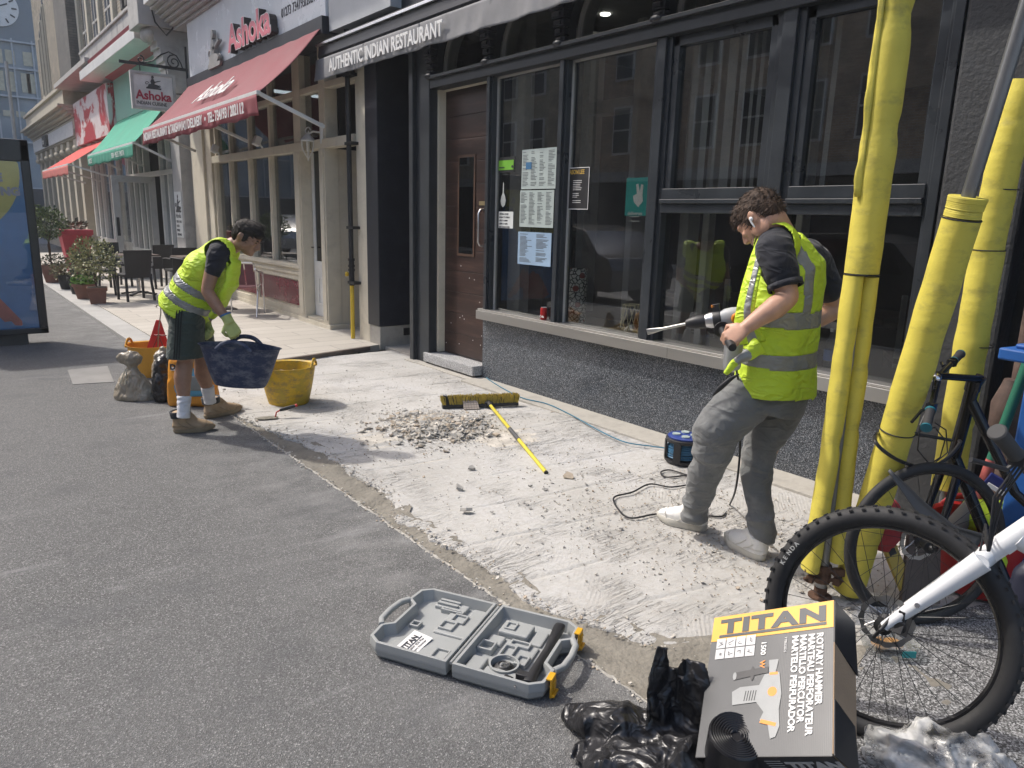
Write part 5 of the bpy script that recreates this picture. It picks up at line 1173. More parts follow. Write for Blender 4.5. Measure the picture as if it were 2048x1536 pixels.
# rubble heap
CH = [M('chip_pale', (.46, .43, .38), .9, var=.3, vs=12), M('chip_tan', (.38, .32, .25), .9, var=.3, vs=12), M('chip_grey', (.31, .30, .28), .9, var=.3, vs=12)]
def chip(mb, c, s, th, rn=random):
    n = rn.randint(4, 6); rot = Matrix.Rotation(rn.uniform(-.5, .5), 3, 'X') @ Matrix.Rotation(rn.uniform(-.5, .5), 3, 'Y') @ Matrix.Rotation(rn.uniform(0, 6.3), 3, 'Z')
    pl = [(s * rn.uniform(.5, 1) * math.cos(k * 2 * PI / n + rn.uniform(-.3, .3)), s * rn.uniform(.35, .8) * math.sin(k * 2 * PI / n + rn.uniform(-.3, .3))) for k in range(n)]
    mb.cur = rn.choice((0, 0, 1, 2))
    mb.add([Vector(c) + rot @ V(a, b_, 0) for a, b_ in pl] + [Vector(c) + rot @ V(a * .9, b_ * .9, th) for a, b_ in pl], [tuple(range(n))[::-1], tuple(range(n, 2 * n))] + [(i, (i + 1) % n, n + (i + 1) % n, n + i) for i in range(n)])
hc = V(2.93, 4.70, 0)
def heap(x, y):
    a, b_ = x - hc.x, y - hc.y; u = a * .80 + b_ * .6; w = -a * .6 + b_ * .80
    r2 = (a / .42) ** 2 + (b_ / .48) ** 2; r2b = ((a - .10) / .30) ** 2 + ((b_ + .12) / .34) ** 2
    return max(0, .048 * math.exp(-r2 * 1.3) + .050 * math.exp(-r2b * 1.8) + .02 * nz((x, y, 0), 6) - .018)
m = MB(); m.grid(lambda u, v: V(hc.x - .65 + 1.3 * u, hc.y - .75 + 1.5 * v, heap(hc.x - .65 + 1.3 * u, hc.y - .75 + 1.5 * v) - .004), 60, 70)
rn = random.Random(3)
for k in range(5200):
    x = hc.x + rn.gauss(0, .21); y = hc.y + rn.gauss(0, .24); z = heap(x, y)
    if z < .004 and rn.random() < .75: continue
    big = rn.random() < .13
    chip(m, (x, y, z + .004), rn.uniform(.022, .048) if big else rn.uniform(.004, .015), rn.uniform(.005, .012) if big else .005, rn)
m.build('rubble_heap', CH, label='heap of broken tile and screed chippings in front of the broom', cat='rubble', kind='stuff')
# grit scattered over the bed
m = MB(); rn = random.Random(11)
for k in range(3800):
    t_ = rn.random()
    if t_ < .45: x = rn.gauss(3.15, .42); y = rn.gauss(2.25, .55)
    elif t_ < .6: x = rn.gauss(2.9, .5); y = rn.gauss(4.7, .5)
    elif t_ < .75: y = rn.uniform(1.6, 6.5); x = edge_x(y) + abs(rn.gauss(0, .05)) - .03
    else: x = rn.uniform(1.9, 4.2); y = rn.uniform(1.1, 7)
    if x < 1.76 or x > 4.2 or y < 1.0 or y > 7.4: continue
    chip(m, (x, y, .006), rn.uniform(.003, .009) if rn.random() < .93 else rn.uniform(.01, .02), .004, rn)
for k in range(450):
    y = rn.uniform(1.3, 6.4); x = tx(y) + rn.gauss(0.002, .014); chip(m, (x, y, .004), rn.uniform(.004, .013), .005, rn)
m.build('loose_grit', CH, label='loose grit and crumbs over the pale bed', cat='grit', kind='stuff')
GR = 'loose stone fragments on the pale bed'
for k, (u, v_, s_, lb) in enumerate(((942, 937, .036, 'rounded grey fragment nearest the rubble heap'), (920, 977, .042, 'dark tilted fragment below the heap, left of the broom handle'), (935, 1022, .046, 'pale flat fragment nearest the mortar strip'), (1138, 954, .055, 'long flat brownish shard beyond the end of the broom handle'), (1061, 972, .020, 'small grey pebble just below the end of the broom handle'), (1092, 980, .024, 'small flat fragment right of the pebble'), (1060, 902, .02, 'tiny dark chip beside the broom handle'), (1372, 845, .02, 'x'), (1243, 1058, .02, 'dark crumb near the black cable'))):
    if lb == 'x': continue
    m = MB(); rn = random.Random(k + 50); p = G(u, v_, .008); chip(m, p, s_, s_ * .35, rn); m.m = [0] * len(m.f)
    m.build('stone_fragment', CH[(2, 2, 0, 1, 2, 2, 2, 0, 2)[k]], label=lb, cat='stone', group=GR)
# broom
bL = G(884, 818, .0); bR = G(1036, 812, .0); d = (bR - bL).normalized(); s_ = V(-d.y, d.x, 0); L = (bR - bL).length
BR_ = thing('yard_broom', 'black and yellow yard broom lying across the bed beside the rubble', 'broom', (bL + bR) / 2)
m = MB(); m.prism([(0, -.025), (L, -.025), (L, .025), (0, .025)], bL + V(0, 0, .008), d, s_, .03); m.build('head_block', BLACKP, BR_, bevel=.006)
m = MB(); rn = random.Random(5)
for k in range(1500):
    t_ = rn.random(); w_ = rn.uniform(-.022, .022); p = bL + d * (L * (.01 + .98 * t_)) + s_ * w_ + V(0, 0, .036)
    q = p + V(0, 0, rn.uniform(.055, .075)) + s_ * (.03 + w_ * .8 + rn.gauss(0, .006)) + d * (rn.gauss(0, .006) + (t_ - .5) * .03)
    q.z -= .012 if rn.random() < .1 else 0
    m.cur = 1 if (t_ < .09 and t_ > .04) or rn.random() < .12 else 0
    a = (q - p).cross(s_).normalized() * .0022; m.add([p - a, p + a, q + a, q - a], [(0, 1, 2, 3)])
    a = (q - p).cross(d).normalized() * .0022; m.add([p - a, p + a, q + a, q - a], [(0, 1, 2, 3)])
m.build('bristles', [M('yellow_bristle', (.50, .37, .06), .6, var=.3, vs=30), BLACKP], BR_)
h0 = bL + d * (L * .60) + V(0, 0, .04) - s_ * .02; h1 = G(1092, 945, .014)
m = MB(); m.tube([h0 + (h1 - h0) * -.01, h0 + (h1 - h0) * .05], [.028, .018], seg=12); m.box(h0, (.07, .07, .03), Matrix.Rotation(math.atan2(d.y, d.x), 3, 'Z')); m.build('socket', BLACKP, BR_, bevel=.004)
m = MB(); m.tube([h0, h0 + (h1 - h0) * .44], .0135, seg=14); m.tube([h0 + (h1 - h0) * .60, h1], .0135, seg=14); m.build('handle', M('yellow_handle', (.60, .50, .05), .4, var=.1), BR_, smooth=True)
m = MB(); m.tube([h0 + (h1 - h0) * .44, h0 + (h1 - h0) * .60], .0152, seg=14); m.build('grip', M('grey_grip', (.07, .07, .075), .6), BR_, smooth=True)
m = MB(); m.tube([h1 - (h1 - h0) * .002, h1 + (h1 - h0) * .004], .0142, seg=14); m.build('end_cap', BLACKP, BR_, smooth=True)
p = bL + d * (L * .26) - s_ * .085
tm = MB(); tm.prism([(0, 0), (.135, 0), (.125, .15), (.005, .15)], p + V(0, 0, .012), d, (s_ * .85 + V(0, 0, .62)), -.014)
TL_ = tm.build('broken_tile', M('pinkish_tile', (.34, .29, .25), .8, var=.15), label='broken ribbed tile resting on the broom bristles', cat='tile', bevel=.002)
m = MB(); yd = (s_ * .85 + V(0, 0, .62)).normalized(); nn_ = d.cross(yd)
for k in range(5): m.bar(p + V(0, 0, .012) + d * (.02 + .024 * k) + nn_ * .0006 * 1, p + V(0, 0, .012) + d * (.02 + .024 * k) + yd * .148 + nn_ * .0006, .003, .002, side=nn_)
for k in range(5): m.bar(p + V(0, 0, .012) + yd * (.02 + .027 * k) + nn_ * .0006, p + V(0, 0, .012) + d * .13 + yd * (.02 + .027 * k) + nn_ * .0006, .003, .002, side=nn_)
m.build('key_ribs', M('tile_groove', (.2, .17, .15), .9), TL_)
# cable reel and cables
RC = V(3.90, 3.03, .0); RL = thing('cable_reel', 'black cable reel with blue socket plate beside the granite base', 'cable reel', RC)
m = MB(); m.lathe([(.115, .006), (.13, .02), (.13, .035), (.1, .035), (.1, .15), (.13, .155), (.13, .175), (.12, .18)], RC, seg=36)
for k in range(6):
    an = k * PI / 3 + .3; m.box(RC + V(.126 * math.cos(an), .126 * math.sin(an), .095), (.012, .05, .13), Matrix.Rotation(an, 3, 'Z'))
m.build('drum', BLACKP, RL, smooth=True)
m = MB(); m.tube([RC + V((.104 + .008 * (k // 40 % 2)) * math.cos(k * PI / 10), (.104 + .008 * (k // 40 % 2)) * math.sin(k * PI / 10), .045 + .0011 * (k % 95)) for k in range(300)], .006, seg=6); m.build('wound_cable', M('blue_cable', (.03, .12, .22), .5), RL, smooth=True)
m = MB(); m.lathe([(.115, .178), (.118, .19), (.10, .196), (.0, .196)], RC, seg=36); m.build('socket_plate', M('blue_plate', (.02, .045, .22), .45), RL, smooth=True)
for k in range(4):
    an = k * PI / 2 + .7; m = MB(); m.lathe([(.028, .195), (.028, .203), (.0, .203)], RC + V(.06 * math.cos(an), .06 * math.sin(an), 0), seg=16); m.build('socket', M('plate_sticker', (.35, .42, .40), .5), RL)
def cable(name, lab, px, mt_, r=.0045, z=.012, ends=None):
    pts = [G(u, v_, z) for u, v_ in px]
    if ends: pts += ends
    out = []
    for i in range(len(pts) - 1):
        p0, p1, p2, p3 = pts[max(i - 1, 0)], pts[i], pts[i + 1], pts[min(i + 2, len(pts) - 1)]
        for k in range(8):
            t_ = k / 8; out.append(.5 * ((2 * p1) + (p2 - p0) * t_ + (2 * p0 - 5 * p1 + 4 * p2 - p3) * t_ * t_ + (3 * p1 - p0 - 3 * p2 + p3) * t_ ** 3))
    out.append(pts[-1]); m = MB(); m.tube(out, r, seg=8)
    return m.build(name, mt_, smooth=True, label=lab, cat='cable')
cable('blue_extension_cable', 'thin blue extension cable running along the shopfront from the door to the reel', [(962, 746), (985, 764), (1040, 794), (1095, 808), (1150, 834), (1200, 862), (1250, 884), (1300, 892), (1345, 898)], M('blue_flex', (.04, .16, .24), .45), .005, .022)
cable('black_power_cable', 'black flex looping over the bed under the drilling worker and up to the drill', [(1405, 955), (1375, 950), (1340, 940), (1322, 944), (1332, 954), (1372, 952), (1400, 962), (1345, 974), (1300, 968), (1265, 984), (1228, 995), (1238, 1020), (1262, 1036), (1312, 1028), (1360, 1028), (1420, 1032), (1447, 1031), (1460, 1008)], BLACKP, .0052, .012, ends=[W(1472, 975, 3.45), W(1480, 900, 3.42), W(1479, 830, 3.40), W(1478, 775, 3.36), W(1472, 735, 3.30), W(1466, 705, 3.25)])
# pavement inspection cover
m = MB(); a, b_ = G(137, 742), G(225, 730); 
m.add([G(135, 740, .007), G(215, 732, .007), G(228, 764, .007), G(146, 769, .007)], [(0, 1, 2, 3)]); m.build('utility_cover', M('concrete_cover', (.22, .215, .205), .85, var=.2, vs=3, bs=.3), label='square concrete utility cover in the tarmac', cat='utility cover', solid=.004)
# ------------------------------------------------------------ the two workers
def skinmat(name, c):
    m, n, b = _nodes(name); q = N(n, 'TexNoise', i_Scale=22.0, i_Detail=5.0); n.links.new(coords(n), q.inputs['Vector'])
    n.links.new(ramp(n, q.outputs[0], [(.3, tuple(x * .86 for x in c)), (.7, tuple(min(1, x * 1.1) for x in c))]).outputs[0], b.inputs['Base Color'])
    b.inputs['Roughness'].default_value = .5; b.inputs['Subsurface Weight'].default_value = .12; b.inputs['Subsurface Radius'].default_value = (.012, .005, .003); b.inputs['Subsurface Scale'].default_value = .6
    bump(n, b, q.outputs[0], .12, .002); return m
def head_prims(m, c, F, U, k=1.0):
    """head with face: skull, jaw, brow, nose, lips, ear; c = skull centre, F forward, U crown direction"""
    F = Vector(F).normalized(); U = Vector(U); U = (U - F * U.dot(F)).normalized(); S = F.cross(U)   # S towards the person's right
    Rm = Matrix((S, F, U)).transposed()
    def P(s, f, u): return c + (S * s + F * f + U * u) * k
    def E(s, f, u, rs, rf, ru, tilt=0): m.ell(P(s, f, u), (rs * k, rf * k, ru * k), Rm @ Matrix.Rotation(tilt, 3, 'X'), 18, 12)
    E(0, -.012, .018, .076, .097, .086); E(0, .022, -.02, .066, .072, .085); E(0, .045, -.072, .047, .046, .040)
    E(0, .078, -.088, .022, .020, .018); E(0, .072, .022, .055, .022, .020)
    for s in (-1, 1):
        E(s * .058, .0, -.055, .016, .045, .038, .5); E(s * .036, .074, -.018, .020, .015, .014); E(s * .030, .083, .018, .022, .010, .008)
        E(s * .077, -.010, -.010, .008, .018, .030, -.25); E(s * .084, -.018, .004, .006, .012, .020, -.25); E(s * .0135, .101, -.036, .009, .010, .008)
        E(s * .030, .082, .000, .013, .008, .008)
    m.loft([P(0, .086, .014), P(0, .101, -.008), P(0, .112, -.028), P(0, .100, -.038)], [(.009 * k, .010 * k), (.011 * k, .013 * k), (.013 * k, .014 * k), (.010 * k, .012 * k)], side=[S] * 4, seg=10)
    E(0, .090, -.056, .020, .011, .006); E(0, .088, -.066, .017, .011, .007)
    return P, Rm
def hair_prims(m, P, Rm, k=1.0, fringe=.02, low=-.03):
    def E(s, f, u, rs, rf, ru, tilt=0): m.ell(P(s, f, u), (rs * k, rf * k, ru * k), Rm @ Matrix.Rotation(tilt, 3, 'X'), 22, 14)
    E(0, -.018, .033, .080, .098, .083); E(0, .035, .075, .062, .055, .034, -.35); E(0, -.055, -.005, .068, .055, .070)
    E(0, .070, .066 - fringe * .3, .055, .022, .022 + fringe * .5)
    for s in (-1, 1): E(s * .066, .012, .005, .014, .022, .038)
def finish_hair(m, voxel, mat_, parent, seed, tuft):
    v, f, nn = remesh(m, voxel, 2)
    v = [p + n * (.0035 * nz(V(p.x, p.y, p.z * .6) + V(seed, 0, 0), 60) + .005 * nz(p + V(0, seed, 0), 24)) for p, n in zip(v, nn)]
    q = MB(); q.add(v, f)
    rn = random.Random(seed)
    for _ in range(tuft[0]):                                    # short separate locks breaking the outline
        i = rn.randrange(len(v)); p, n = v[i], nn[i]
        t_ = (n.cross(tuft[2]).cross(n) + n * rn.uniform(.15, .5) + Vector((rn.uniform(-.3, .3),) * 3)).normalized()
        L = tuft[1] * rn.uniform(.6, 1.3); w = n.cross(t_).normalized() * .0022
        q.add([p - w, p + w, p + t_ * L * .6 + w * .7 + n * .002, p + t_ * L + n * rn.uniform(-.002, .004)], [(0, 1, 2, 3)])
    return q.build('hair', mat_, parent, smooth=True, angle=180)
def hand_prims(m, wrist, palm_dir, back, thumb_side, curl=1.0, k=1.0, grip=None, rf=.0088):
    """palm, four unequal bent fingers and a thumb; back = direction of the back of the hand, thumb_side = +1/-1 along dir x back"""
    d = Vector(palm_dir).normalized(); b = Vector(back); b = (b - d * b.dot(d)).normalized(); s = d.cross(b) * thumb_side
    w = Vector(wrist)
    m.loft([w - d * .01, w + d * .02 * k, w + d * .055 * k, w + d * .088 * k], [(.026 * k, .019 * k), (.034 * k, .017 * k), (.041 * k, .015 * k), (.040 * k, .0125 * k)], side=[s] * 4, seg=18, sq=.85)
    for i, (off, L, ex) in enumerate(((.029, .072, 0), (.010, .080, .004), (-.010, .074, .002), (-.028, .058, -.006))):
        p = w + d * (.084 + ex) * k + s * off * k; a = 0; pts = [p - d * .012]; rad = [rf * 1.12]
        for j, fr in enumerate((.42, .32, .26)):
            pts.append(p); rad.append(rf * (1.08 - .08 * j)); a += curl * (.95, 1.05, .75)[j] * (1 + .06 * i)
            p = p + (d * math.cos(a) - b * math.sin(a)) * L * fr * k
        pts.append(p); rad.append(rf * .72); m.loft(pts, rad, side=[s] * len(pts), seg=10)
        m.ell(p, (rf * .72,) * 3, None, 10, 6); m.ell(pts[1] + b * .002, (rf * 1.15,) * 3, None, 10, 6)
    t0 = w + d * .018 * k + s * .028 * k; t1 = t0 + (s * .75 + d * .62 - b * .30).normalized() * .040 * k
    t2 = t1 + (d * .72 + s * (.25 - .5 * curl) - b * .62 * curl).normalized() * .034 * k; t3 = t2 + (d * .55 - s * .55 * curl - b * .62 * curl).normalized() * .026 * k
    m.loft([t0 - s * .01, t0, t1, t2, t3], [.015 * k, .0145 * k, .0115 * k, .0105 * k, .0075 * k], seg=12); m.ell(t3, (.0078 * k,) * 3, None, 10, 6)
def limb(m, pts, rad, flat=1.0, side=None):
    """smooth tapering limb through several stations"""
    P = [Vector(p) for p in pts]; out = []; ro = []
    for i in range(len(P) - 1):
        p0, p1, p2, p3 = P[max(i - 1, 0)], P[i], P[i + 1], P[min(i + 2, len(P) - 1)]
        for k in range(5):
            t = k / 5; out.append(.5 * ((2 * p1) + (p2 - p0) * t + (2 * p0 - 5 * p1 + 4 * p2 - p3) * t * t + (3 * p1 - p0 - 3 * p2 + p3) * t ** 3)); ro.append(rad[i] + (rad[i + 1] - rad[i]) * t)
    out.append(P[-1]); ro.append(rad[-1])
    m.loft(out, [(r, r * flat) for r in ro], side=[Vector(side)] * len(out) if side is not None else None, seg=18)
    m.ell(P[0], (rad[0] * .96,) * 3); m.ell(P[-1], (rad[-1] * .96,) * 3)
def folds(v, nn, amp, f, seed, axis, stretch=2.5, mask=None):
    """cloth creases running across the given axis"""
    a = Vector(axis).normalized(); out = []
    for p, n in zip(v, nn):
        u = p.dot(a); q = (p - a * u) / stretch + a * u + V(seed * 3.1, 0, 0)
        r = (1 - abs(nz(q, f)) * 2.6) * .9 - .35 + nz(q + V(3, 3, 3), f * .45) * .9 + (1 - abs(nz(q, f * 2.1)) * 2.6) * .35 + nz(q, f * 4) * .10
        k = mask(p) if mask else 1
        out.append(p + n * (amp * k * r))
    return out
def onto2(p, c0, vs_):
    d_ = (p - c0).normalized(); b_ = max((q for q in vs_ if ((q - c0) - d_ * (q - c0).dot(d_)).length < .012), key=lambda q: (q - c0).dot(d_), default=p)
    return c0 + d_ * ((b_ - c0).dot(d_) + .0005)
def shoe(name, parent, heel, toe, up_h, mat_u, mat_s, w=.047, h=.075, boot=0, sole=.032, collar=None, roll=0.0, lacemat=None, lift=0.0, vz=1.0):
    heel, toe = Vector(heel), Vector(toe); d = (toe - heel); L = d.length; d.normalize(); up = V(0, 0, 1); up = (up - d * up.dot(d)).normalized(); s = d.cross(up)
    if roll: up = (up + s * roll).normalized(); s = d.cross(up)
    ol = []
    for k in range(28):
        a = 2 * PI * k / 28; x = L * (.5 - .5 * math.cos(a)); t = x / L
        wd = w * (math.sin(PI * min(max(t, .001), .999)) ** .42) * (.86 + .22 * math.exp(-((t - .72) / .2) ** 2) - .06 * math.exp(-((t - .42) / .12) ** 2))
        ol.append((x, wd * (1 if a < PI else -1)))
    m = MB(); n = len(ol); rings = []
    for z, g in ((0, .95), (sole * .25, 1.0), (sole * .8, 1.02), (sole, .97)):
        rings.append([heel + d * (L / 2 + (x - L / 2) * g) + s * y * g + up * (z + (.012 * max(0, x / L - .72) / .28 if z < .01 else .006 * max(0, x / L - .72) / .28)) for x, y in ol])
    m.add([p for r in rings for p in r], [tuple(range(n))[::-1]] + [(j * n + i, j * n + (i + 1) % n, (j + 1) * n + (i + 1) % n, (j + 1) * n + i) for j in range(3) for i in range(n)] + [tuple(3 * n + i for i in range(n))])
    U = MB(); c = lambda x, z, y=0: heel + d * (L * x) + up * z + s * y
    U.loft([c(.04, .03), c(.10, .045), c(.25, .05), c(.45, .045), c(.65, .038), c(.82, .030), c(.93, .026), c(.985, .022)], [(.012, w * .55), (.044, w * .84), (.052, w * .90), (.048, w * .92), (.040, w * .97), (.034, w * .96), (.026, w * .76), (.006, w * .3)], side=[up] * 8, seg=22)
    hh = h + boot
    U.loft([c(.20, .04), c(.20, .08), c(.185, hh)], [(w * .86, .062 if not boot else .068), (w * .84, .058), (w * .92, .056)], side=[s] * 3, seg=20)
    U.loft([c(.24, hh * .92), c(.40, .088 + boot * .4), c(.60, .062)], [(.022, w * .66), (.024, w * .6), (.014, w * .55)], side=[up] * 3, seg=16)
    v, f, nn = remesh(U, .005, 4); v = folds(v, nn, .0016, 22, 2, d, 2)
    for p in v: p += up * ((vz - 1) * max(0, (p - heel).dot(up) - sole))
    for p in v:
        q_ = p - heel; hz = q_.dot(up); xx = q_.dot(d); yy = q_.dot(s)
        if hz < sole * .9: p += up * (sole * .9 - hz)
        if hz < sole * 1.5:
            t_ = min(max(xx / L, .02), .98); lim = w * (math.sin(PI * t_) ** .42) * .93
            if abs(yy) > lim: p -= s * (yy - math.copysign(lim, yy))
    q = MB(); q.add(v, f); u_ = q.build(name, mat_u, parent, smooth=True, angle=180)
    m.build('sole', mat_s, u_, smooth=True, angle=50)
    q = MB()
    for sg in (-1, 1):                                          # stitched side panels and toe cap
        for pts in (((.30, .085, .62), (.42, .058, .80), (.52, .040, .92)), ((.12, .085, .80), (.22, .062, .92), (.34, .042, .96)), ((.74, .040, .94), (.78, .062, .55), (.79, .068, .0))):
            q.tube([onto2(c(x, z, sg * w * y * 1.25), c(x, z * .8, 0), v) for x, z, y in pts], .0022, seg=6)
    q.build('stitched_panels', mat_s, u_, smooth=True)
    if lacemat:
        q = MB()
        for k in range(5):
            x = .34 + .06 * k; z = (.104 - .010 * k + (.022 if boot else 0) * (1 - k / 4) - sole) * vz + sole
            q.tube([c(x, z - .012, -w * .55), c(x + .01, z, -w * .2), c(x + .02, z + .001, w * .2), c(x + .02, z - .012, w * .55)], .0028, seg=6)
        q.build('laces', lacemat, u_)
    return u_, c
def wrinkle(m, sc=8.5, amt=.42, dist=.02, st=(1, 1, 1.9)):
    n = m.node_tree; b = n.nodes['Principled BSDF']; c = coords(n, st)
    q = N(n, 'TexNoise', i_Scale=sc, i_Detail=1.5, i_Roughness=.4, i_Distortion=1.0); n.links.new(c, q.inputs['Vector'])
    r = math_(n, 'ABSOLUTE', math_(n, 'SUBTRACT', q.outputs[0], .5)); r2 = math_(n, 'MULTIPLY', r, -3.0)
    old = b.inputs['Normal'].links[0].from_socket if b.inputs['Normal'].links else None
    x = n.nodes.new('ShaderNodeBump'); x.inputs['Strength'].default_value = amt; x.inputs['Distance'].default_value = dist
    n.links.new(r2, x.inputs['Height'])
    if old: n.links.new(old, x.inputs['Normal'])
    n.links.new(x.outputs[0], b.inputs['Normal']); return m
def tone(name, c, var=.12, vs=8, rough=.85, dirt=None, damt=.4, bs=.2, dscale=7): return wrinkle(M(name, c, rough, var=var, vs=vs, bs=bs, bsc=260, bd=.002, dirt=dirt, damt=damt, dscale=dscale, sheen=.15))
HIVIS = M('hi_vis_yellow', (.52, .70, .035), .6, var=.06, vs=5, bs=.15, bsc=300, bd=.001, dirt=(.36, .46, .04), dscale=5, damt=.35); wrinkle(HIVIS, 10.0, .55, .02)
REFL = wrinkle(M('reflective_tape', (.27, .275, .27), .38, .25, var=.15, vs=8), 12.0, .4, .015)
NAVYC = tone('navy_cotton', (.0095, .011, .018)); SOCK = tone('white_sock', (.60, .60, .62)); GREYJ = tone('grey_jersey', (.145, .15, .15), .10, 10, .95, (.36, .36, .35), .30, .35)
SKIN1 = skinmat('tanned_skin', (.30, .165, .105)); SKIN2 = skinmat('fair_skin', (.50, .285, .195))
HAIR = M('dark_brown_hair', (.016, .011, .008), .75, var=.4, vs=60, stretch=(1, 1, .3))
def vest_from(prims, frame_, neck_c, neck_r, arms, hem, bands, parent, seed, fold_axis, voxel=.010, amp=.009, open_front=None):
    o, L, Fd, A = frame_
    m = MB(); prims(m); v, f, nn = remesh(m, voxel, 6); v = folds(v, nn, amp, 8.5, seed, fold_axis, 2.6)
    loc = lambda p: (Vector((p - o).dot(x) for x in (L, Fd, A)))
    def cut(p):
        if (p - neck_c).length < neck_r: return True
        for c, ax, r, lim in arms:
            w = p - c
            if w.dot(ax) > lim and (w - ax * w.dot(ax)).length < r: return True
        q = loc(p)
        if q.z < hem(q): return True
        if open_front and open_front(q): return True
        return False
    keep = split(v, f, cut)[1]
    tape, cloth = split(keep.v, keep.f, lambda p: bands(loc(p)))
    V_ = cloth.build('hi_vis_vest', HIVIS, parent, smooth=True, angle=180, solid=.003)
    tape.build('reflective_tape', REFL, V_, smooth=True, angle=180, solid=.005)
    return V_
ZV = V(0, 0, 1)
# ============ worker 1: stooping over the navy tub on the left, facing right
w1 = thing('person', 'stooping man in hi-vis vest, dark green shorts and tan boots carrying a navy tub', 'person', (1.50, 5.60, 0))
def w(u, v, s): return W(u, v, s)
pel = w(372, 612, 5.27); che = w(418, 532, 5.25); nb = w(453, 492, 5.24); hd = w(494, 474, 5.22)
hF = (RIGHT * .84 - FH * .10 - ZV * .50).normalized(); hU = (RIGHT * .50 + ZV * .86).normalized()
A1_ = (che - pel).normalized(); L1 = FH; F1 = A1_.cross(L1); F1 = F1 if F1.dot(ZV) < 0 else -F1
sR, eR, wR = w(437, 508, 5.04), w(414, 582, 4.98), w(457, 642, 4.94)
sL, eL, wL = w(452, 508, 5.46), w(432, 592, 5.50), w(412, 648, 5.30)
kR, aR = w(371, 722, 5.20), w(367, 826, 5.12); kL, aL = w(405, 720, 5.40), w(419, 798, 5.47); hR, hL = w(376, 622, 5.18), w(386, 620, 5.36)
m = MB(); Pf, Rm = head_prims(m, hd, hF, hU, 1.0)
limb(m, [nb - A1_ * .02, hd - hU * .075 - hF * .035], [.062, .054])
m.loft([pel, (pel + che) / 2, che, nb], [(.15, .10), (.14, .10), (.165, .115), (.09, .07)], side=[FH] * 4, seg=20)
limb(m, [sR, (sR + eR) / 2 + RIGHT * -.005, eR], [.055, .050, .040]); limb(m, [eR, eR * .6 + wR * .4 - RIGHT * .006, wR], [.041, .041, .026])
limb(m, [sL, (sL + eL) / 2, eL], [.055, .050, .040]); limb(m, [eL, eL * .6 + wL * .4, wL], [.041, .041, .026])
for h_, k_, a_ in ((hR, kR, aR), (hL, kL, aL)):
    limb(m, [h_, (h_ + k_) / 2, k_], [.085, .078, .056]); limb(m, [k_, k_ * .68 + a_ * .32 - RIGHT * .016, k_ * .35 + a_ * .65 - RIGHT * .004, a_], [.055, .061, .044, .036])
v, f, nn = remesh(m, .0065, 4, .5)
q = MB(); q.add(v, f); q.build('body', SKIN1, w1, smooth=True, angle=180)
m = MB(); hair_prims(m, Pf, Rm, 1.0, .03); 
m.ell(Pf(0, .082, .060), (.045, .022, .018), Rm @ Matrix.Rotation(-.6, 3, 'X')); m.ell(Pf(0, .02, .098), (.05, .055, .03), Rm)
finish_hair(m, .006, HAIR, w1, 3, (900, .022, hF))
m = MB()
for s in (-1, 1): m.ell(Pf(s * .029, .0845, .006), (.011, .008, .007), Rm); 
m.build('eyes', M('dark_eye', (.03, .02, .015), .2), w1, smooth=True)
m = MB()
for s in (-1, 1): m.ell(Pf(s * .030, .094, .020), (.019, .006, .004), Rm)
m.ell(Pf(0, .099, -.052), (.021, .005, .003), Rm); m.build('eyebrows', HAIR, w1, smooth=True)
def shirt1(m):
    m.loft([pel + A1_ * .02, (pel + che) / 2, che, nb - A1_ * .015], [(.165, .115), (.165, .12), (.185, .130), (.085, .07)], side=[FH] * 4, seg=20)
    limb(m, [sR + (nb - sR) * .35, sR, sR * .58 + eR * .42], [.080, .074, .062]); limb(m, [sL + (nb - sL) * .35, sL, sL * .5 + eL * .5], [.080, .074, .062])
m = MB(); shirt1(m); v, f, nn = remesh(m, .009, 5); v = folds(v, nn, .006, 11, 1, (sR - eR), 2); q = MB(); q.add(v, f); q.build('t_shirt', NAVYC, w1, smooth=True, angle=180)
def vestp(m):
    m.loft([pel - A1_ * .05 + F1 * .0, pel + A1_ * .06 + F1 * .015, (pel + che) / 2 + F1 * .02, che + F1 * .005, nb - A1_ * .015 - F1 * .0], [(.215, .185), (.21, .180), (.205, .172), (.205, .150), (.12, .085)], side=[FH] * 5, seg=28)
    for s_ in (sR, sL): m.ell(s_ * .8 + nb * .2 + A1_ * .0, (.10, .10, .10))
    m.loft([w(470, 520, 5.1), w(462, 570, 5.08), w(440, 610, 5.10), w(425, 632, 5.14)], [(.03, .07), (.035, .10), (.04, .10), (.02, .07)], side=[RIGHT] * 4, seg=16)
vest_from(vestp, (pel, L1, F1, A1_), nb + RIGHT * .03 + A1_ * .05, .105, [(sR + ZV * .01 + RIGHT * .0, -L1, .115, .015), (sL, L1, .115, .015)], lambda q: -.035 + .14 * (q.y - .05) * (1 if q.y > .05 else 0) * -1,
          lambda q: (.055 < q.z < .108) or (.170 < q.z < .223), w1, 5, A1_ + F1 * .3, open_front=None)
SH = tone('dark_green_sports_cloth', (.030, .048, .040), .12, 6, .7, (.12, .13, .12), .2)
def shorts(m):
    m.loft([pel + A1_ * .06, pel, hR * .5 + hL * .5 - ZV * .05], [(.18, .145), (.19, .155), (.185, .15)], side=[FH] * 3, seg=24)
    limb(m, [hR, (hR + kR) / 2, kR + ZV * .015], [.118, .122, .122]); limb(m, [hL, (hL + kL) / 2, kL + ZV * .02], [.112, .112, .108])
m = MB(); shorts(m); v, f, nn = remesh(m, .009, 5); v = folds(v, nn, .008, 6, 9, RIGHT + FH * .4, 3.5)
keep = split(v, f, lambda p: p.z < kR.z + .03)[1]
SO = MB(); SO.add(keep.v, keep.f); SO = SO.build('shorts', SH, w1, smooth=True, angle=180, solid=.004)
m = MB()
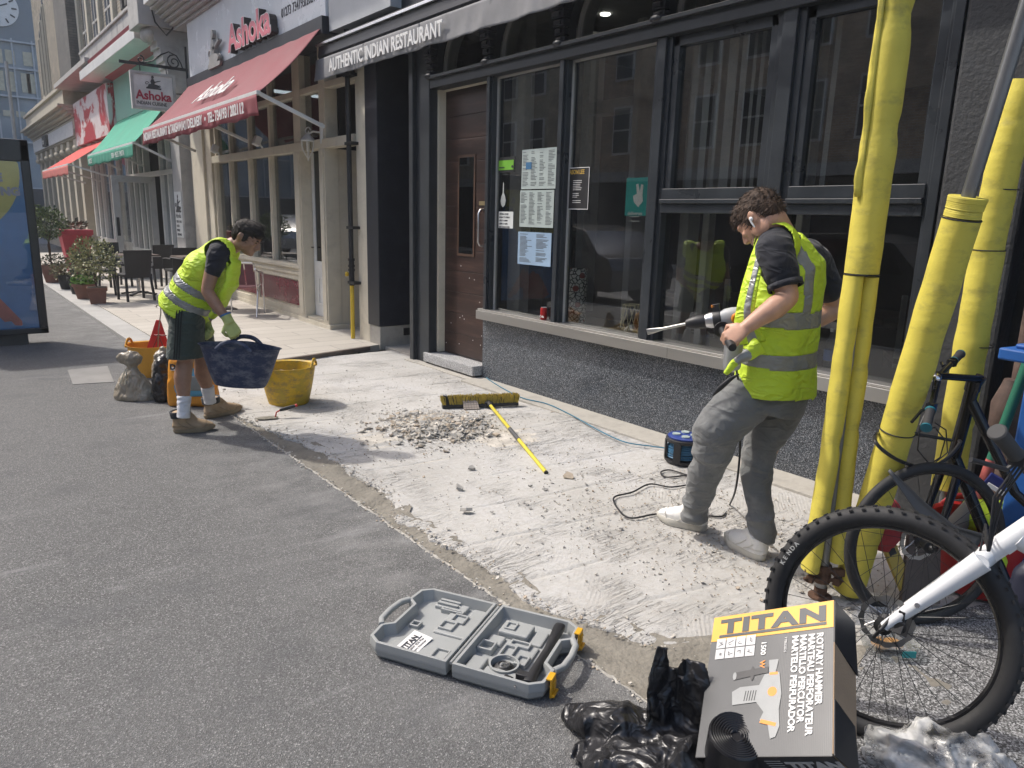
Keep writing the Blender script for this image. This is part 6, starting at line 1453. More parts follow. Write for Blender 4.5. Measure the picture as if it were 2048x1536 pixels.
for off in (-.018, 0, .018):
    pts = []
    for k in range(9):
        t = k / 8; p = hR + ZV * .02 + (kR - hR + ZV * .02) * t; c = p + RIGHT * (off - .005)
        # rest the stripe on the cloth surface on the side towards the street
        best = max((v_ for v_ in keep.v if abs(v_.z - c.z) < .02 and abs((v_ - c).dot(RIGHT)) < .016), key=lambda v_: -(v_ - c).dot(FH), default=c - FH * .12); pts.append(c + FH * ((best - c).dot(FH) - .004))
    m.loft(pts, [(.0045, .0025)] * 9, side=[RIGHT] * 9, seg=8)
m.build('side_stripes', M('black_stripe', (.008, .009, .010), .7), SO, smooth=True)
for k_, a_ in ((kR, aR), (kL, aL)):
    m = MB(); t0 = k_ * .33 + a_ * .67; m.loft([t0, a_ + (a_ - t0) * -.1, a_ + (a_ - t0) * .3], [.050, .044, .046], seg=18); v, f, nn = remesh(m, .007, 3); v = folds(v, nn, .002, 20, 4, ZV, 2); q = MB(); q.add(v, f); q.build('sock', SOCK, w1, smooth=True, angle=180)
TAN = M('tan_nubuck', (.33, .235, .145), .85, var=.2, vs=8, bs=.3, bsc=120, bd=.002, dirt=(.48, .42, .34), dscale=6, damt=.6); SOLE = M('tan_rubber', (.25, .19, .12), .8, var=.2)
for hl, te in ((G(347, 866, .005), G(431, 858, .005)), (G(409, 838, .005), G(484, 820, .005))):
    b_, c = shoe('boot', w1, hl, te, 0, TAN, SOLE, w=.056, h=.090, boot=.045, sole=.034, lacemat=BLACKP, vz=1.25)
    m = MB(); m.loft([c(.195, .118), c(.185, .165)], [(.056, .063), (.060, .068)], side=[(te - hl).cross(ZV)] * 2, seg=22, cap=False); m.build('padded_collar', NAVYC, b_, smooth=True, solid=.010)
GLOVE = M('pale_yellow_glove', (.40, .44, .16), .85, var=.12, vs=20, bs=.4, bsc=200, bd=.002)
m = MB(); gd = (w(475, 678, 4.93) - wR).normalized(); m.loft([wR - gd * .045, wR, wR + gd * .02], [.037, .034, .036], seg=16)
hand_prims(m, wR + gd * .005, gd, (RIGHT * .35 - FH * .85 + ZV * .25), 1, 1.15, 1.12, rf=.0108); v, f, nn = remesh(m, .0045, 3); v = folds(v, nn, .0015, 30, 2, gd, 1.5); q = MB(); q.add(v, f); GL = q.build('work_glove', GLOVE, w1, smooth=True, angle=180)
m = MB(); m.loft([wR - gd * .052, wR - gd * .040], [.0385, .0385], seg=18); m.build('blue_cuff_band', M('cuff_blue', (.05, .14, .3), .7), GL)
m = MB(); gd = (w(430, 684, 5.24) - wL).normalized(); m.loft([wL - gd * .045, wL, wL + gd * .02], [.037, .034, .036], seg=16)
hand_prims(m, wL, gd, (RIGHT * .3 + FH * .85 + ZV * .2), -1, 1.1, 1.1, rf=.0105); v, f, nn = remesh(m, .005, 3); q = MB(); q.add(v, f); q.build('work_glove', GLOVE, w1, smooth=True, angle=180)
# the tub he carries
tc = w(480, 771, 5.05); trot = Matrix.Rotation(R(3.0), 3, FH) @ Matrix((RIGHT, FH, ZV)).transposed()
NT = tub('navy_tub', 'dusty navy blue tub hanging from the gloved hand of the stooping man', tc, .175, .280, .285, BTUB, hand=PI / 2, sx=.46, tilt=trot)
# ============ worker 2: standing with the breaker, back half turned
w2 = thing('person', 'standing man in hi-vis vest and grey joggers looking down at his drill', 'person', (3.02, 2.08, 0))
pel = w(1540, 775, 3.44); wai = w(1548, 700, 3.43); che = w(1562, 600, 3.42); uch = w(1580, 530, 3.41); nb = w(1566, 472, 3.40); hd = w(1519, 437, 3.36)
L2 = V(.97, .22, 0).normalized(); A2_ = (uch - pel).normalized(); L2 = (L2 - A2_ * L2.dot(A2_)).normalized(); F2 = A2_.cross(L2) if A2_.cross(L2).y > 0 else -A2_.cross(L2)   # L2 = his right, F2 = front
yw = (RIGHT * -.66 + FH * .75).normalized(); hF = (yw * .66 - ZV * .75).normalized(); hU = (yw * .75 + ZV * .66).normalized()
sL, eL, wL = w(1549, 496, 3.24), w(1577, 594, 3.16), w(1492, 655, 3.12)
sR, eR, wR = w(1632, 530, 3.66), w(1676, 618, 3.70), w(1560, 672, 3.62)
m = MB(); Pf, Rm = head_prims(m, hd, hF, hU, 1.04)
limb(m, [nb + ZV * -.02, nb * .4 + (hd - hU * .07 - hF * .03) * .6, hd - hU * .05 - hF * .04], [.068, .062, .060])
m.loft([pel, wai, che, uch, nb], [(.16, .11), (.15, .105), (.175, .115), (.18, .11), (.07, .06)], side=[L2] * 5, seg=20)
limb(m, [sL, (sL + eL) / 2 - RIGHT * .006, eL * .85 + sL * .15, eL], [.062, .058, .047, .043]); limb(m, [eL, eL * .68 + wL * .32 + ZV * -.004, eL * .3 + wL * .7, wL], [.044, .050, .038, .029])
limb(m, [sR, (sR + eR) / 2, eR], [.062, .056, .043]); limb(m, [eR, eR * .65 + wR * .35, wR], [.044, .048, .029])
hdir = (w(1460, 676, 3.10) - wL).normalized(); hand_prims(m, wL + hdir * .002, hdir, (-FH * .55 + ZV * .75), 1, 1.25, 1.06, rf=.0098)
hd2 = (w(1520, 690, 3.55) - wR).normalized(); hand_prims(m, wR, hd2, (FH * .6 + ZV * .6), -1, 1.2, 1.05, rf=.0098)
hL, hR = w(1492, 800, 3.37), w(1556, 800, 3.52)
kL, aL = w(1419, 905, 3.40), w(1388, 1030, 3.60); kR, aR = w(1516, 930, 3.46), w(1524, 1072, 3.36)
for h_, k_, a_ in ((hL, kL, aL), (hR, kR, aR)): limb(m, [h_, (h_ + k_) / 2, k_], [.09, .08, .058]); limb(m, [k_, k_ * .65 + a_ * .35, a_], [.056, .056, .036])
v, f, nn = remesh(m, .0058, 3, .5)
q = MB(); q.add(v, f); q.build('body', SKIN2, w2, smooth=True, angle=180)
m = MB(); hair_prims(m, Pf, Rm, 1.06, .035); m.ell(Pf(0, .074, .070), (.052, .028, .026), Rm)
finish_hair(m, .005, M('brown_hair', (.045, .026, .016), .8, var=.6, vs=70, stretch=(1, 1, .3)), w2, 8, (1500, .020, hF))
m = MB()
for s in (-1, 1): m.ell(Pf(s * .029, .0845, .006), (.011, .008, .007), Rm)
m.build('eyes', M('dark_eye2', (.03, .02, .015), .2), w2, smooth=True)
m = MB()
for s in (-1, 1): m.ell(Pf(s * .030, .094, .020), (.019, .006, .004), Rm)
m.build('eyebrows', HAIR, w2, smooth=True)
m = MB(); m.ell(Pf(0, .052, -.074), (.0545, .046, .041), Rm); m.ell(Pf(-.050, .015, -.052), (.019, .040, .032), Rm); m.ell(Pf(.050, .015, -.052), (.019, .040, .032), Rm); v, f, nn = remesh(m, .006, 2); q = MB(); q.add(v, f)
q.build('stubble', M('stubbly_skin', (.24, .145, .10), .7, var=.3, vs=160), w2, smooth=True, angle=180)
m = MB(); m.ell(Pf(-.088, -.006, -.012), (.007, .009, .010), Rm); m.caps(Pf(-.090, .000, -.018), Pf(-.086, .006, -.046), .0042, .0038, seg=10); m.build('earphone', M('white_earbud', (.75, .75, .75), .25), w2, smooth=True)
def shirt2(m):
    m.loft([pel + ZV * .03, wai, che, uch, nb + ZV * .012], [(.175, .125), (.172, .122), (.195, .135), (.195, .125), (.068, .062)], side=[L2] * 5, seg=24)
    limb(m, [sL + (nb - sL) * .4, sL - ZV * .01, sL * .45 + eL * .55], [.078, .080, .074], 1.0); limb(m, [sR + (nb - sR) * .4, sR, sR * .45 + eR * .55], [.080, .080, .072])
    m.loft([nb + ZV * -.02, nb + ZV * .022 - RIGHT * .008], [(.075, .07), (.066, .062)], seg=20)
m = MB(); shirt2(m); v, f, nn = remesh(m, .008, 5); v = folds(v, nn, .007, 10, 2, (sL - eL) + L2 * .2, 2); q = MB(); q.add(v, f); TS = q.build('polo_shirt', NAVYC, w2, smooth=True, angle=180)
d_ = (eL - sL).normalized(); c = sL * .42 + eL * .58
m = MB(); m.loft([c - d_ * .012 + d_ * .04, c + d_ * .055], [.073, .072], seg=26, cap=False); m.build('sleeve_band', NAVYC, TS, smooth=True, solid=.006)
def vestp2(m):
    m.loft([pel - A2_ * .07 + RIGHT * .02, pel + A2_ * .05 + RIGHT * .02, wai + RIGHT * .015, che + RIGHT * .012, uch, nb - ZV * .03], [(.245, .185), (.238, .175), (.232, .165), (.235, .165), (.218, .145), (.11, .085)], side=[L2] * 6, seg=30)
    m.ell(sL * .75 + nb * .25, (.105, .105, .10)); m.ell(sR * .60 + nb * .40 - ZV * .02, (.085, .085, .085))
up0 = lambda pix_y: (w(1560, pix_y, 3.42) - pel).dot(A2_)
z1, z2, z3, z4 = up0(642), up0(612), up0(722), up0(695)
vest_from(vestp2, (pel, L2, F2, A2_), nb + RIGHT * -.02 + ZV * .02, .098, [(sL - L2 * 0, -L2, .118, -.01), (sR, L2, .118, -.01)], lambda q: -.030 - .10 * q.x - .10 * min(0, q.y + .02),
          lambda q: (z1 < q.z < z2) or (z3 < q.z < z4) or (q.z > z2 and (abs(q.x + .105) < .027 or abs(q.x - .115) < .027)), w2, 3, L2 + A2_ * .12, amp=.009, voxel=.0085)
# loose front edge of the vest, its tape, and the tail gathered in the fist
LE = [(1522, 462, 3.30), (1500, 515, 3.27), (1484, 570, 3.24), (1473, 615, 3.22), (1467, 655, 3.21), (1476, 690, 3.21)]
RE = [(1548, 458, 3.27), (1529, 515, 3.21), (1517, 570, 3.18), (1510, 615, 3.17), (1518, 650, 3.17), (1532, 682, 3.17)]
def strip(a0, a1, off=0.0):
    m = MB()
    def f(u, v):
        t = v * 5; i = min(int(t), 4); f_ = t - i; A_ = w(*LE[i]).lerp(w(*LE[i + 1]), f_); B_ = w(*RE[i]).lerp(w(*RE[i + 1]), f_); a = a0 + (a1 - a0) * u
        return A_.lerp(B_, a) - FH * (.012 * math.sin(PI * a) + .006 * nz((a * 4, v * 6, 2), 1) + off)
    m.grid(f, 8, 30); return m
VP = strip(0, 1).build('vest_front_edge', HIVIS, w2, smooth=True, angle=180, solid=.003)
strip(.36, .70, .0025).build('reflective_tape', REFL, VP, smooth=True, angle=180, solid=.003)
m = MB(); m.loft([w(1520, 690, 3.17), w(1500, 708, 3.16), w(1478, 718, 3.15), w(1462, 733, 3.14), w(1450, 748, 3.14)], [(.022, .045), (.016, .028), (.013, .020), (.017, .020), (.010, .012)], side=[FH] * 5, seg=16)
v, f, nn = remesh(m, .006, 2); v = folds(v, nn, .004, 22, 6, RIGHT, 2); tq, yq = split(v, f, lambda p: (p - w(1484, 714, 3.15)).length < .040)
TQ = yq.build('vest_tail', HIVIS, w2, smooth=True, angle=180); tq.build('reflective_tape', REFL, TQ, smooth=True, angle=180)
# joggers
def jog(m):
    m.loft([pel + A2_ * .05, pel + RIGHT * .015, hL * .5 + hR * .5 - ZV * .03 + RIGHT * .02], [(.18, .14), (.205, .165), (.205, .17)], side=[L2] * 3, seg=24)
    limb(m, [hL, w(1442, 850, 3.36), w(1428, 880, 3.38), w(1424, 912, 3.42), w(1411, 945, 3.46), w(1400, 984, 3.52), w(1389, 1012, 3.56), w(1388, 1028, 3.58)], [.125, .118, .108, .090, .082, .070, .064, .066])
    limb(m, [hR, w(1548, 845, 3.50), w(1526, 880, 3.49), w(1514, 934, 3.46), w(1516, 993, 3.41), w(1521, 1020, 3.38), w(1524, 1050, 3.36), w(1525, 1066, 3.35)], [.125, .112, .098, .080, .069, .063, .068, .062])
    for k in range(4):
        m.loft([w(1388 + (k % 2) * 2, 1008 + 7 * k, 3.57), w(1389, 1013 + 7 * k, 3.57)], [.070, .068], side=[RIGHT] * 2, seg=20); m.loft([w(1523 + (k % 2) * 2, 1030 + 10 * k, 3.36), w(1524, 1036 + 10 * k, 3.36)], [.070, .068], side=[RIGHT] * 2, seg=20)
m = MB(); jog(m); v, f, nn = remesh(m, .0085, 5)
v = folds(v, nn, .0085, 8, 12, ZV + RIGHT * .35, 2.6, mask=lambda p: .6 + 1.0 * math.exp(-((p.z - .50) / .12) ** 2) + 1.7 * math.exp(-((p.z - .13) / .10) ** 2))
keep = split(v, f, lambda p: p.z < .085)[1]
JG = MB(); JG.add(keep.v, keep.f); JG = JG.build('joggers', GREYJ, w2, smooth=True, angle=180)
pk = [w(1425, 792, 3.24), w(1440, 776, 3.22), w(1462, 757, 3.22), w(1478, 748, 3.22)]
def onto(p, dv, vs_, r=.02):
    b_ = max((q for q in vs_ if ((q - p) - dv * (q - p).dot(dv)).length < r), key=lambda q: (q - p).dot(dv), default=p); return p + dv * ((b_ - p).dot(dv) + .001)
m = MB(); m.loft([onto(p, -FH, keep.v) for p in pk], [(.003, .004), (.012, .005), (.010, .005), (.003, .004)], side=[ZV] * 4, seg=8); m.build('pocket_opening', BLACKP, JG, smooth=True)
WS = M('white_trainer_leather', (.70, .69, .66), .5, var=.06, vs=10, dirt=(.45, .42, .37), dscale=7, damt=.4); WSO = M('off_white_sole', (.52, .50, .44), .7, var=.1, dirt=(.25, .23, .2), dscale=8)
shoe('trainer', w2, G(1413, 1063, .004), G(1314, 1036, .004), 0, WS, WSO, w=.056, h=.098, sole=.038, lacemat=LETTERW, vz=1.35)
hl = G(1528, 1124, .004); te = hl + V(.07, .275, 0); shoe('trainer', w2, hl, te, 0, WS, WSO, w=.056, h=.098, sole=.038, lacemat=LETTERW, vz=1.35)
# rotary hammer
DR = thing('rotary_hammer', 'grey and orange rotary hammer with flat chisel in the hands of the worker in joggers', 'power tool', w(1450, 660, 3.2))
tip, ch0, gb = w(1294, 664, 3.44), w(1376, 647, 3.36), w(1440, 638, 3.31); ax = (gb - ch0).normalized(); sd = ax.cross(ZV).normalized(); dn = sd.cross(ax).normalized(); dn = dn if dn.z < 0 else -dn
DG = M('tool_grey', (.42, .43, .43), .5, var=.08); ORG = M('tool_orange', (.70, .24, .02), .4)
cx = (ch0 - tip).normalized()
m = MB(); m.loft([tip, tip + cx * .008, tip + cx * .06, tip + cx * .075, ch0 + cx * .02], [(.014, .0015), (.014, .0025), (.009, .005), (.007, .0065), (.007, .007)], side=[dn] * 5, seg=12); m.build('chisel', M('bright_steel', (.55, .54, .5), .3, .9, var=.15), DR, smooth=True, angle=50)
m = MB(); m.lathe([(.008, -.012), (.018, -.008), (.026, .012), (.031, .035), (.032, .075), (.030, .082)], ch0, axis=ax, seg=24)
m.build('chuck', BLACKP, DR, smooth=True)
m = MB(); m.lathe([(.030, .080), (.032, .088), (.036, .10), (.036, .118), (.030, .124)], ch0, axis=ax, seg=24); m.build('collar', ALU, DR, smooth=True)
m = MB(); m.lathe([(.038, .115), (.040, .12), (.040, .150), (.036, .153)], ch0, axis=ax, seg=24); m.box(ch0 + ax * .134 - dn * .045, (.03, .03, .05), Matrix((ax, sd, dn)).transposed()); m.build('handle_clamp', BLACKP, DR, smooth=True, angle=40, bevel=.003)
m = MB(); m.box(ch0 + ax * .122 - dn * .062, (.016, .03, .012), Matrix((ax, sd, dn)).transposed()); m.build('depth_stop_button', ORG, DR, bevel=.002)
m = MB(); m.loft([ch0 + ax * .15, ch0 + ax * .17, ch0 + ax * .20, ch0 + ax * .235, ch0 + ax * .25], [(.036, .036), (.043, .040), (.045, .042), (.042, .040), (.03, .03)], side=[dn] * 5, seg=20, sq=.8); m.build('gear_housing', DG, DR, smooth=True)
mc = ch0 + ax * .215; md = w(1463, 738, 3.28)
m = MB(); m.loft([mc + dn * .01, mc * .5 + md * .5, md - (md - mc) * .06, md], [(.042, .040), (.042, .040), (.040, .038), (.034, .032)], side=[ax] * 4, seg=20, sq=.8); m.build('motor_housing', DG, DR, smooth=True)
m = MB(); kb = ch0 + ax * .205 - FH * .044; m.lathe([(.026, 0), (.026, .010), (.022, .014), (.0, .014)], kb, axis=-FH, seg=20); m.box(kb - FH * .016, (.04, .008, .010), Matrix((ax, FH, dn)).transposed()); m.build('mode_knob', ORG, DR, smooth=True, angle=40)
gp0 = ch0 + ax * .134 + dn * .035; gp1 = w(1462, 690, 3.07); gp0_ = ch0 + ax * .134 + dn * .03 - FH * .03
m = MB(); g_ = (gp1 - gp0_).normalized(); m.lathe([(.014, 0), (.014, .02), (.036, .028), (.036, .034), (.016, .036)], gp0_, axis=g_, seg=24); m.tube([gp0_ + g_ * .03, gp1, gp1 + g_ * .03], [.017, .019, .017], seg=16); m.tube([gp0, gp0_], .012); m.build('side_handle', BLACKP, DR, smooth=True, angle=50)
m = MB(); bk_ = ch0 + ax * .245; m.tube([bk_ - dn * .01, bk_ + ax * .03 + FH * .06, bk_ + ax * .05 + dn * .05 + FH * .09, bk_ + ax * .03 + dn * .11 + FH * .06, bk_ - ax * .01 + dn * .12], .016, seg=12); m.build('rear_grip', BLACKP, DR, smooth=True)
def PDp(u, v, d): return CAM + (AF * 1466 + AX * (u - 1024) - AU * (v - 768)) * (d / 1466)
# ------------------------------------------------------------ open tool case on the tarmac
CS = V(1.458, 2.03, 0); ca = math.atan2(.492, .872)
case = thing('open_tool_case', 'open grey plastic power tool case lying flat on the tarmac with yellow latches', 'tool case', CS, ca)
GP = M('grey_case_plastic', (.30, .31, .305), .48, var=.06, vs=6, bs=.12, bsc=300, bd=.001, dirt=(.36, .36, .34), dscale=9, damt=.3)
LO = [(-.222, .012), (-.222, .30), (-.19, .345), (-.105, .352), (-.075, .315), (.075, .315), (.105, .352), (.19, .345), (.222, .30), (.222, .012)]
def inset(P, d):
    n = len(P); out = []
    for i in range(n):
        a, b_, c = Vector(P[i - 1]), Vector(P[i]), Vector(P[(i + 1) % n])
        e1 = (b_ - a).normalized(); e2 = (c - b_).normalized(); n1 = V(e1.y, -e1.x, 0); n2 = V(e2.y, -e2.x, 0); nn_ = (n1 + n2); L = nn_.length_squared
        out.append(tuple((V(b_.x, b_.y, 0) + nn_ * (2 * d / max(L, .6)))[:2]))
    return out
def shell(sg, name, lab=None):
    P = [(x, sg * y) for x, y in LO]; Q = inset(P, .012 * (1)) if sg > 0 else [(x, -y) for x, y in inset(LO, .012)]
    S = [(x, sg * y) for x, y in inset(LO, .020)]; B = [(x, sg * y) for x, y in inset(LO, .022)]
    if sg > 0: Q = inset(LO, .012)
    m = MB(); n = len(P)
    rings = [([(x, y, .0) for x, y in B]), ([(x * .99, y * .99, .022) for x, y in P]), ([(x, y, .040) for x, y in P]), ([(x * 1.008, sg * abs(y) * 1.008 if abs(y) > .02 else y, .042) for x, y in P]), ([(x * 1.008, sg * abs(y) * 1.008 if abs(y) > .02 else y, .052) for x, y in P]), ([(x, y, .076) for x, y in P]), ([(x, y, .076) for x, y in Q]), ([(x, y, .030) for x, y in S])]
    vs = [p for r in rings for p in r]; fs = [tuple(range(n)), tuple((len(rings) - 1) * n + i for i in range(n))]
    for j in range(len(rings) - 1): fs += [(j * n + i, j * n + (i + 1) % n, (j + 1) * n + (i + 1) % n, (j + 1) * n + i) for i in range(n)]
    m.add(vs, fs); o = m.build(name, GP, case, local=True, bevel=.003)
    if lab: o['label'] = lab
    r = MB()
    for x in (-.13, -.04, .05, .14):                            # moulded ribs across the tray and lip steps outside
        for y0 in (.008,): r.b(x - .001, x + .001, sg * y0, sg * (y0 + .006), .03, .075)
    for x in (-.15, .0, .12): r.box((x, sg * .3465 if abs(x) > .1 else sg * .31, .052), (.012, .004, .045))
    r.build('rib', GP, o, local=True)
    return o
LS = shell(1, 'lid_shell'); RS = shell(-1, 'base_shell')
def tray(o, sg, boxes, holes):
    for x0, x1, y0, y1, z in boxes:
        m = MB(); m.b(x0, x1, sg * y0, sg * y1, .024, z); m.build('moulded_block', GP, o, local=True, bevel=.006)
    for x0, x1, y0, y1, z in holes:
        m = MB(); m.ringwall([(x0, y0), (x1, y0), (x1, y1), (x0, y1)], [(x0 + .008, y0 + .008), (x1 - .008, y0 + .008), (x1 - .008, y1 - .008), (x0 + .008, y1 - .008)], (0, 0, .028), (1, 0, 0), (0, sg, 0), sg * (z - .028)); m.build('moulded_slot', GP, o, local=True, bevel=.003)
tray(LS, 1, [(-.20, -.03, .03, .20, .044), (-.03, .12, .03, .17, .050), (.12, .20, .03, .10, .040), (.15, .20, .12, .26, .046), (-.20, -.12, .22, .28, .036)],
     [(-.01, .05, .10, .16, .060), (.05, .11, .08, .14, .060), (-.19, -.12, .04, .10, .054), (.13, .15, .12, .22, .050), (.16, .175, .16, .25, .056), (.185, .198, .16, .25, .056), (-.02, .02, .24, .28, .045)])
tray(RS, -1, [(.07, .16, .06, .18, .056), (.00, .06, .04, .10, .044), (-.08, .05, .11, .24, .040), (-.20, -.10, .04, .10, .050), (-.20, -.14, .11, .30, .048), (.06, .16, .19, .24, .040)],
     [(.09, .14, .075, .12, .064), (-.06, -.0, .03, .09, .054), (-.07, .01, .12, .17, .052), (-.09, -.03, .19, .235, .050), (.01, .05, .13, .21, .052)])
m = MB(); m.lathe([(.052, .028), (.055, .056), (.048, .056), (.045, .030)], V(-.115, -.165, 0), seg=28); m.build('round_well', GP, RS, local=True, smooth=True, angle=40)
m = MB()
for k in range(4): m.tube([V(-.115 + (.034 - .004 * k) * math.cos(a * .5), -.165 + (.034 - .004 * k) * math.sin(a * .5), .036 + .004 * k) for a in range(14)], .004, seg=6)
m.build('coiled_accessory', BLACKP, case, local=True, smooth=True)
m = MB(); m.ell((-.115, -.165, .040), (.028, .024, .012)); m.build('clear_parts_bag', glass('clear_film', (.85, .88, .9), 1.5, .1, .5), case, local=True, smooth=True)
m = MB(); m.loft([V(-.20, -.288, .055), V(-.13, -.285, .058), V(.02, -.280, .060), V(.17, -.272, .062), V(.195, -.27, .062)], [(.022, .020), (.020, .017), (.015, .013), (.017, .022), (.012, .02)], side=[ZV] * 5, seg=14, sq=.7)
m.box((-.17, -.262, .06), (.03, .05, .035)); m.build('black_accessory_handle', BLACKP, case, local=True, smooth=True, angle=45, bevel=.002)
m = MB(); m.lathe([(.012, 0), (.018, .004), (.018, .03), (.013, .034), (.013, .05)], V(-.20, -.20, .055), axis=(-.2, -1, 0), seg=16); m.build('spare_chuck', BLACKP, case, local=True, smooth=True)
m = MB(); m.lathe([(.014, .05), (.014, .06)], V(-.20, -.20, .055), axis=(-.2, -1, 0), seg=16); m.build('chuck_ring', CHROME, case, local=True, smooth=True)
for sg in (1, -1):
    pts = [V(-.105, sg * .350, .070), V(-.07, sg * .372, .070), V(0, sg * .378, .070), V(.07, sg * .372, .070), V(.105, sg * .350, .070)]
    m = MB(); m.loft(pts, [(.012, .012)] * 5, side=[ZV] * 5, seg=12, sq=.7); m.build('carry_handle', GP, case, local=True, smooth=True)
for x in (-.155, .155):
    m = MB(); m.box((x, -.364, .046), (.046, .007, .066)); m.box((x, -.356, .081), (.046, .022, .007)); m.box((x, -.371, .022), (.046, .014, .010)); m.box((x, -.369, .055), (.022, .008, .030)); m.build('latch', M('latch_yellow', (.62, .33, .015), .4, var=.06), case, local=True, bevel=.002)
m = MB(); m.tube([(-.21, 0, .066), (.21, 0, .066)], .006, seg=10); m.build('hinge_rod', GP, case, local=True)
mn = thing('instruction_leaflet', 'white instruction leaflet with black heading lying in the open case lid', 'leaflet', CS, ca)
a = G(788, 1297, .046); b_ = G(828, 1262, .056); c_ = G(856, 1280, .05)
xd = (b_ - a).normalized(); yd = (c_ - b_); yd = (yd - xd * yd.dot(xd)).normalized() * -1
m = MB(); m.add([a, a + xd * .125, a + xd * .125 - yd * .085, a - yd * .085], [(0, 1, 2, 3)]); m.build('sheet', LETTERW, mn, solid=.0015)
up_ = xd.cross(yd); up_ = up_ if up_.z > 0 else -up_
o_ = a + up_ * .0025 - yd * .038 + xd * .012
text('TITAN', .031, LETTERK, mn, o_, xd, yd, bold=.0010, ext=.0003); text('1500W SDS Plus', .0135, LETTERK, mn, o_ - yd * .022, xd, yd, ext=.0003); text('Rotary Hammer', .0135, LETTERK, mn, o_ - yd * .037, xd, yd, ext=.0003)
m = MB(); m.bar(o_ - yd * .006, o_ - yd * .006 + xd * .10, .003, .0006, side=up_); m.build('rule', LETTERK, mn)
# ------------------------------------------------------------ cardboard box leaning on the black sheeting
TLp, TRp, BRp, BLp = V(1.8563, 1.2677, .3600), V(1.936, .9311, .5510), V(1.6103, .7275, .3278), V(1.5305, 1.0640, .1370)
bc = (TLp + TRp + BRp + BLp) / 4; xd = ((TRp - TLp) + (BRp - BLp)).normalized(); yd = ((TLp - BLp) + (TRp - BRp)); yd = (yd - xd * yd.dot(xd)).normalized(); nd = xd.cross(yd)
WB, HB, TB = .395, .444, .115; o0 = bc - xd * WB / 2 - yd * HB / 2
bx_ = thing('hammer_carton', 'orange and black printed cardboard carton leaning against black sheeting in the foreground', 'box', (bc.x, bc.y, 0))
def corr(name, col, rough=.35):
    m, n, b = _nodes(name); q = N(n, 'TexNoise', i_Scale=5.0, i_Detail=7.0); n.links.new(coords(n), q.inputs['Vector'])
    n.links.new(ramp(n, q.outputs[0], [(.3, tuple(x * .85 for x in col)), (.75, tuple(min(1, x * 1.2 + .01) for x in col))]).outputs[0], b.inputs['Base Color']); b.inputs['Roughness'].default_value = rough
    tc = n.nodes.new('ShaderNodeTexCoord'); dt = n.nodes.new('ShaderNodeVectorMath'); dt.operation = 'DOT_PRODUCT'; dt.inputs[1].default_value = tuple(xd); n.links.new(tc.outputs['Object'], dt.inputs[0])
    s_ = math_(n, 'SINE', math_(n, 'MULTIPLY', dt.outputs['Value'], 1300.0)); bump(n, b, s_, .035, .0010); return m
CG = corr('printed_dark_carton', (.085, .088, .090), .30); CO = corr('printed_orange_carton', (.70, .36, .035), .35); CB = M('raw_cardboard', (.30, .21, .13), .85, var=.12, bs=.2, bsc=200); CK2 = corr('printed_black_carton', (.012, .012, .014), .3)
def bp(x, y, z=0): return o0 + xd * x + yd * y + nd * z
m = MB(); m.add([bp(0, 0), bp(WB, 0), bp(WB, HB), bp(0, HB), bp(0, 0, -TB), bp(WB, 0, -TB), bp(WB, HB, -TB), bp(0, HB, -TB)], [(0, 1, 2, 3), (4, 7, 6, 5), (0, 4, 5, 1), (3, 2, 6, 7), (0, 3, 7, 4)])
m.cur = 1; m.add([bp(WB, 0), bp(WB, HB * .60), bp(WB, HB * .60, -TB), bp(WB, 0, -TB)], [(0, 1, 2, 3)])
bd = m.build('carton', [CG, CB], bx_, bevel=.0)
m = MB(); m.add([bp(WB + .002, HB * .70), bp(WB + .002, HB * .995), bp(WB + .003, HB * .995, -TB), bp(WB + .010, HB * .62, -TB)], [(0, 1, 2, 3)]); m.build('top_flap', CK2, bx_, solid=.004)
m = MB(); m.add([bp(WB + .001, HB * .01), bp(WB + .001, HB * .70), bp(WB + .004, HB * .64, -TB), bp(WB + .004, .0, -TB)], [(0, 1, 2, 3)]); m.build('side_flap', CB, bx_, solid=.004)
m = MB(); m.add([bp(WB + .005, .0, .0), bp(WB + .004, HB * .33, .0), bp(WB + .012, HB * .27, -TB * .8), bp(WB + .012, .0, -TB)], [(0, 1, 2, 3)]); m.build('inner_flap', CK2, bx_, solid=.003)
m = MB(); m.add([bp(.0, -.001, 0), bp(WB, -.001, 0), bp(WB, -.001, -TB), bp(0, -.001, -TB)], [(0, 1, 2, 3)]); m.build('bottom_panel', CK2, bx_, solid=.002)
F_ = MB(); F_.add([bp(.0, HB * .805, .0012), bp(WB, HB * .805, .0012), bp(WB, HB, .0012), bp(0, HB, .0012)], [(0, 1, 2, 3)]); F_.build('orange_panel', CO, bx_)
KL = M('carton_dark_ink', (.045, .05, .055), .35)
t = text('TITAN', .066, KL, bx_, bp(.030, HB * .862, .0022), xd, yd, bold=.0034, ext=.0004, space=1.12)
me = t.data; inv = t.parent.matrix_basis if False else None
off = wmat(t).translation; X0 = [((v.co + off) - bp(0, 0)).dot(xd) for v in me.vertices]; mn_, mx_ = min(X0), max(X0); k_ = (.345) / (mx_ - mn_)
for v, x in zip(me.vertices, X0): v.co += xd * ((.028 + (x - mn_) * k_) - x)
m = MB(); m.bar(bp(.028, HB * .838, .0022), bp(.375, HB * .838, .0022), .009, .0006, side=nd); m.build('underline', KL, bx_)
for k, s_ in enumerate(('ROTARY HAMMER', 'MARTEAU PERFORATEUR', 'MARTILLO PERCUTOR', 'MARTELO PERFURADOR')):
    text(s_, .0262, LETTERW, bx_, bp(WB - .047 - .0245 * k, HB * .775, .0018), -yd, xd, bold=.0009, ext=.0003, sx=.98)
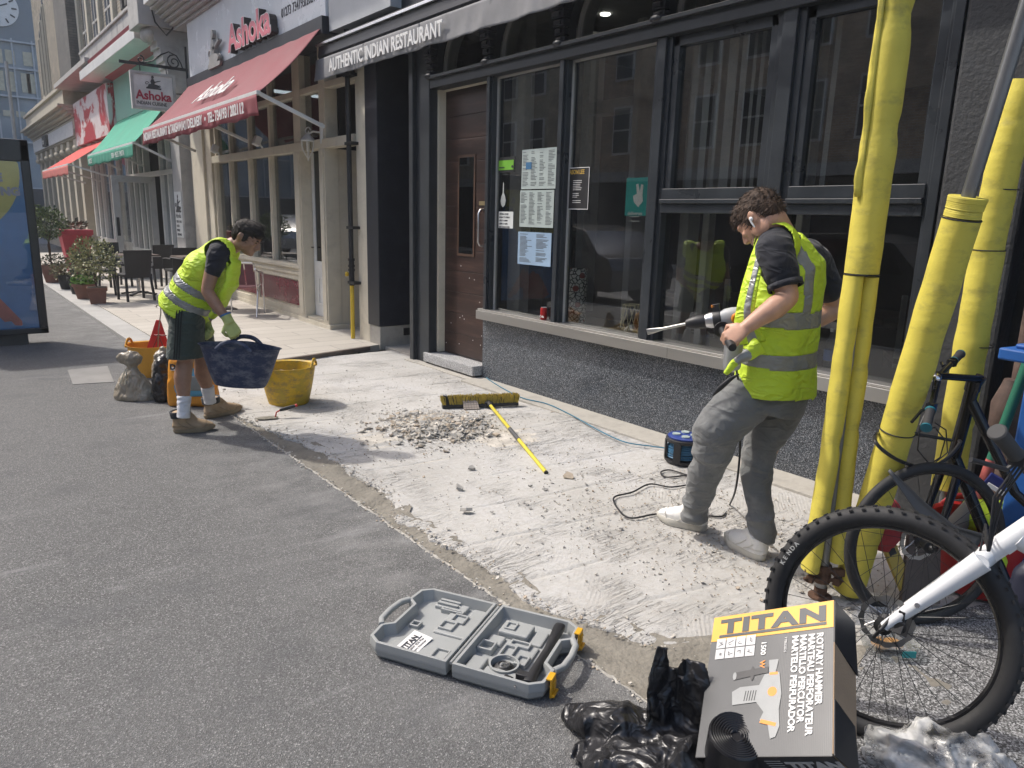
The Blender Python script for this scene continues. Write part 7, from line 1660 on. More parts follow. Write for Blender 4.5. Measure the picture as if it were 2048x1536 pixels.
text('TTB653SDS', .010, LETTERW, bx_, bp(WB - .145, HB * .775, .0018), -yd, xd, ext=.0003); text('1500', .022, LETTERW, bx_, bp(WB - .218, HB * .76, .0018), -yd, xd, bold=.0006, ext=.0003); text('W', .022, ORG, bx_, bp(WB - .218, HB * .76 - .062, .0018), -yd, xd, bold=.0006, ext=.0003)
for i in range(4):
    for j in range(2):
        m = MB(); x, y = .022 + .034 * i, HB * .665 + .036 * j; m.add([bp(x, y, .0016), bp(x + .031, y, .0016), bp(x + .031, y + .033, .0016), bp(x, y + .033, .0016)], [(0, 1, 2, 3)]); ic = m.build('icon_panel', M('icon_white', (.5, .5, .5), .35) if i + j == 0 else bpy.data.materials['icon_white'], bx_)
        m = MB(); rn = random.Random(i * 3 + j)
        for q in range(3): m.bar(bp(x + .006 + rn.random() * .015, y + .006 + rn.random() * .02, .0022), bp(x + .010 + rn.random() * .016, y + .006 + rn.random() * .02, .0022), .0015, .0004, side=nd)
        m.build('icon_mark', KL, ic)
# printed picture of the tool
PG = M('print_light_grey', (.27, .28, .28), .35); PD_ = M('print_dark_grey', (.03, .03, .032), .35)
def pr2(poly, mm, z, nm='printed_picture'):
    m = MB(); m.add([bp(x, y, z) for x, y in poly], [tuple(range(len(poly)))]); return m.build(nm, mm, bx_)
def circ_(cx_, cy_, r, n=20, sx=1): return [(cx_ + r * sx * math.cos(2 * PI * k / n), cy_ + r * math.sin(2 * PI * k / n)) for k in range(n)]
pr2([(.205, .275), (.235, .275), (.232, .255), (.228, .235), (.208, .235), (.207, .255)], PG, .0018)
pr2([(.10, .245), (.19, .255), (.205, .255), (.205, .235), (.19, .235), (.10, .222)], PD_, .0019); pr2(circ_(.155, .238, .022, sx=.3), PD_, .0021); pr2(circ_(.098, .234, .012, sx=.5), PG, .0021)
pr2([(.195, .232), (.24, .235), (.25, .17), (.245, .125), (.20, .12), (.175, .15), (.10, .145), (.095, .185), (.12, .198), (.18, .20)], PG, .0020)
pr2(circ_(.222, .178, .014), ORG, .0023); pr2([(.21, .236), (.235, .236), (.236, .228), (.21, .228)], ORG, .0023)
for k in range(5): pr2([(.135 + .008 * k, .155), (.138 + .008 * k, .155), (.142 + .008 * k, .185), (.139 + .008 * k, .185)], PD_, .0024)
pr2([(.20, .12), (.245, .125), (.25, .08), (.24, .05), (.225, .045), (.215, .085), (.19, .098)], PG, .0019); pr2([(.195, .10), (.24, .088), (.238, .078), (.19, .090)], ORG, .0022)
t = text('TITAN', .05, M('flap_print', (.40, .40, .40), .4), bx_, bp(WB - .14, -.0035, -.062), xd, nd, bold=.003, ext=.0006)
for k in range(5):
    m = MB(); m.bar(bp(.20, -.0035, -.02 - .012 * k), bp(.245, -.0035, -.02 - .012 * k), .003, .0006, side=yd); m.build('small_print', bpy.data.materials['flap_print'], bx_)
# ------------------------------------------------------------ black sheeting, bin-liner roll, clear film bag
def poly_bag(name, lab, lofts, mt_, amp, f, voxel, seed, aniso=(1, 1, 1), cat='plastic sheet'):
    m = MB()
    for pts, rad, side in lofts: m.loft(pts, rad, side=side, seg=20)
    v, fa, nn = remesh(m, voxel, 2); out = []
    for p, n in zip(v, nn):
        q = V(p.x * aniso[0], p.y * aniso[1], p.z * aniso[2]) + V(seed, 0, 0); w_ = Vector((nz(q, f * .7), nz(q + V(9, 0, 0), f * .7), nz(q + V(0, 9, 0), f * .7))) * .08
        r = (1 - abs(nz(q + w_, f)) * 3.2) + .38 * (1 - abs(nz(q + w_ * 2, f * 2.3)) * 3) + .10 * (1 - abs(nz(q, f * 5)) * 3)
        p = p + n * amp * (r - .8); p.z = max(p.z, .006 + .003 * abs(nz(p, 20))); out.append(p)
    q = MB(); q.add(out, fa); return q.build(name, mt_, smooth=True, angle=180, label=lab, cat=cat)
g = lambda u, v, z=0: G(u, v, z)
poly_bag('crumpled_black_sheeting', 'crumpled glossy black polythene sheeting heaped left of the orange carton', [
    ([g(1135, 1425, .03), g(1180, 1440, .06), g(1250, 1450, .075), g(1330, 1465, .06), g(1400, 1500, .05)], [(.02, .03), (.05, .06), (.075, .09), (.06, .10), (.05, .08)], [ZV] * 5),
    ([g(1150, 1500, .02), g(1220, 1520, .05), g(1300, 1540, .06), g(1380, 1570, .05)], [(.02, .05), (.05, .09), (.06, .10), (.05, .09)], [ZV] * 4),
    ([g(1322, 1500, .03), g(1320, 1430, .14), g(1318, 1350, .26), g(1326, 1290, .35)], [(.085, .034), (.066, .022), (.050, .015), (.024, .006)], [(X_ + FH * .5).normalized()] * 4),
    ([g(1372, 1490, .03), g(1374, 1420, .14), g(1378, 1360, .25), g(1386, 1318, .31)], [(.090, .040), (.085, .026), (.070, .016), (.04, .006)], [(X_ - FH * .4).normalized()] * 4),
    ([g(1290, 1480, .03), g(1296, 1440, .10), g(1310, 1390, .20)], [(.05, .06), (.03, .05), (.012, .03)], [X_] * 3),
    ([g(1345, 1540, .03), g(1400, 1530, .10)], [(.10, .10), (.07, .08)], [X_] * 2),
    ([V(1.60, 1.12, .03), V(1.75, 1.05, .09), V(1.88, 1.0, .12), V(2.0, .96, .10)], [(.04, .10), (.08, .13), (.11, .13), (.08, .10)], [ZV] * 4)], wrinkle(wrinkle(BAGB, 9, .75, .03, (1, 1, .6)), 24, .35, .012, (1, .6, 1)), .016, 5.4, .0065, 3, (1, 1, .5))
RB = M('black_liner_film', (.010, .010, .012), .30, var=.3, vs=8, bs=.1, bsc=40)
rt_ = thing('bin_liner_roll', 'thick roll of black liner standing in front of the carton with its tail unrolled', 'roll', (G(1475, 1560, 0).x, G(1475, 1560, 0).y, 0))
rc = PDp(1474, 1470, 2.0); rax = (ZV * .93 - FH * .25 - RIGHT * .02).normalized(); a_, u_, t_ = frame(rax, RIGHT)
m = MB(); NS = 9 * 28; vs = []; fs = []
for k in range(NS + 1):
    an = 2 * PI * k / 28; r = .014 + .060 * k / NS + .0012 * nz((math.cos(an) * 2, math.sin(an) * 2, k * .01), 1); p = rc + u_ * r * math.cos(an) + t_ * r * math.sin(an)
    vs += [p + a_ * (.002 * math.sin(k * .9) + .004 * (r / .06)), p - a_ * .20]
for k in range(NS): fs.append((2 * k, 2 * k + 2, 2 * k + 3, 2 * k + 1))
m.add(vs, fs); m.build('rolled_film', RB, rt_, smooth=True, angle=180, solid=.0028)
m = MB(); m.lathe([(.071, 0), (.0755, .004), (.0755, .200)], rc - a_ * .205, axis=a_, seg=40, side=u_); m.build('outer_wrap', RB, rt_, smooth=True)
e0 = rc + u_ * .073; m = MB()
def tail(u, v):
    p = e0 + (RIGHT * .20 - FH * .10 - ZV * .055) * u + RIGHT * .0; return p + a_ * (-.002 - .16 * v) + FH * (.010 * math.sin(u * 5) + .006 * nz((u * 4, v * 3, 0)))
m.grid(tail, 24, 12); m.build('loose_tail', RB, rt_, smooth=True, angle=180, solid=.002)
CF = bpy.data.materials.new('crinkled_clear_film'); CF.use_nodes = True; n_ = CF.node_tree; b = n_.nodes['Principled BSDF']; b.inputs['Base Color'].default_value = (.72, .74, .75, 1); b.inputs['Roughness'].default_value = .18; b.inputs['Alpha'].default_value = .42; b.inputs['Specular IOR Level'].default_value = .8
q_ = N(n_, 'TexNoise', i_Scale=26.0, i_Detail=6.0); n_.links.new(coords(n_), q_.inputs['Vector']); bump(n_, b, q_.outputs[0], .5, .01)
poly_bag('clear_plastic_bag', 'crumpled clear plastic bag on the terrazzo right of the carton', [
    ([g(1725, 1480, .03), g(1790, 1495, .06), g(1860, 1505, .08), g(1950, 1535, .07), g(2030, 1550, .03)], [(.03, .05), (.065, .10), (.085, .12), (.075, .11), (.03, .06)], [ZV] * 5),
    ([g(1820, 1560, .04), g(1900, 1500, .06), g(1960, 1480, .04)], [(.05, .10), (.06, .10), (.03, .06)], [ZV] * 3)], glass('thin_clear_film', (.92, .93, .94), 1.5, .30, 1.0, cap=.45, dcol=.75), .020, 8, .008, 8, cat='plastic bag')
# ------------------------------------------------------------ scaffold poles in yellow foam
FOAM = M('yellow_foam', (.60, .51, .075), .72, var=.08, vs=3, bs=.5, bd=.006, bsc=16, dirt=(.30, .26, .07), dscale=9, damt=.7, stretch=(1, 1, 1.7))
GALV = M('galvanised_tube', (.24, .245, .25), .36, .75, var=.15, vs=6, stretch=(1, 1, .3)); RUST = M('rusty_iron', (.10, .055, .035), .85, .3, var=.4, vs=25, bs=.5, bsc=80)
def foamtube(pts, r, parent, seed, name='foam_sleeve', dents=()):
    P = []; n = 46; Pv = [Vector(p) for p in pts]; cum = [0]
    for a, b_ in zip(Pv, Pv[1:]): cum.append(cum[-1] + (b_ - a).length)
    for k in range(n):
        t = cum[-1] * k / (n - 1); i = max(j for j in range(len(cum) - 1) if cum[j] <= t + 1e-9); P.append(Pv[i].lerp(Pv[i + 1], (t - cum[i]) / (cum[i + 1] - cum[i])))
    m = MB(); m.loft(P, [(r if not isinstance(r, tuple) else r[0]) * (1 + .035 * nz((k * .3, seed, 0), 1)) if not isinstance(r, tuple) else (r[0] * (1 + .05 * nz((k * .25, seed, 0), 1)), r[1]) for k in range(n)], side=[RIGHT] * n, seg=24)
    o = []
    ax_ = (Pv[-1] - Pv[0]).normalized()
    for p in m.v:
        h = (p - Pv[0]).dot(ax_); c = Pv[0] + ax_ * h; d = p - c; k = 0
        for h0, dp, wd in dents: k += dp * math.exp(-((h - h0) / wd) ** 2) * (.4 + .6 * max(0, d.normalized().dot((RIGHT - FH).normalized())))
        p.xyz = (p + d.normalized() * (.004 * nz(p, 9)) - d.normalized() * k)[:]
    return m.build(name, FOAM, parent, smooth=True, angle=60)
def ring(parent, c, ax_, r, name='cable_tie'):
    m = MB(); a_, u_, t_ = frame(ax_); m.tube([Vector(c) + (u_ * math.cos(k * PI / 14) + t_ * math.sin(k * PI / 14)) * r for k in range(28)], .0028, seg=6, closed=True); return m.build(name, BLACKP, parent, smooth=True)
GRP = 'scaffold poles padded with yellow foam'
p1 = thing('scaffold_pole', 'upright scaffold pole in yellow foam with a split seam, nearest the drilling worker', 'pole', W(1650, 1195, 2.95), 0, GRP)
b0 = V(2.93, 1.475, .02); top = b0 + ZV * 3.2
m = MB(); m.tube([b0, top], .0242, seg=18); m.build('tube', GALV, p1, smooth=True)
zt = W(1718, 560, 2.95).z
foamtube([b0 + ZV * (zt + .005), b0 + ZV * 3.0], .066, p1, 1, dents=((.05, .004, .05), (.55, .010, .04), (.95, .012, .05)))
m = MB(); vs = []
def flap(u, v): 
    z = zt + .30 + (2.95 - zt - .30) * u; return b0 + ZV * z - RIGHT * (.058 + .030 * v * (.6 + .6 * nz((u * 9, 1, 0), 1))) - FH * (.030 - .012 * v)
m.grid(flap, 40, 4); m.build('foam_lip', FOAM, p1, smooth=True, angle=180, solid=.012)
foamtube([b0 + ZV * (zt - .005) - RIGHT * .030, b0 + ZV * .60 - RIGHT * .036, b0 + ZV * .11 - RIGHT * .058], (.036, .052), p1, 2, dents=((.3, .004, .02), (.7, .006, .02)))
foamtube([b0 + ZV * (zt - .008) + RIGHT * .030, b0 + ZV * .60 + RIGHT * .036, b0 + ZV * .16 + RIGHT * .046], (.036, .052), p1, 3, dents=((.35, .004, .02), (.62, .006, .02)))
ring(p1, b0 + ZV * zt, ZV, .064)
m = MB(); m.lathe([(.05, 0), (.05, .008), (.028, .012), (.028, .05)], V(2.93, 1.475, .0), seg=20); m.build('base_plate', RUST, p1)
m = MB()
for z, a_ in ((.075, .2), (.115, -.5)):
    c = b0 + ZV * z; m.lathe([(.034, -.022), (.037, 0), (.034, .022)], c, seg=16); m.tube([c - RIGHT * .09 - FH * .02, c + RIGHT * .10 - FH * .03], .009, seg=8); m.box(c + RIGHT * .055 - FH * .03, (.05, .03, .034), Matrix.Rotation(a_, 3, 'Z')); m.box(c - RIGHT * .06 - FH * .02, (.03, .03, .03), Matrix.Rotation(a_, 3, 'Z'))
m.build('clamp', RUST, p1, bevel=.004)
p2 = thing('scaffold_pole', 'leaning scaffold pole, its grey steel end bare above the yellow foam', 'pole', W(1700, 1190, 2.98), 0, GRP)
q0, q1, q2 = W(1697, 1178, 2.98), W(1938, 392, 2.72), W(2075, -60, 2.56); q1 = q0 + (q2 - q0) * ((q1 - q0).length / (q2 - q0).length)
m = MB(); m.tube([q0 - (q2 - q0).normalized() * .05, q2], .0242, seg=18); m.build('tube', GALV, p2, smooth=True)
qa = q0 + (q1 - q0) * .06; qb = q0 + (q1 - q0) * .955
foamtube([q0, qb], .064, p2, 4, dents=((.42, .006, .02), (.25, .004, .015), (.9, .005, .03)))
foamtube([qb + (q1 - q0) * .004, q1], .063, p2, 6, dents=((.02, .003, .02),)); ring(p2, qb, q2 - q0, .064); ring(p2, q0 + (q1 - q0) * .46, q2 - q0, .0655)
p3 = thing('scaffold_pole', 'yellow foam covered pole farthest back, against the rendered pier', 'pole', W(1880, 1000, 3.42), 0, GRP)
r0, r1, r2, r3 = W(1893, 975, 3.42), W(1925, 790, 3.42), W(1975, 500, 3.40), W(2055, 160, 3.34)
foamtube([r0, r1, r2], .070, p3, 7, dents=((.3, .005, .02),)); foamtube([r2 + ZV * .004, W(2006, 330, 3.38), r3], .068, p3, 8); ring(p3, W(1952, 690, 3.41), r2 - r1, .071); ring(p3, r2, r2 - r1, .071); ring(p3, W(2008, 378, 3.38), r3 - r2, .070)
m = MB(); m.tube([W(1880, 1060, 3.42), r0, r1, r2, r3], .024, seg=14); m.build('tube', GALV, p3, smooth=True)
# ------------------------------------------------------------ bicycles
RUB = M('tyre_rubber', (.016, .016, .017), .68, var=.3, vs=12, dirt=(.07, .068, .062), dscale=10, damt=.35); FRB = M('black_frame_paint', (.008, .008, .009), .22, var=.2); FRW = M('white_frame_paint', (.68, .69, .70), .25, var=.03)
def wheel(parent, c, yaw, lean, Rr, tw, knob=True, spokes=32, tread=60, disc=True, steer=0, txt=None):
    d = V(math.cos(yaw), math.sin(yaw), 0); n = V(-math.sin(yaw), math.cos(yaw), 0); up = ZV * math.cos(lean) + n * math.sin(lean); ax_ = d.cross(up).normalized()
    def P(r, t, x=0): return c + (d * math.cos(t) + up * math.sin(t)) * r + ax_ * x
    m = MB(); ns = 88; prof = []
    for k in range(14): a = 2 * PI * k / 14; prof.append((Rr - tw + tw * math.cos(a), tw * .95 * math.sin(a)))
    m.add([P(r, 2 * PI * i / ns, x) for i in range(ns) for r, x in prof], [(i * 14 + k, i * 14 + (k + 1) % 14, ((i + 1) % ns) * 14 + (k + 1) % 14, ((i + 1) % ns) * 14 + k) for i in range(ns) for k in range(14)])
    ty = m.build('tyre', RUB, parent, smooth=True, angle=180)
    if knob:
        m = MB()
        for i in range(tread):
            t = 2 * PI * i / tread
            for x, r in ((-.025, Rr - .009), (-.009, Rr - .0005), (.009, Rr - .0005), (.025, Rr - .009)):
                q = P(r, t + (.02 if abs(x) < .01 else 0), x); rad = (q - c).normalized(); tg = rad.cross(ax_).normalized(); m.box(q, (.007, .011, .006), Matrix((ax_, tg, rad)).transposed())
        m.build('tread_knobs', RUB, ty)
    m = MB(); prof = [(Rr - tw * 1.75, -.012), (Rr - tw * 1.75, .012), (Rr - tw * 2.15, .010), (Rr - tw * 2.35, 0), (Rr - tw * 2.15, -.010)]; K = 5
    m.add([P(r, 2 * PI * i / ns, x) for i in range(ns) for r, x in prof], [(i * K + k, i * K + (k + 1) % K, ((i + 1) % ns) * K + (k + 1) % K, ((i + 1) % ns) * K + k) for i in range(ns) for k in range(K)])
    m.build('rim', FRB, parent, smooth=True, angle=40)
    m = MB()
    for i in range(spokes):
        t = 2 * PI * i / spokes; s_ = 1 if i % 2 else -1; t2 = t + (.75 if (i // 2) % 2 else -.75); m.tube([P(.024, t2, s_ * .028), P(Rr - tw * 2.25, t, 0)], .0011, seg=5)
    m.build('spokes', BLACK, parent)
    m = MB(); m.lathe([(.008, -.055), (.012, -.05), (.012, -.035), (.027, -.032), (.027, -.026), (.017, -.02), (.017, .02), (.027, .026), (.027, .032), (.012, .035), (.012, .05), (.008, .055)], c, axis=ax_, seg=20); m.build('hub', BLACK, parent, smooth=True, angle=40)
    if disc:
        m = MB(); inn = [(r_ * math.cos(a), r_ * math.sin(a)) for a, r_ in ((2 * PI * k / 60, .066) for k in range(60))]; out = [((.082 + .0025 * math.sin(k * 1.25)) * math.cos(2 * PI * k / 60), (.082 + .0025 * math.sin(k * 1.25)) * math.sin(2 * PI * k / 60)) for k in range(60)]
        u2 = (d).normalized(); m.ringwall(out, inn, c + ax_ * -.040, u2, up, .002)
        for k in range(6): a = k * PI / 3; m.tube([c - ax_ * .039 + (d * math.cos(a) + up * math.sin(a)) * .02, c - ax_ * .039 + (d * math.cos(a + .5) + up * math.sin(a + .5)) * .068], .003, seg=5)
        m.build('brake_disc', M('disc_steel', (.5, .5, .5), .3, 1), parent)
    return d, up, ax_, P, ty
B1 = thing('white_bicycle', 'white mountain bicycle with knobbly front tyre at the right edge of the picture', 'bicycle', (2.35, .75, 0))
wc = V(2.255, .915, .372)
d, up, axw, P, ty = wheel(B1, wc, -1.30, .20, .374, .031)
for k, ch_ in enumerate('KENDA'):                               # raised maker lettering along the sidewall
    t = PI - .32 - .058 * k
    for side_ in (1,):
        xs_ = -1 if axw.dot(CAM - wc) < 0 else 1
        rad = (P(1, t) - wc).normalized(); tg = rad.cross(axw * xs_).normalized(); text(ch_, .020, M('tyre_print', (.42, .42, .40), .6) if k == 0 else bpy.data.materials['tyre_print'], ty, P(.340, t + .02, xs_ * .0298), -tg if False else tg, rad, ext=.0012, bold=.0004, name='tyre_lettering')
xs_ = -1 if axw.dot(CAM - wc) < 0 else 1; nr = axw * xs_                                   # towards the camera side
cr = PDp(1968, 1105, 1.98); crn = W(1968, 1100, 2.22)
hub_n, hub_f = wc + nr * .058, wc - nr * .058
hd_d = -d if False else d
fk = (W(1975, 1092, 2.22) - wc); fk = fk - axw * fk.dot(axw); 
c1_ = wc + fk + nr * .055; c2_ = wc + fk - nr * .055
m = MB(); m.loft([hub_n + fk * .03, hub_n.lerp(c1_, .35), hub_n.lerp(c1_, .8), c1_], [.015, .0205, .029, .032], seg=18); m.build('fork_leg', FRW, B1, smooth=True)
m = MB(); m.loft([hub_f + fk * .03, hub_f.lerp(c2_, .35), hub_f.lerp(c2_, .8), c2_], [.0125, .0165, .023, .026], seg=18); m.build('fork_leg', FRW, B1, smooth=True)
cw_ = wc + fk * 1.03; fd = fk.normalized(); h1_ = cw_ + fd * .05; h2_ = cw_ + fd * .21
m = MB(); m.loft([c1_ - fd * .01, cw_, c2_ - fd * .01], [.026, .030, .026], seg=16); m.tube([cw_, h1_], .028, seg=16); m.build('fork_crown', FRW, B1, smooth=True)
bdir = (RIGHT * .86 - FH * .30 - ZV * .05).normalized()
m = MB(); m.tube([h1_, h2_], .031, seg=20); m.loft([h1_ + fd * .05, h1_ + fd * .03 + bdir * .12 - ZV * .03, h1_ + bdir * .60 - ZV * .22], [.036, .032, .028], seg=18); m.loft([h2_ - fd * .03, h2_ + bdir * .55 - ZV * .06], [.024, .020], seg=16); m.build('frame', FRW, B1, smooth=True)
m = MB(); m.tube([h2_, h2_ + fd * .05], .024, seg=16); bt = h2_ + fd * .06 - bdir * .05; m.tube([h2_ + fd * .045, bt], .018, seg=14)
be = W(1996, 866, 1.86); bw = (be - bt); m.tube([be, bt, bt - bw], .0155, seg=14); m.build('handlebar', BLACKP, B1, smooth=True)
m = MB(); bwn = bw.normalized(); m.lathe([(.021, 0), (.0245, .004), (.022, .012), (.0205, .11), (.023, .125)], be + bwn * .01, axis=-bwn, seg=18); m.build('grip', M('grip_rubber', (.05, .05, .05), .8), B1, smooth=True)
m = MB(); lv = be - bwn * .14; m.tube([lv, lv - ZV * .03 - RIGHT * .03, lv - ZV * .035 - RIGHT * .10 + bwn * .06], .007, seg=8); m.box(lv, (.04, .035, .03)); m.build('brake_lever', BLACKP, B1, smooth=True, angle=40)
for k in range(3):
    m = MB(); a_ = lv + ZV * -.01 + RIGHT * .012 * k; m.tube([a_, a_ - RIGHT * .05 - ZV * .10, a_ - RIGHT * (.04 + .01 * k) - ZV * .26, cw_ + ZV * (.10 - .02 * k) - RIGHT * (.02), cw_ - fk * .15 + nr * .05 + RIGHT * .02, hub_n + fk * .16 + RIGHT * .05 + nr * .01][: 6 if k == 0 else 4], .0032, seg=7); m.build('brake_hose', BLACKP, B1, smooth=True)
m = MB(); cl = hub_n + fk * .10 + RIGHT * .035; m.box(cl + nr * .004, (.05, .035, .075), Matrix.Rotation(.5, 3, 'Y')); m.lathe([(.018, 0), (.018, .02)], cl + nr * .015 - ZV * .01, axis=nr, seg=16); m.box(cl + nr * .02 + ZV * .03, (.02, .02, .03)); m.tube([hub_n + nr * .005 - RIGHT * .02 - ZV * .03, hub_n + nr * .02, hub_n + nr * .012 + RIGHT * .03 + ZV * .045], .006, seg=8); m.build('brake_caliper', BLACK, B1, bevel=.004)
m = MB(); m.lathe([(.005, -.01), (.008, 0), (.008, .012)], hub_n + fk * .38 + nr * .012, axis=nr, seg=10); m.lathe([(.004, -.005), (.006, 0), (.006, .01)], hub_n + fk * .66 + nr * .016 + RIGHT * .01, axis=nr, seg=10); m.build('bolt', CHROME, B1)
# short rear-swept mudguard
m = MB(); g0, g1, g2, g3 = W(1778, 940, 2.42), W(1840, 1010, 2.36), W(1900, 1065, 2.30), W(1960, 1085, 2.26)
gp = [g0, g1, g2, g3]; 
def mg(u, v):
    t = u * 3; i = min(int(t), 2); f_ = t - i; p = gp[i].lerp(gp[i + 1], f_); wdt = .010 + .085 * min(1, u * 1.15) ** .9
    return p + ((ZV * .70 + RIGHT * .55 + FH * .2).normalized() * (v - .5) * wdt) + nr * (.9 * (v - .5) ** 2 * wdt * .8) - RIGHT * .0 + V(0, 0, -.03) * abs(v - .5) * u
m.grid(mg, 18, 7); m.build('mudguard', M('mudguard_plastic', (.03, .032, .035), .5, var=.2), B1, smooth=True, angle=180, solid=.004)
# black bicycle behind
B2 = thing('black_bicycle', 'black bicycle with teal edged grips parked behind the padded poles', 'bicycle', (2.75, 1.1, 0))
wc2 = PDp(1850, 1092, 2.98); wc2.z = .352; yaw2 = math.atan2(-.614, .789) + .10
d2, up2, ax2, P2, ty2 = wheel(B2, wc2, yaw2, .06, .345, .021, knob=False, spokes=28)
nr2 = ax2 * (-1 if ax2.dot(CAM - wc2) < 0 else 1)
hb0, hb1 = W(1905, 925, 3.08), W(1944, 780, 2.98); hdv = (hb1 - hb0).normalized()
for s_ in (1, -1):
    m = MB(); m.loft([wc2 + nr2 * .055 * s_, hb0 - hdv * .02 + nr2 * .05 * s_], [.013, .019], seg=14); m.build('fork_leg', FRB, B2, smooth=True)
m = MB(); m.tube([hb0 - hdv * .02 + nr2 * .055, hb0 - hdv * .02 - nr2 * .055], .018, seg=12); m.tube([hb0, hb1], .026, seg=18); m.tube([hb1, hb1 + hdv * .05], .030, seg=18)
m.loft([hb0 + hdv * .03, W(1990, 1115, 2.90), W(2080, 1330, 2.7)], [.026, .024, .022], seg=16); m.loft([hb1 - hdv * .04, W(2030, 985, 2.85), W(2110, 1060, 2.75)], [.022, .019, .018], seg=14); m.build('frame', FRB, B2, smooth=True)
m = MB(); st0 = hb1 + hdv * .03; st0 = W(1962, 758, 2.96); cl_ = W(1878, 752, 2.86); m.loft([st0 + RIGHT * .004, st0, cl_], [.013, .015, .014], seg=14); m.tube([hb1, st0 + ZV * .012], .021, seg=18); m.lathe([(.022, 0), (.022, .02)], cl_ - RIGHT * .01, axis=(W(1852, 856, 2.58) - W(1921, 708, 3.10)).normalized(), seg=16); m.build('stem', FRB, B2, smooth=True)
bf, bn_ = W(1921, 708, 3.10), W(1852, 856, 2.58)
m = MB(); m.tube([bf, cl_ + (bf - cl_) * .2, cl_, cl_ + (bn_ - cl_) * .2, bn_], .012, seg=12); m.build('handlebar', FRB, B2, smooth=True)
for e_ in (bf, bn_):
    dv = (cl_ - e_).normalized(); m = MB(); m.lathe([(.017, 0), (.0185, .006), (.0165, .02), (.0165, .10), (.018, .115)], e_, axis=dv, seg=18); G_ = m.build('grip', M('dark_grip', (.025, .025, .027), .75) if e_ is bf else bpy.data.materials['dark_grip'], B2, smooth=True)
    m = MB(); m.lathe([(.0145, -.001), (.0195, -.001), (.0195, .006), (.0145, .006)], e_, axis=dv, seg=18); m.lathe([(.0185, .108), (.019, .118)], e_, axis=dv, seg=18, cap=False); m.build('teal_edge', M('teal_ring', (.01, .12, .16), .4) if e_ is bf else bpy.data.materials['teal_ring'], G_, smooth=True)
    m = MB(); q = e_ + dv * .14; m.tube([q, q - RIGHT * .035 - ZV * .015, q - RIGHT * .06 - dv * .07 - ZV * .02], .006, seg=8); m.box(q, (.03, .03, .028)); m.build('brake_lever', FRB, B2, smooth=True, angle=40)
m = MB(); m.ell(cl_ + (bn_ - cl_) * .10 - RIGHT * .01 + ZV * .012, (.030, .022, .018), Matrix.Rotation(.5, 3, 'Z')); m.build('bell', CHROME, B2, smooth=True)
m = MB(); loop = [(1868, 755, 2.8), (1862, 800, 2.75), (1840, 850, 2.7), (1835, 900, 2.75), (1862, 932, 2.85), (1895, 905, 2.9), (1892, 860, 2.9), (1870, 846, 2.85)]; m.tube([W(*p) for p in loop], .0026, seg=7); m.tube([W(1830, 865, 2.66), W(1870, 855, 2.7), (W(1890, 880, 2.8)), W(1880, 915, 2.85), W(1850, 935, 2.86)], .0026, seg=7); m.build('brake_cable', BLACKP, B2, smooth=True)
# cable lock round the leaning pole
m = MB(); pts = [W(u, v, s) for u, v, s in ((1920, 885, 3.0), (1890, 920, 2.92), (1850, 935, 2.84), (1800, 922, 2.76), (1760, 895, 2.74), (1750, 872, 2.80), (1775, 862, 2.96), (1830, 868, 3.05), (1900, 880, 3.06))]
out = []
for i in range(len(pts)):
    p0, p1_, p2_, p3_ = pts[i - 1], pts[i], pts[(i + 1) % len(pts)], pts[(i + 2) % len(pts)]
    for k in range(6):
        t = k / 6; out.append(.5 * ((2 * p1_) + (p2_ - p0) * t + (2 * p0 - 5 * p1_ + 4 * p2_ - p3_) * t * t + (3 * p1_ - p0 - 3 * p2_ + p3_) * t ** 3))
m.tube(out, .0075, seg=8, closed=True); m.build('cable_lock', M('lock_sheath', (.02, .02, .022), .3), smooth=True, label='black cable lock looped round the leaning foam pole and the black bicycle', cat='bike lock')
# ------------------------------------------------------------ clutter by the pier
t = thing('soil_pipes', 'brown cast iron soil pipes beside the rendered pier', 'pipes', (4.1, 1.15, 0))
BRN = M('brown_iron_paint', (.085, .055, .045), .7, var=.3, vs=12, bs=.4, dirt=(.2, .15, .12), damt=.5)
m = MB(); a_ = W(2030, 700, 3.30); a_ = V(4.15, 1.10, 0); m.tube([(4.12, 1.22, 0), (4.12, 1.22, 3.6)], .04, seg=16); m.lathe([(.05, 0), (.075, .04), (.08, .16), (.05, .25), (.042, .28)], (4.08, 1.235, .62), seg=20); m.build('pipe', BRN, t, smooth=True)
m = MB(); m.tube([(4.14, 1.06, 0), (4.14, 1.06, 3.6)], .055, seg=16); m.lathe([(.055, 0), (.07, .01), (.07, .06), (.055, .07)], (4.14, 1.06, 1.5), seg=20); m.build('large_pipe', BRN, t, smooth=True)
m = MB()
for k in range(3): m.tube([(4.06 + .01 * k, 1.16 + .022 * k, 0), (4.07, 1.15 + .024 * k, 3.5)], .006, seg=6)
m.build('thin_cables', BRN, t)
t = thing('blue_bin', 'blue plastic bin with a flat lid at the right edge of the picture', 'bin', W(2060, 740, 2.95))
c = W(2128, 716, 2.95); m = MB(); m.box(c - ZV * .0, (.32, .34, .05), Matrix.Rotation(-.2, 3, 'Z')); m.box(c + ZV * .035, (.24, .26, .02), Matrix.Rotation(-.2, 3, 'Z')); BLU = M('blue_plastic', (.02, .10, .34), .45, var=.1); m.build('lid', BLU, t, bevel=.008)
m = MB(); m.box(V(c.x + .03, c.y - .02, c.z / 2 - .01), (.20, .22, c.z - .05), Matrix.Rotation(-.2, 3, 'Z')); m.build('body', BLU, t, bevel=.01)
a_, b_ = W(2050, 740, 3.20), W(1972, 950, 3.22); t = thing('green_pole', 'green tool pole with a pink end leaning beside the soil pipe', 'tool', (b_.x, b_.y, 0))
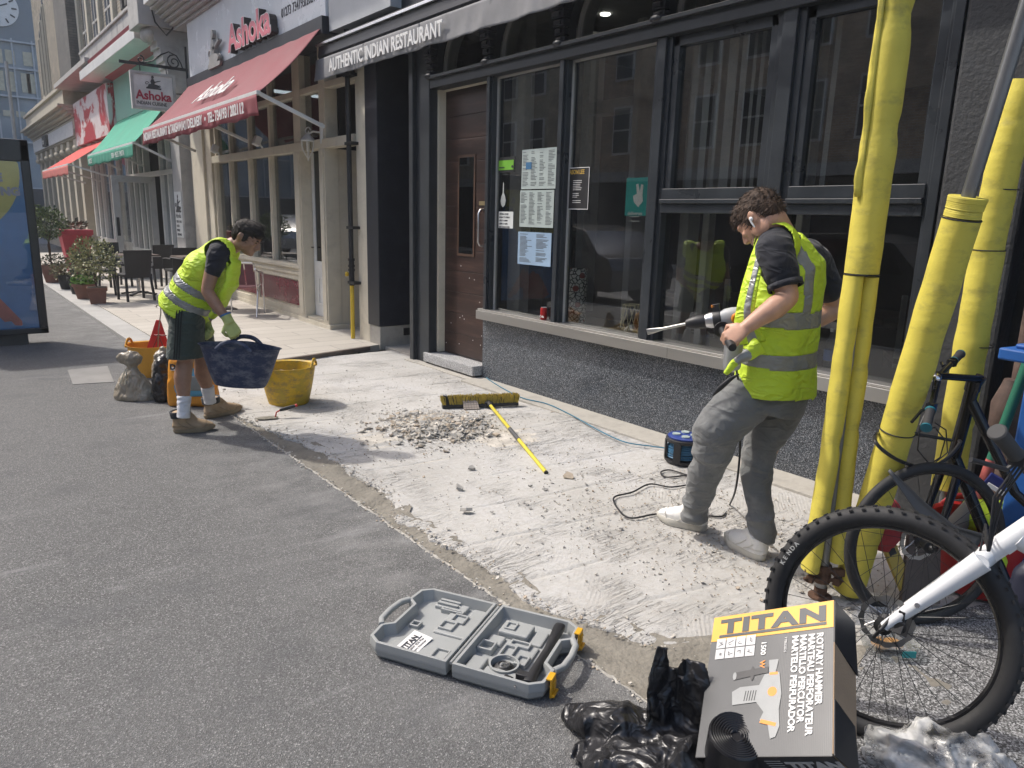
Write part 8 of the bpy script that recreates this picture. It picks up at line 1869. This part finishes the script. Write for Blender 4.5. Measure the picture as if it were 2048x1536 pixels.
m = MB(); m.tube([a_ + (a_ - b_) * .3, b_ + (a_ - b_) * .15], .022, seg=14); m.build('green_tube', M('green_tube', (.02, .14, .09), .5), t, smooth=True); m = MB(); m.tube([b_ + (a_ - b_) * .15, b_ - (a_ - b_) * .05], .023, seg=14); m.tube([b_ - (a_ - b_) * .05, W(1915, 1110, 3.1)], .016, seg=10); m.build('pink_end', M('pink_end', (.42, .10, .09), .6), t, smooth=True)
t = thing('blue_white_level', 'long blue and white spirit level lying behind the black bicycle', 'spirit level', W(2010, 985, 3.05))
m = MB(); m.bar(W(1975, 955, 3.12), W(2070, 1010, 3.02), .03, .055); m.build('blue_body', M('level_blue', (.02, .03, .14), .4), t, bevel=.003); m = MB(); m.bar(W(1975, 968, 3.09), W(2070, 1026, 2.99), .01, .018); m.build('white_stripe', LETTERW, t)
rc_ = G(1925, 1195, 0); rc_ = V(2.98, 1.16, .0); rb = thing('red_bucket', 'red plastic tub behind the bicycle wheels with rags piled in it', 'tub', rc_)
bpy.data.objects.remove(rb)
tub('red_tub', 'red plastic tub behind the bicycle wheels with rags piled in it', G(1948, 1168, .012), .16, .23, .30, M('red_tub_plastic', (.42, .02, .02), .45, var=.15, dirt=(.25, .05, .04), damt=.4), hand=.8)
def cloth(name, lab, c, r, mt_, seed, cat, amp=.03):
    m = MB(); m.ell(c, r, None, 26, 18); v, f, nn = remesh(m, .012, 1); v = crumple(v, nn, amp, 9, seed); q = MB(); q.add(v, f); return q.build(name, mt_, smooth=True, angle=180, label=lab, cat=cat)
cloth('spare_vest', 'crumpled spare hi-vis vest draped over the red tub', G(1948, 1168, .33) * 0 + V(G(1948, 1168).x + .02, G(1948, 1168).y - .02, .33), (.15, .13, .08), HIVIS, 4, 'vest'); 
cloth('hanging_hi_vis', 'hi-vis cloth hanging down the near side of the red tub', W(1985, 1120, 2.93), (.05, .05, .13), HIVIS, 7, 'vest', .015)
cloth('red_rag', 'faded red rag stuffed beside the tool poles', V(3.14, 1.34, .34), (.08, .08, .12), M('faded_red_rag', (.4, .05, .06), .8), 5, 'rag', .02)
m = MB(); m.tube([W(1945, 1010, 3.12), W(1905, 1060, 3.10), W(1885, 1100, 3.08)], [.035, .045, .04], seg=14); m.build('grey_hose', M('grey_felt_roll', (.22, .21, .19), .9, bs=.4), smooth=True, label='short grey roll poking out between the rags', cat='roll')
a_, b_ = G(1822, 1200, .02), W(1752, 1030, 3.02); t = thing('yellow_level', 'worn yellow metal level leaning behind the knobbly tyre', 'spirit level', a_)
m = MB(); m.bar(a_, b_, .025, .06, side=RIGHT); m.build('body', M('worn_yellow', (.52, .38, .07), .5, var=.15, dirt=(.3, .25, .12), dscale=10, damt=.6), t, bevel=.003); m = MB(); m.bar(a_.lerp(b_, .55) - FH * .016, a_.lerp(b_, .62) - FH * .016, .004, .03, side=RIGHT); m.build('vial', BLACKP, t)
a_ = G(1845, 1212, .02); t = MB(); t.prism([(-.08, 0), (.09, 0), (.10, .34), (-.03, .36)], a_ + FH * .02, RIGHT, (ZV * .94 + FH * .3), -.03); t.build('stone_offcut', M('brown_stone', (.15, .12, .10), .85, var=.2, bs=.4), label='brown stone offcut propped beside the yellow level', cat='stone slab', bevel=.004)
fc = G(1775, 1300, .012); t = thing('food_container', 'clear plastic lunch container with teal label on the ground behind the spokes', 'container', fc)
m = MB(); m.loft([fc, fc + ZV * .05], [(.085, .065), (.10, .08)], side=[RIGHT] * 2, seg=28, sq=.6); m.build('tray', glass('tray_plastic', (.85, .87, .87), 1.4, .1, .4), t, smooth=True, angle=40)
m = MB(); m.loft([fc + ZV * .05 + FH * .09, fc + ZV * .11 + FH * .13], [(.10, .008), (.10, .008)], side=[RIGHT] * 2, seg=24); m.build('lid', glass('lid_plastic', (.8, .8, .8), 1.4, .1, .6), t); m = MB(); m.box(fc + ZV * .03 - FH * .076 + RIGHT * .04, (.05, .004, .025), Matrix.Rotation(math.atan2(RIGHT.y, RIGHT.x), 3, 'Z')); m.build('label', M('teal_label', (.03, .28, .28), .5), t)
m = MB(); m.ell(fc + ZV * .03 - RIGHT * .03, (.04, .035, .018)); m.ell(fc + ZV * .03 + RIGHT * .02, (.03, .035, .015)); m.build('food', M('orange_food', (.5, .25, .07), .7, var=.4), t, smooth=True)
t = thing('dark_saddlebag', 'dark navy bag hanging at the right edge of the picture', 'bag', W(2040, 1220, 2.4)); m = MB(); c = W(2062, 1200, 2.35); m.loft([c + ZV * .16, c + ZV * .10, c, c - ZV * .14], [(.03, .02), (.075, .05), (.085, .06), (.05, .04)], side=[RIGHT] * 4, seg=20); v, f, nn = remesh(m, .01, 2); v = crumple(v, nn, .008, 9, 3); q = MB(); q.add(v, f); q.build('bag_body', M('navy_nylon', (.012, .014, .03), .5), t, smooth=True, angle=180); m = MB(); m.bar(c + ZV * .15 - RIGHT * .02, c + ZV * .26 + RIGHT * .02, .03, .01); m.build('strap', BLACKP, t)
# ------------------------------------------------------------ cars parked at the kerb behind the camera (mirrored in the shop glass)
def car(lab, y0, mt_, suv=1.0):
    t = thing('parked_car', lab, 'car', (-2.75, y0, -.12), 0, 'cars parked along the kerb')
    m = MB(); prof = [(-2.15, .35), (-2.2, .75), (-2.05, 1.0), (-1.75, 1.08), (-1.3, 1.52), (-.6, 1.64), (.4, 1.60), (1.05, 1.10), (1.95, .95), (2.2, .72), (2.2, .35)]
    vs = []; n = len(prof)
    for x, g in ((-.88, .0), (-.92, .06), (.92, .06), (.88, .0)):
        for a, z in prof: vs.append(V(x * (1 - .16 * max(0, z - 1.0)), a, z + (0 if abs(x) > .9 else -.02)))
    fs = [tuple(range(n))[::-1], tuple(3 * n + i for i in range(n))] + [(j * n + i, j * n + (i + 1) % n, (j + 1) * n + (i + 1) % n, (j + 1) * n + i) for j in range(3) for i in range(n)]
    m.add(vs, fs); m.build('body', mt_, t, local=True, smooth=True, angle=30, bevel=.04)
    for x in (-.90, .90):
        m = MB(); m.add([V(x * .955, -1.5, 1.10), V(x * .90, -1.2, 1.46), V(x * .875, -.55, 1.55), V(x * .88, .35, 1.52), V(x * .955, .92, 1.12)], [(0, 1, 2, 3, 4)]); m.build('side_window', M('car_glass', (.01, .012, .014), .05) if x < 0 else bpy.data.materials['car_glass'], t, local=True, solid=.03)
    for x in (-.86, .86):
        for a in (-1.35, 1.35):
            m = MB(); m.lathe([(.20, -.10), (.32, -.10), (.34, -.06), (.34, .06), (.32, .10), (.20, .10)], V(x, a, .34), axis=(1, 0, 0), seg=28); w_ = m.build('wheel', RUB, t, local=True, smooth=True, angle=40)
            m = MB(); m.lathe([(.0, -.08), (.19, -.09), (.21, -.10), (.21, .10), (.19, .09), (0, .08)], V(x, a, .34), axis=(1, 0, 0), seg=28); m.build('rim', ALU, w_, local=True, smooth=True, angle=40); w_.parent = t
    for a, x in ((2.19, -.65), (2.19, .65)):
        m = MB(); m.box((x, a, .76), (.34, .06, .14)); m.build('headlight', CHROME, t, local=True, bevel=.02)
    return t
CARP = M('dark_grey_car_paint', (.10, .105, .115), .2, .5, coat=1.0); CARS = M('silver_car_paint', (.35, .36, .37), .25, .6, coat=1.0)
car('black estate car parked at the kerb, mirrored in the restaurant windows', 12.4, CARP); car('silver car parked at the kerb farther along, mirrored in the cream shopfront glass', 30.4, CARS); car('black car parked at the kerb beside the nearer shop windows', 6.2, CARP)
# ------------------------------------------------------------ haze in the street
hz = bpy.data.materials.new('street_haze'); hz.use_nodes = True; n_ = hz.node_tree; n_.nodes.clear(); o_ = n_.nodes.new('ShaderNodeOutputMaterial'); pv = n_.nodes.new('ShaderNodeVolumePrincipled')
pv.inputs['Color'].default_value = (.86, .91, .97, 1); pv.inputs['Density'].default_value = .0016; pv.inputs['Anisotropy'].default_value = .2; n_.links.new(pv.outputs[0], o_.inputs['Volume'])
m = MB(); m.b(-30, 45, -35, 95, -1.2, 26); m.build('haze', hz, kind='stuff', label='thin pale haze hanging in the street', cat='haze')
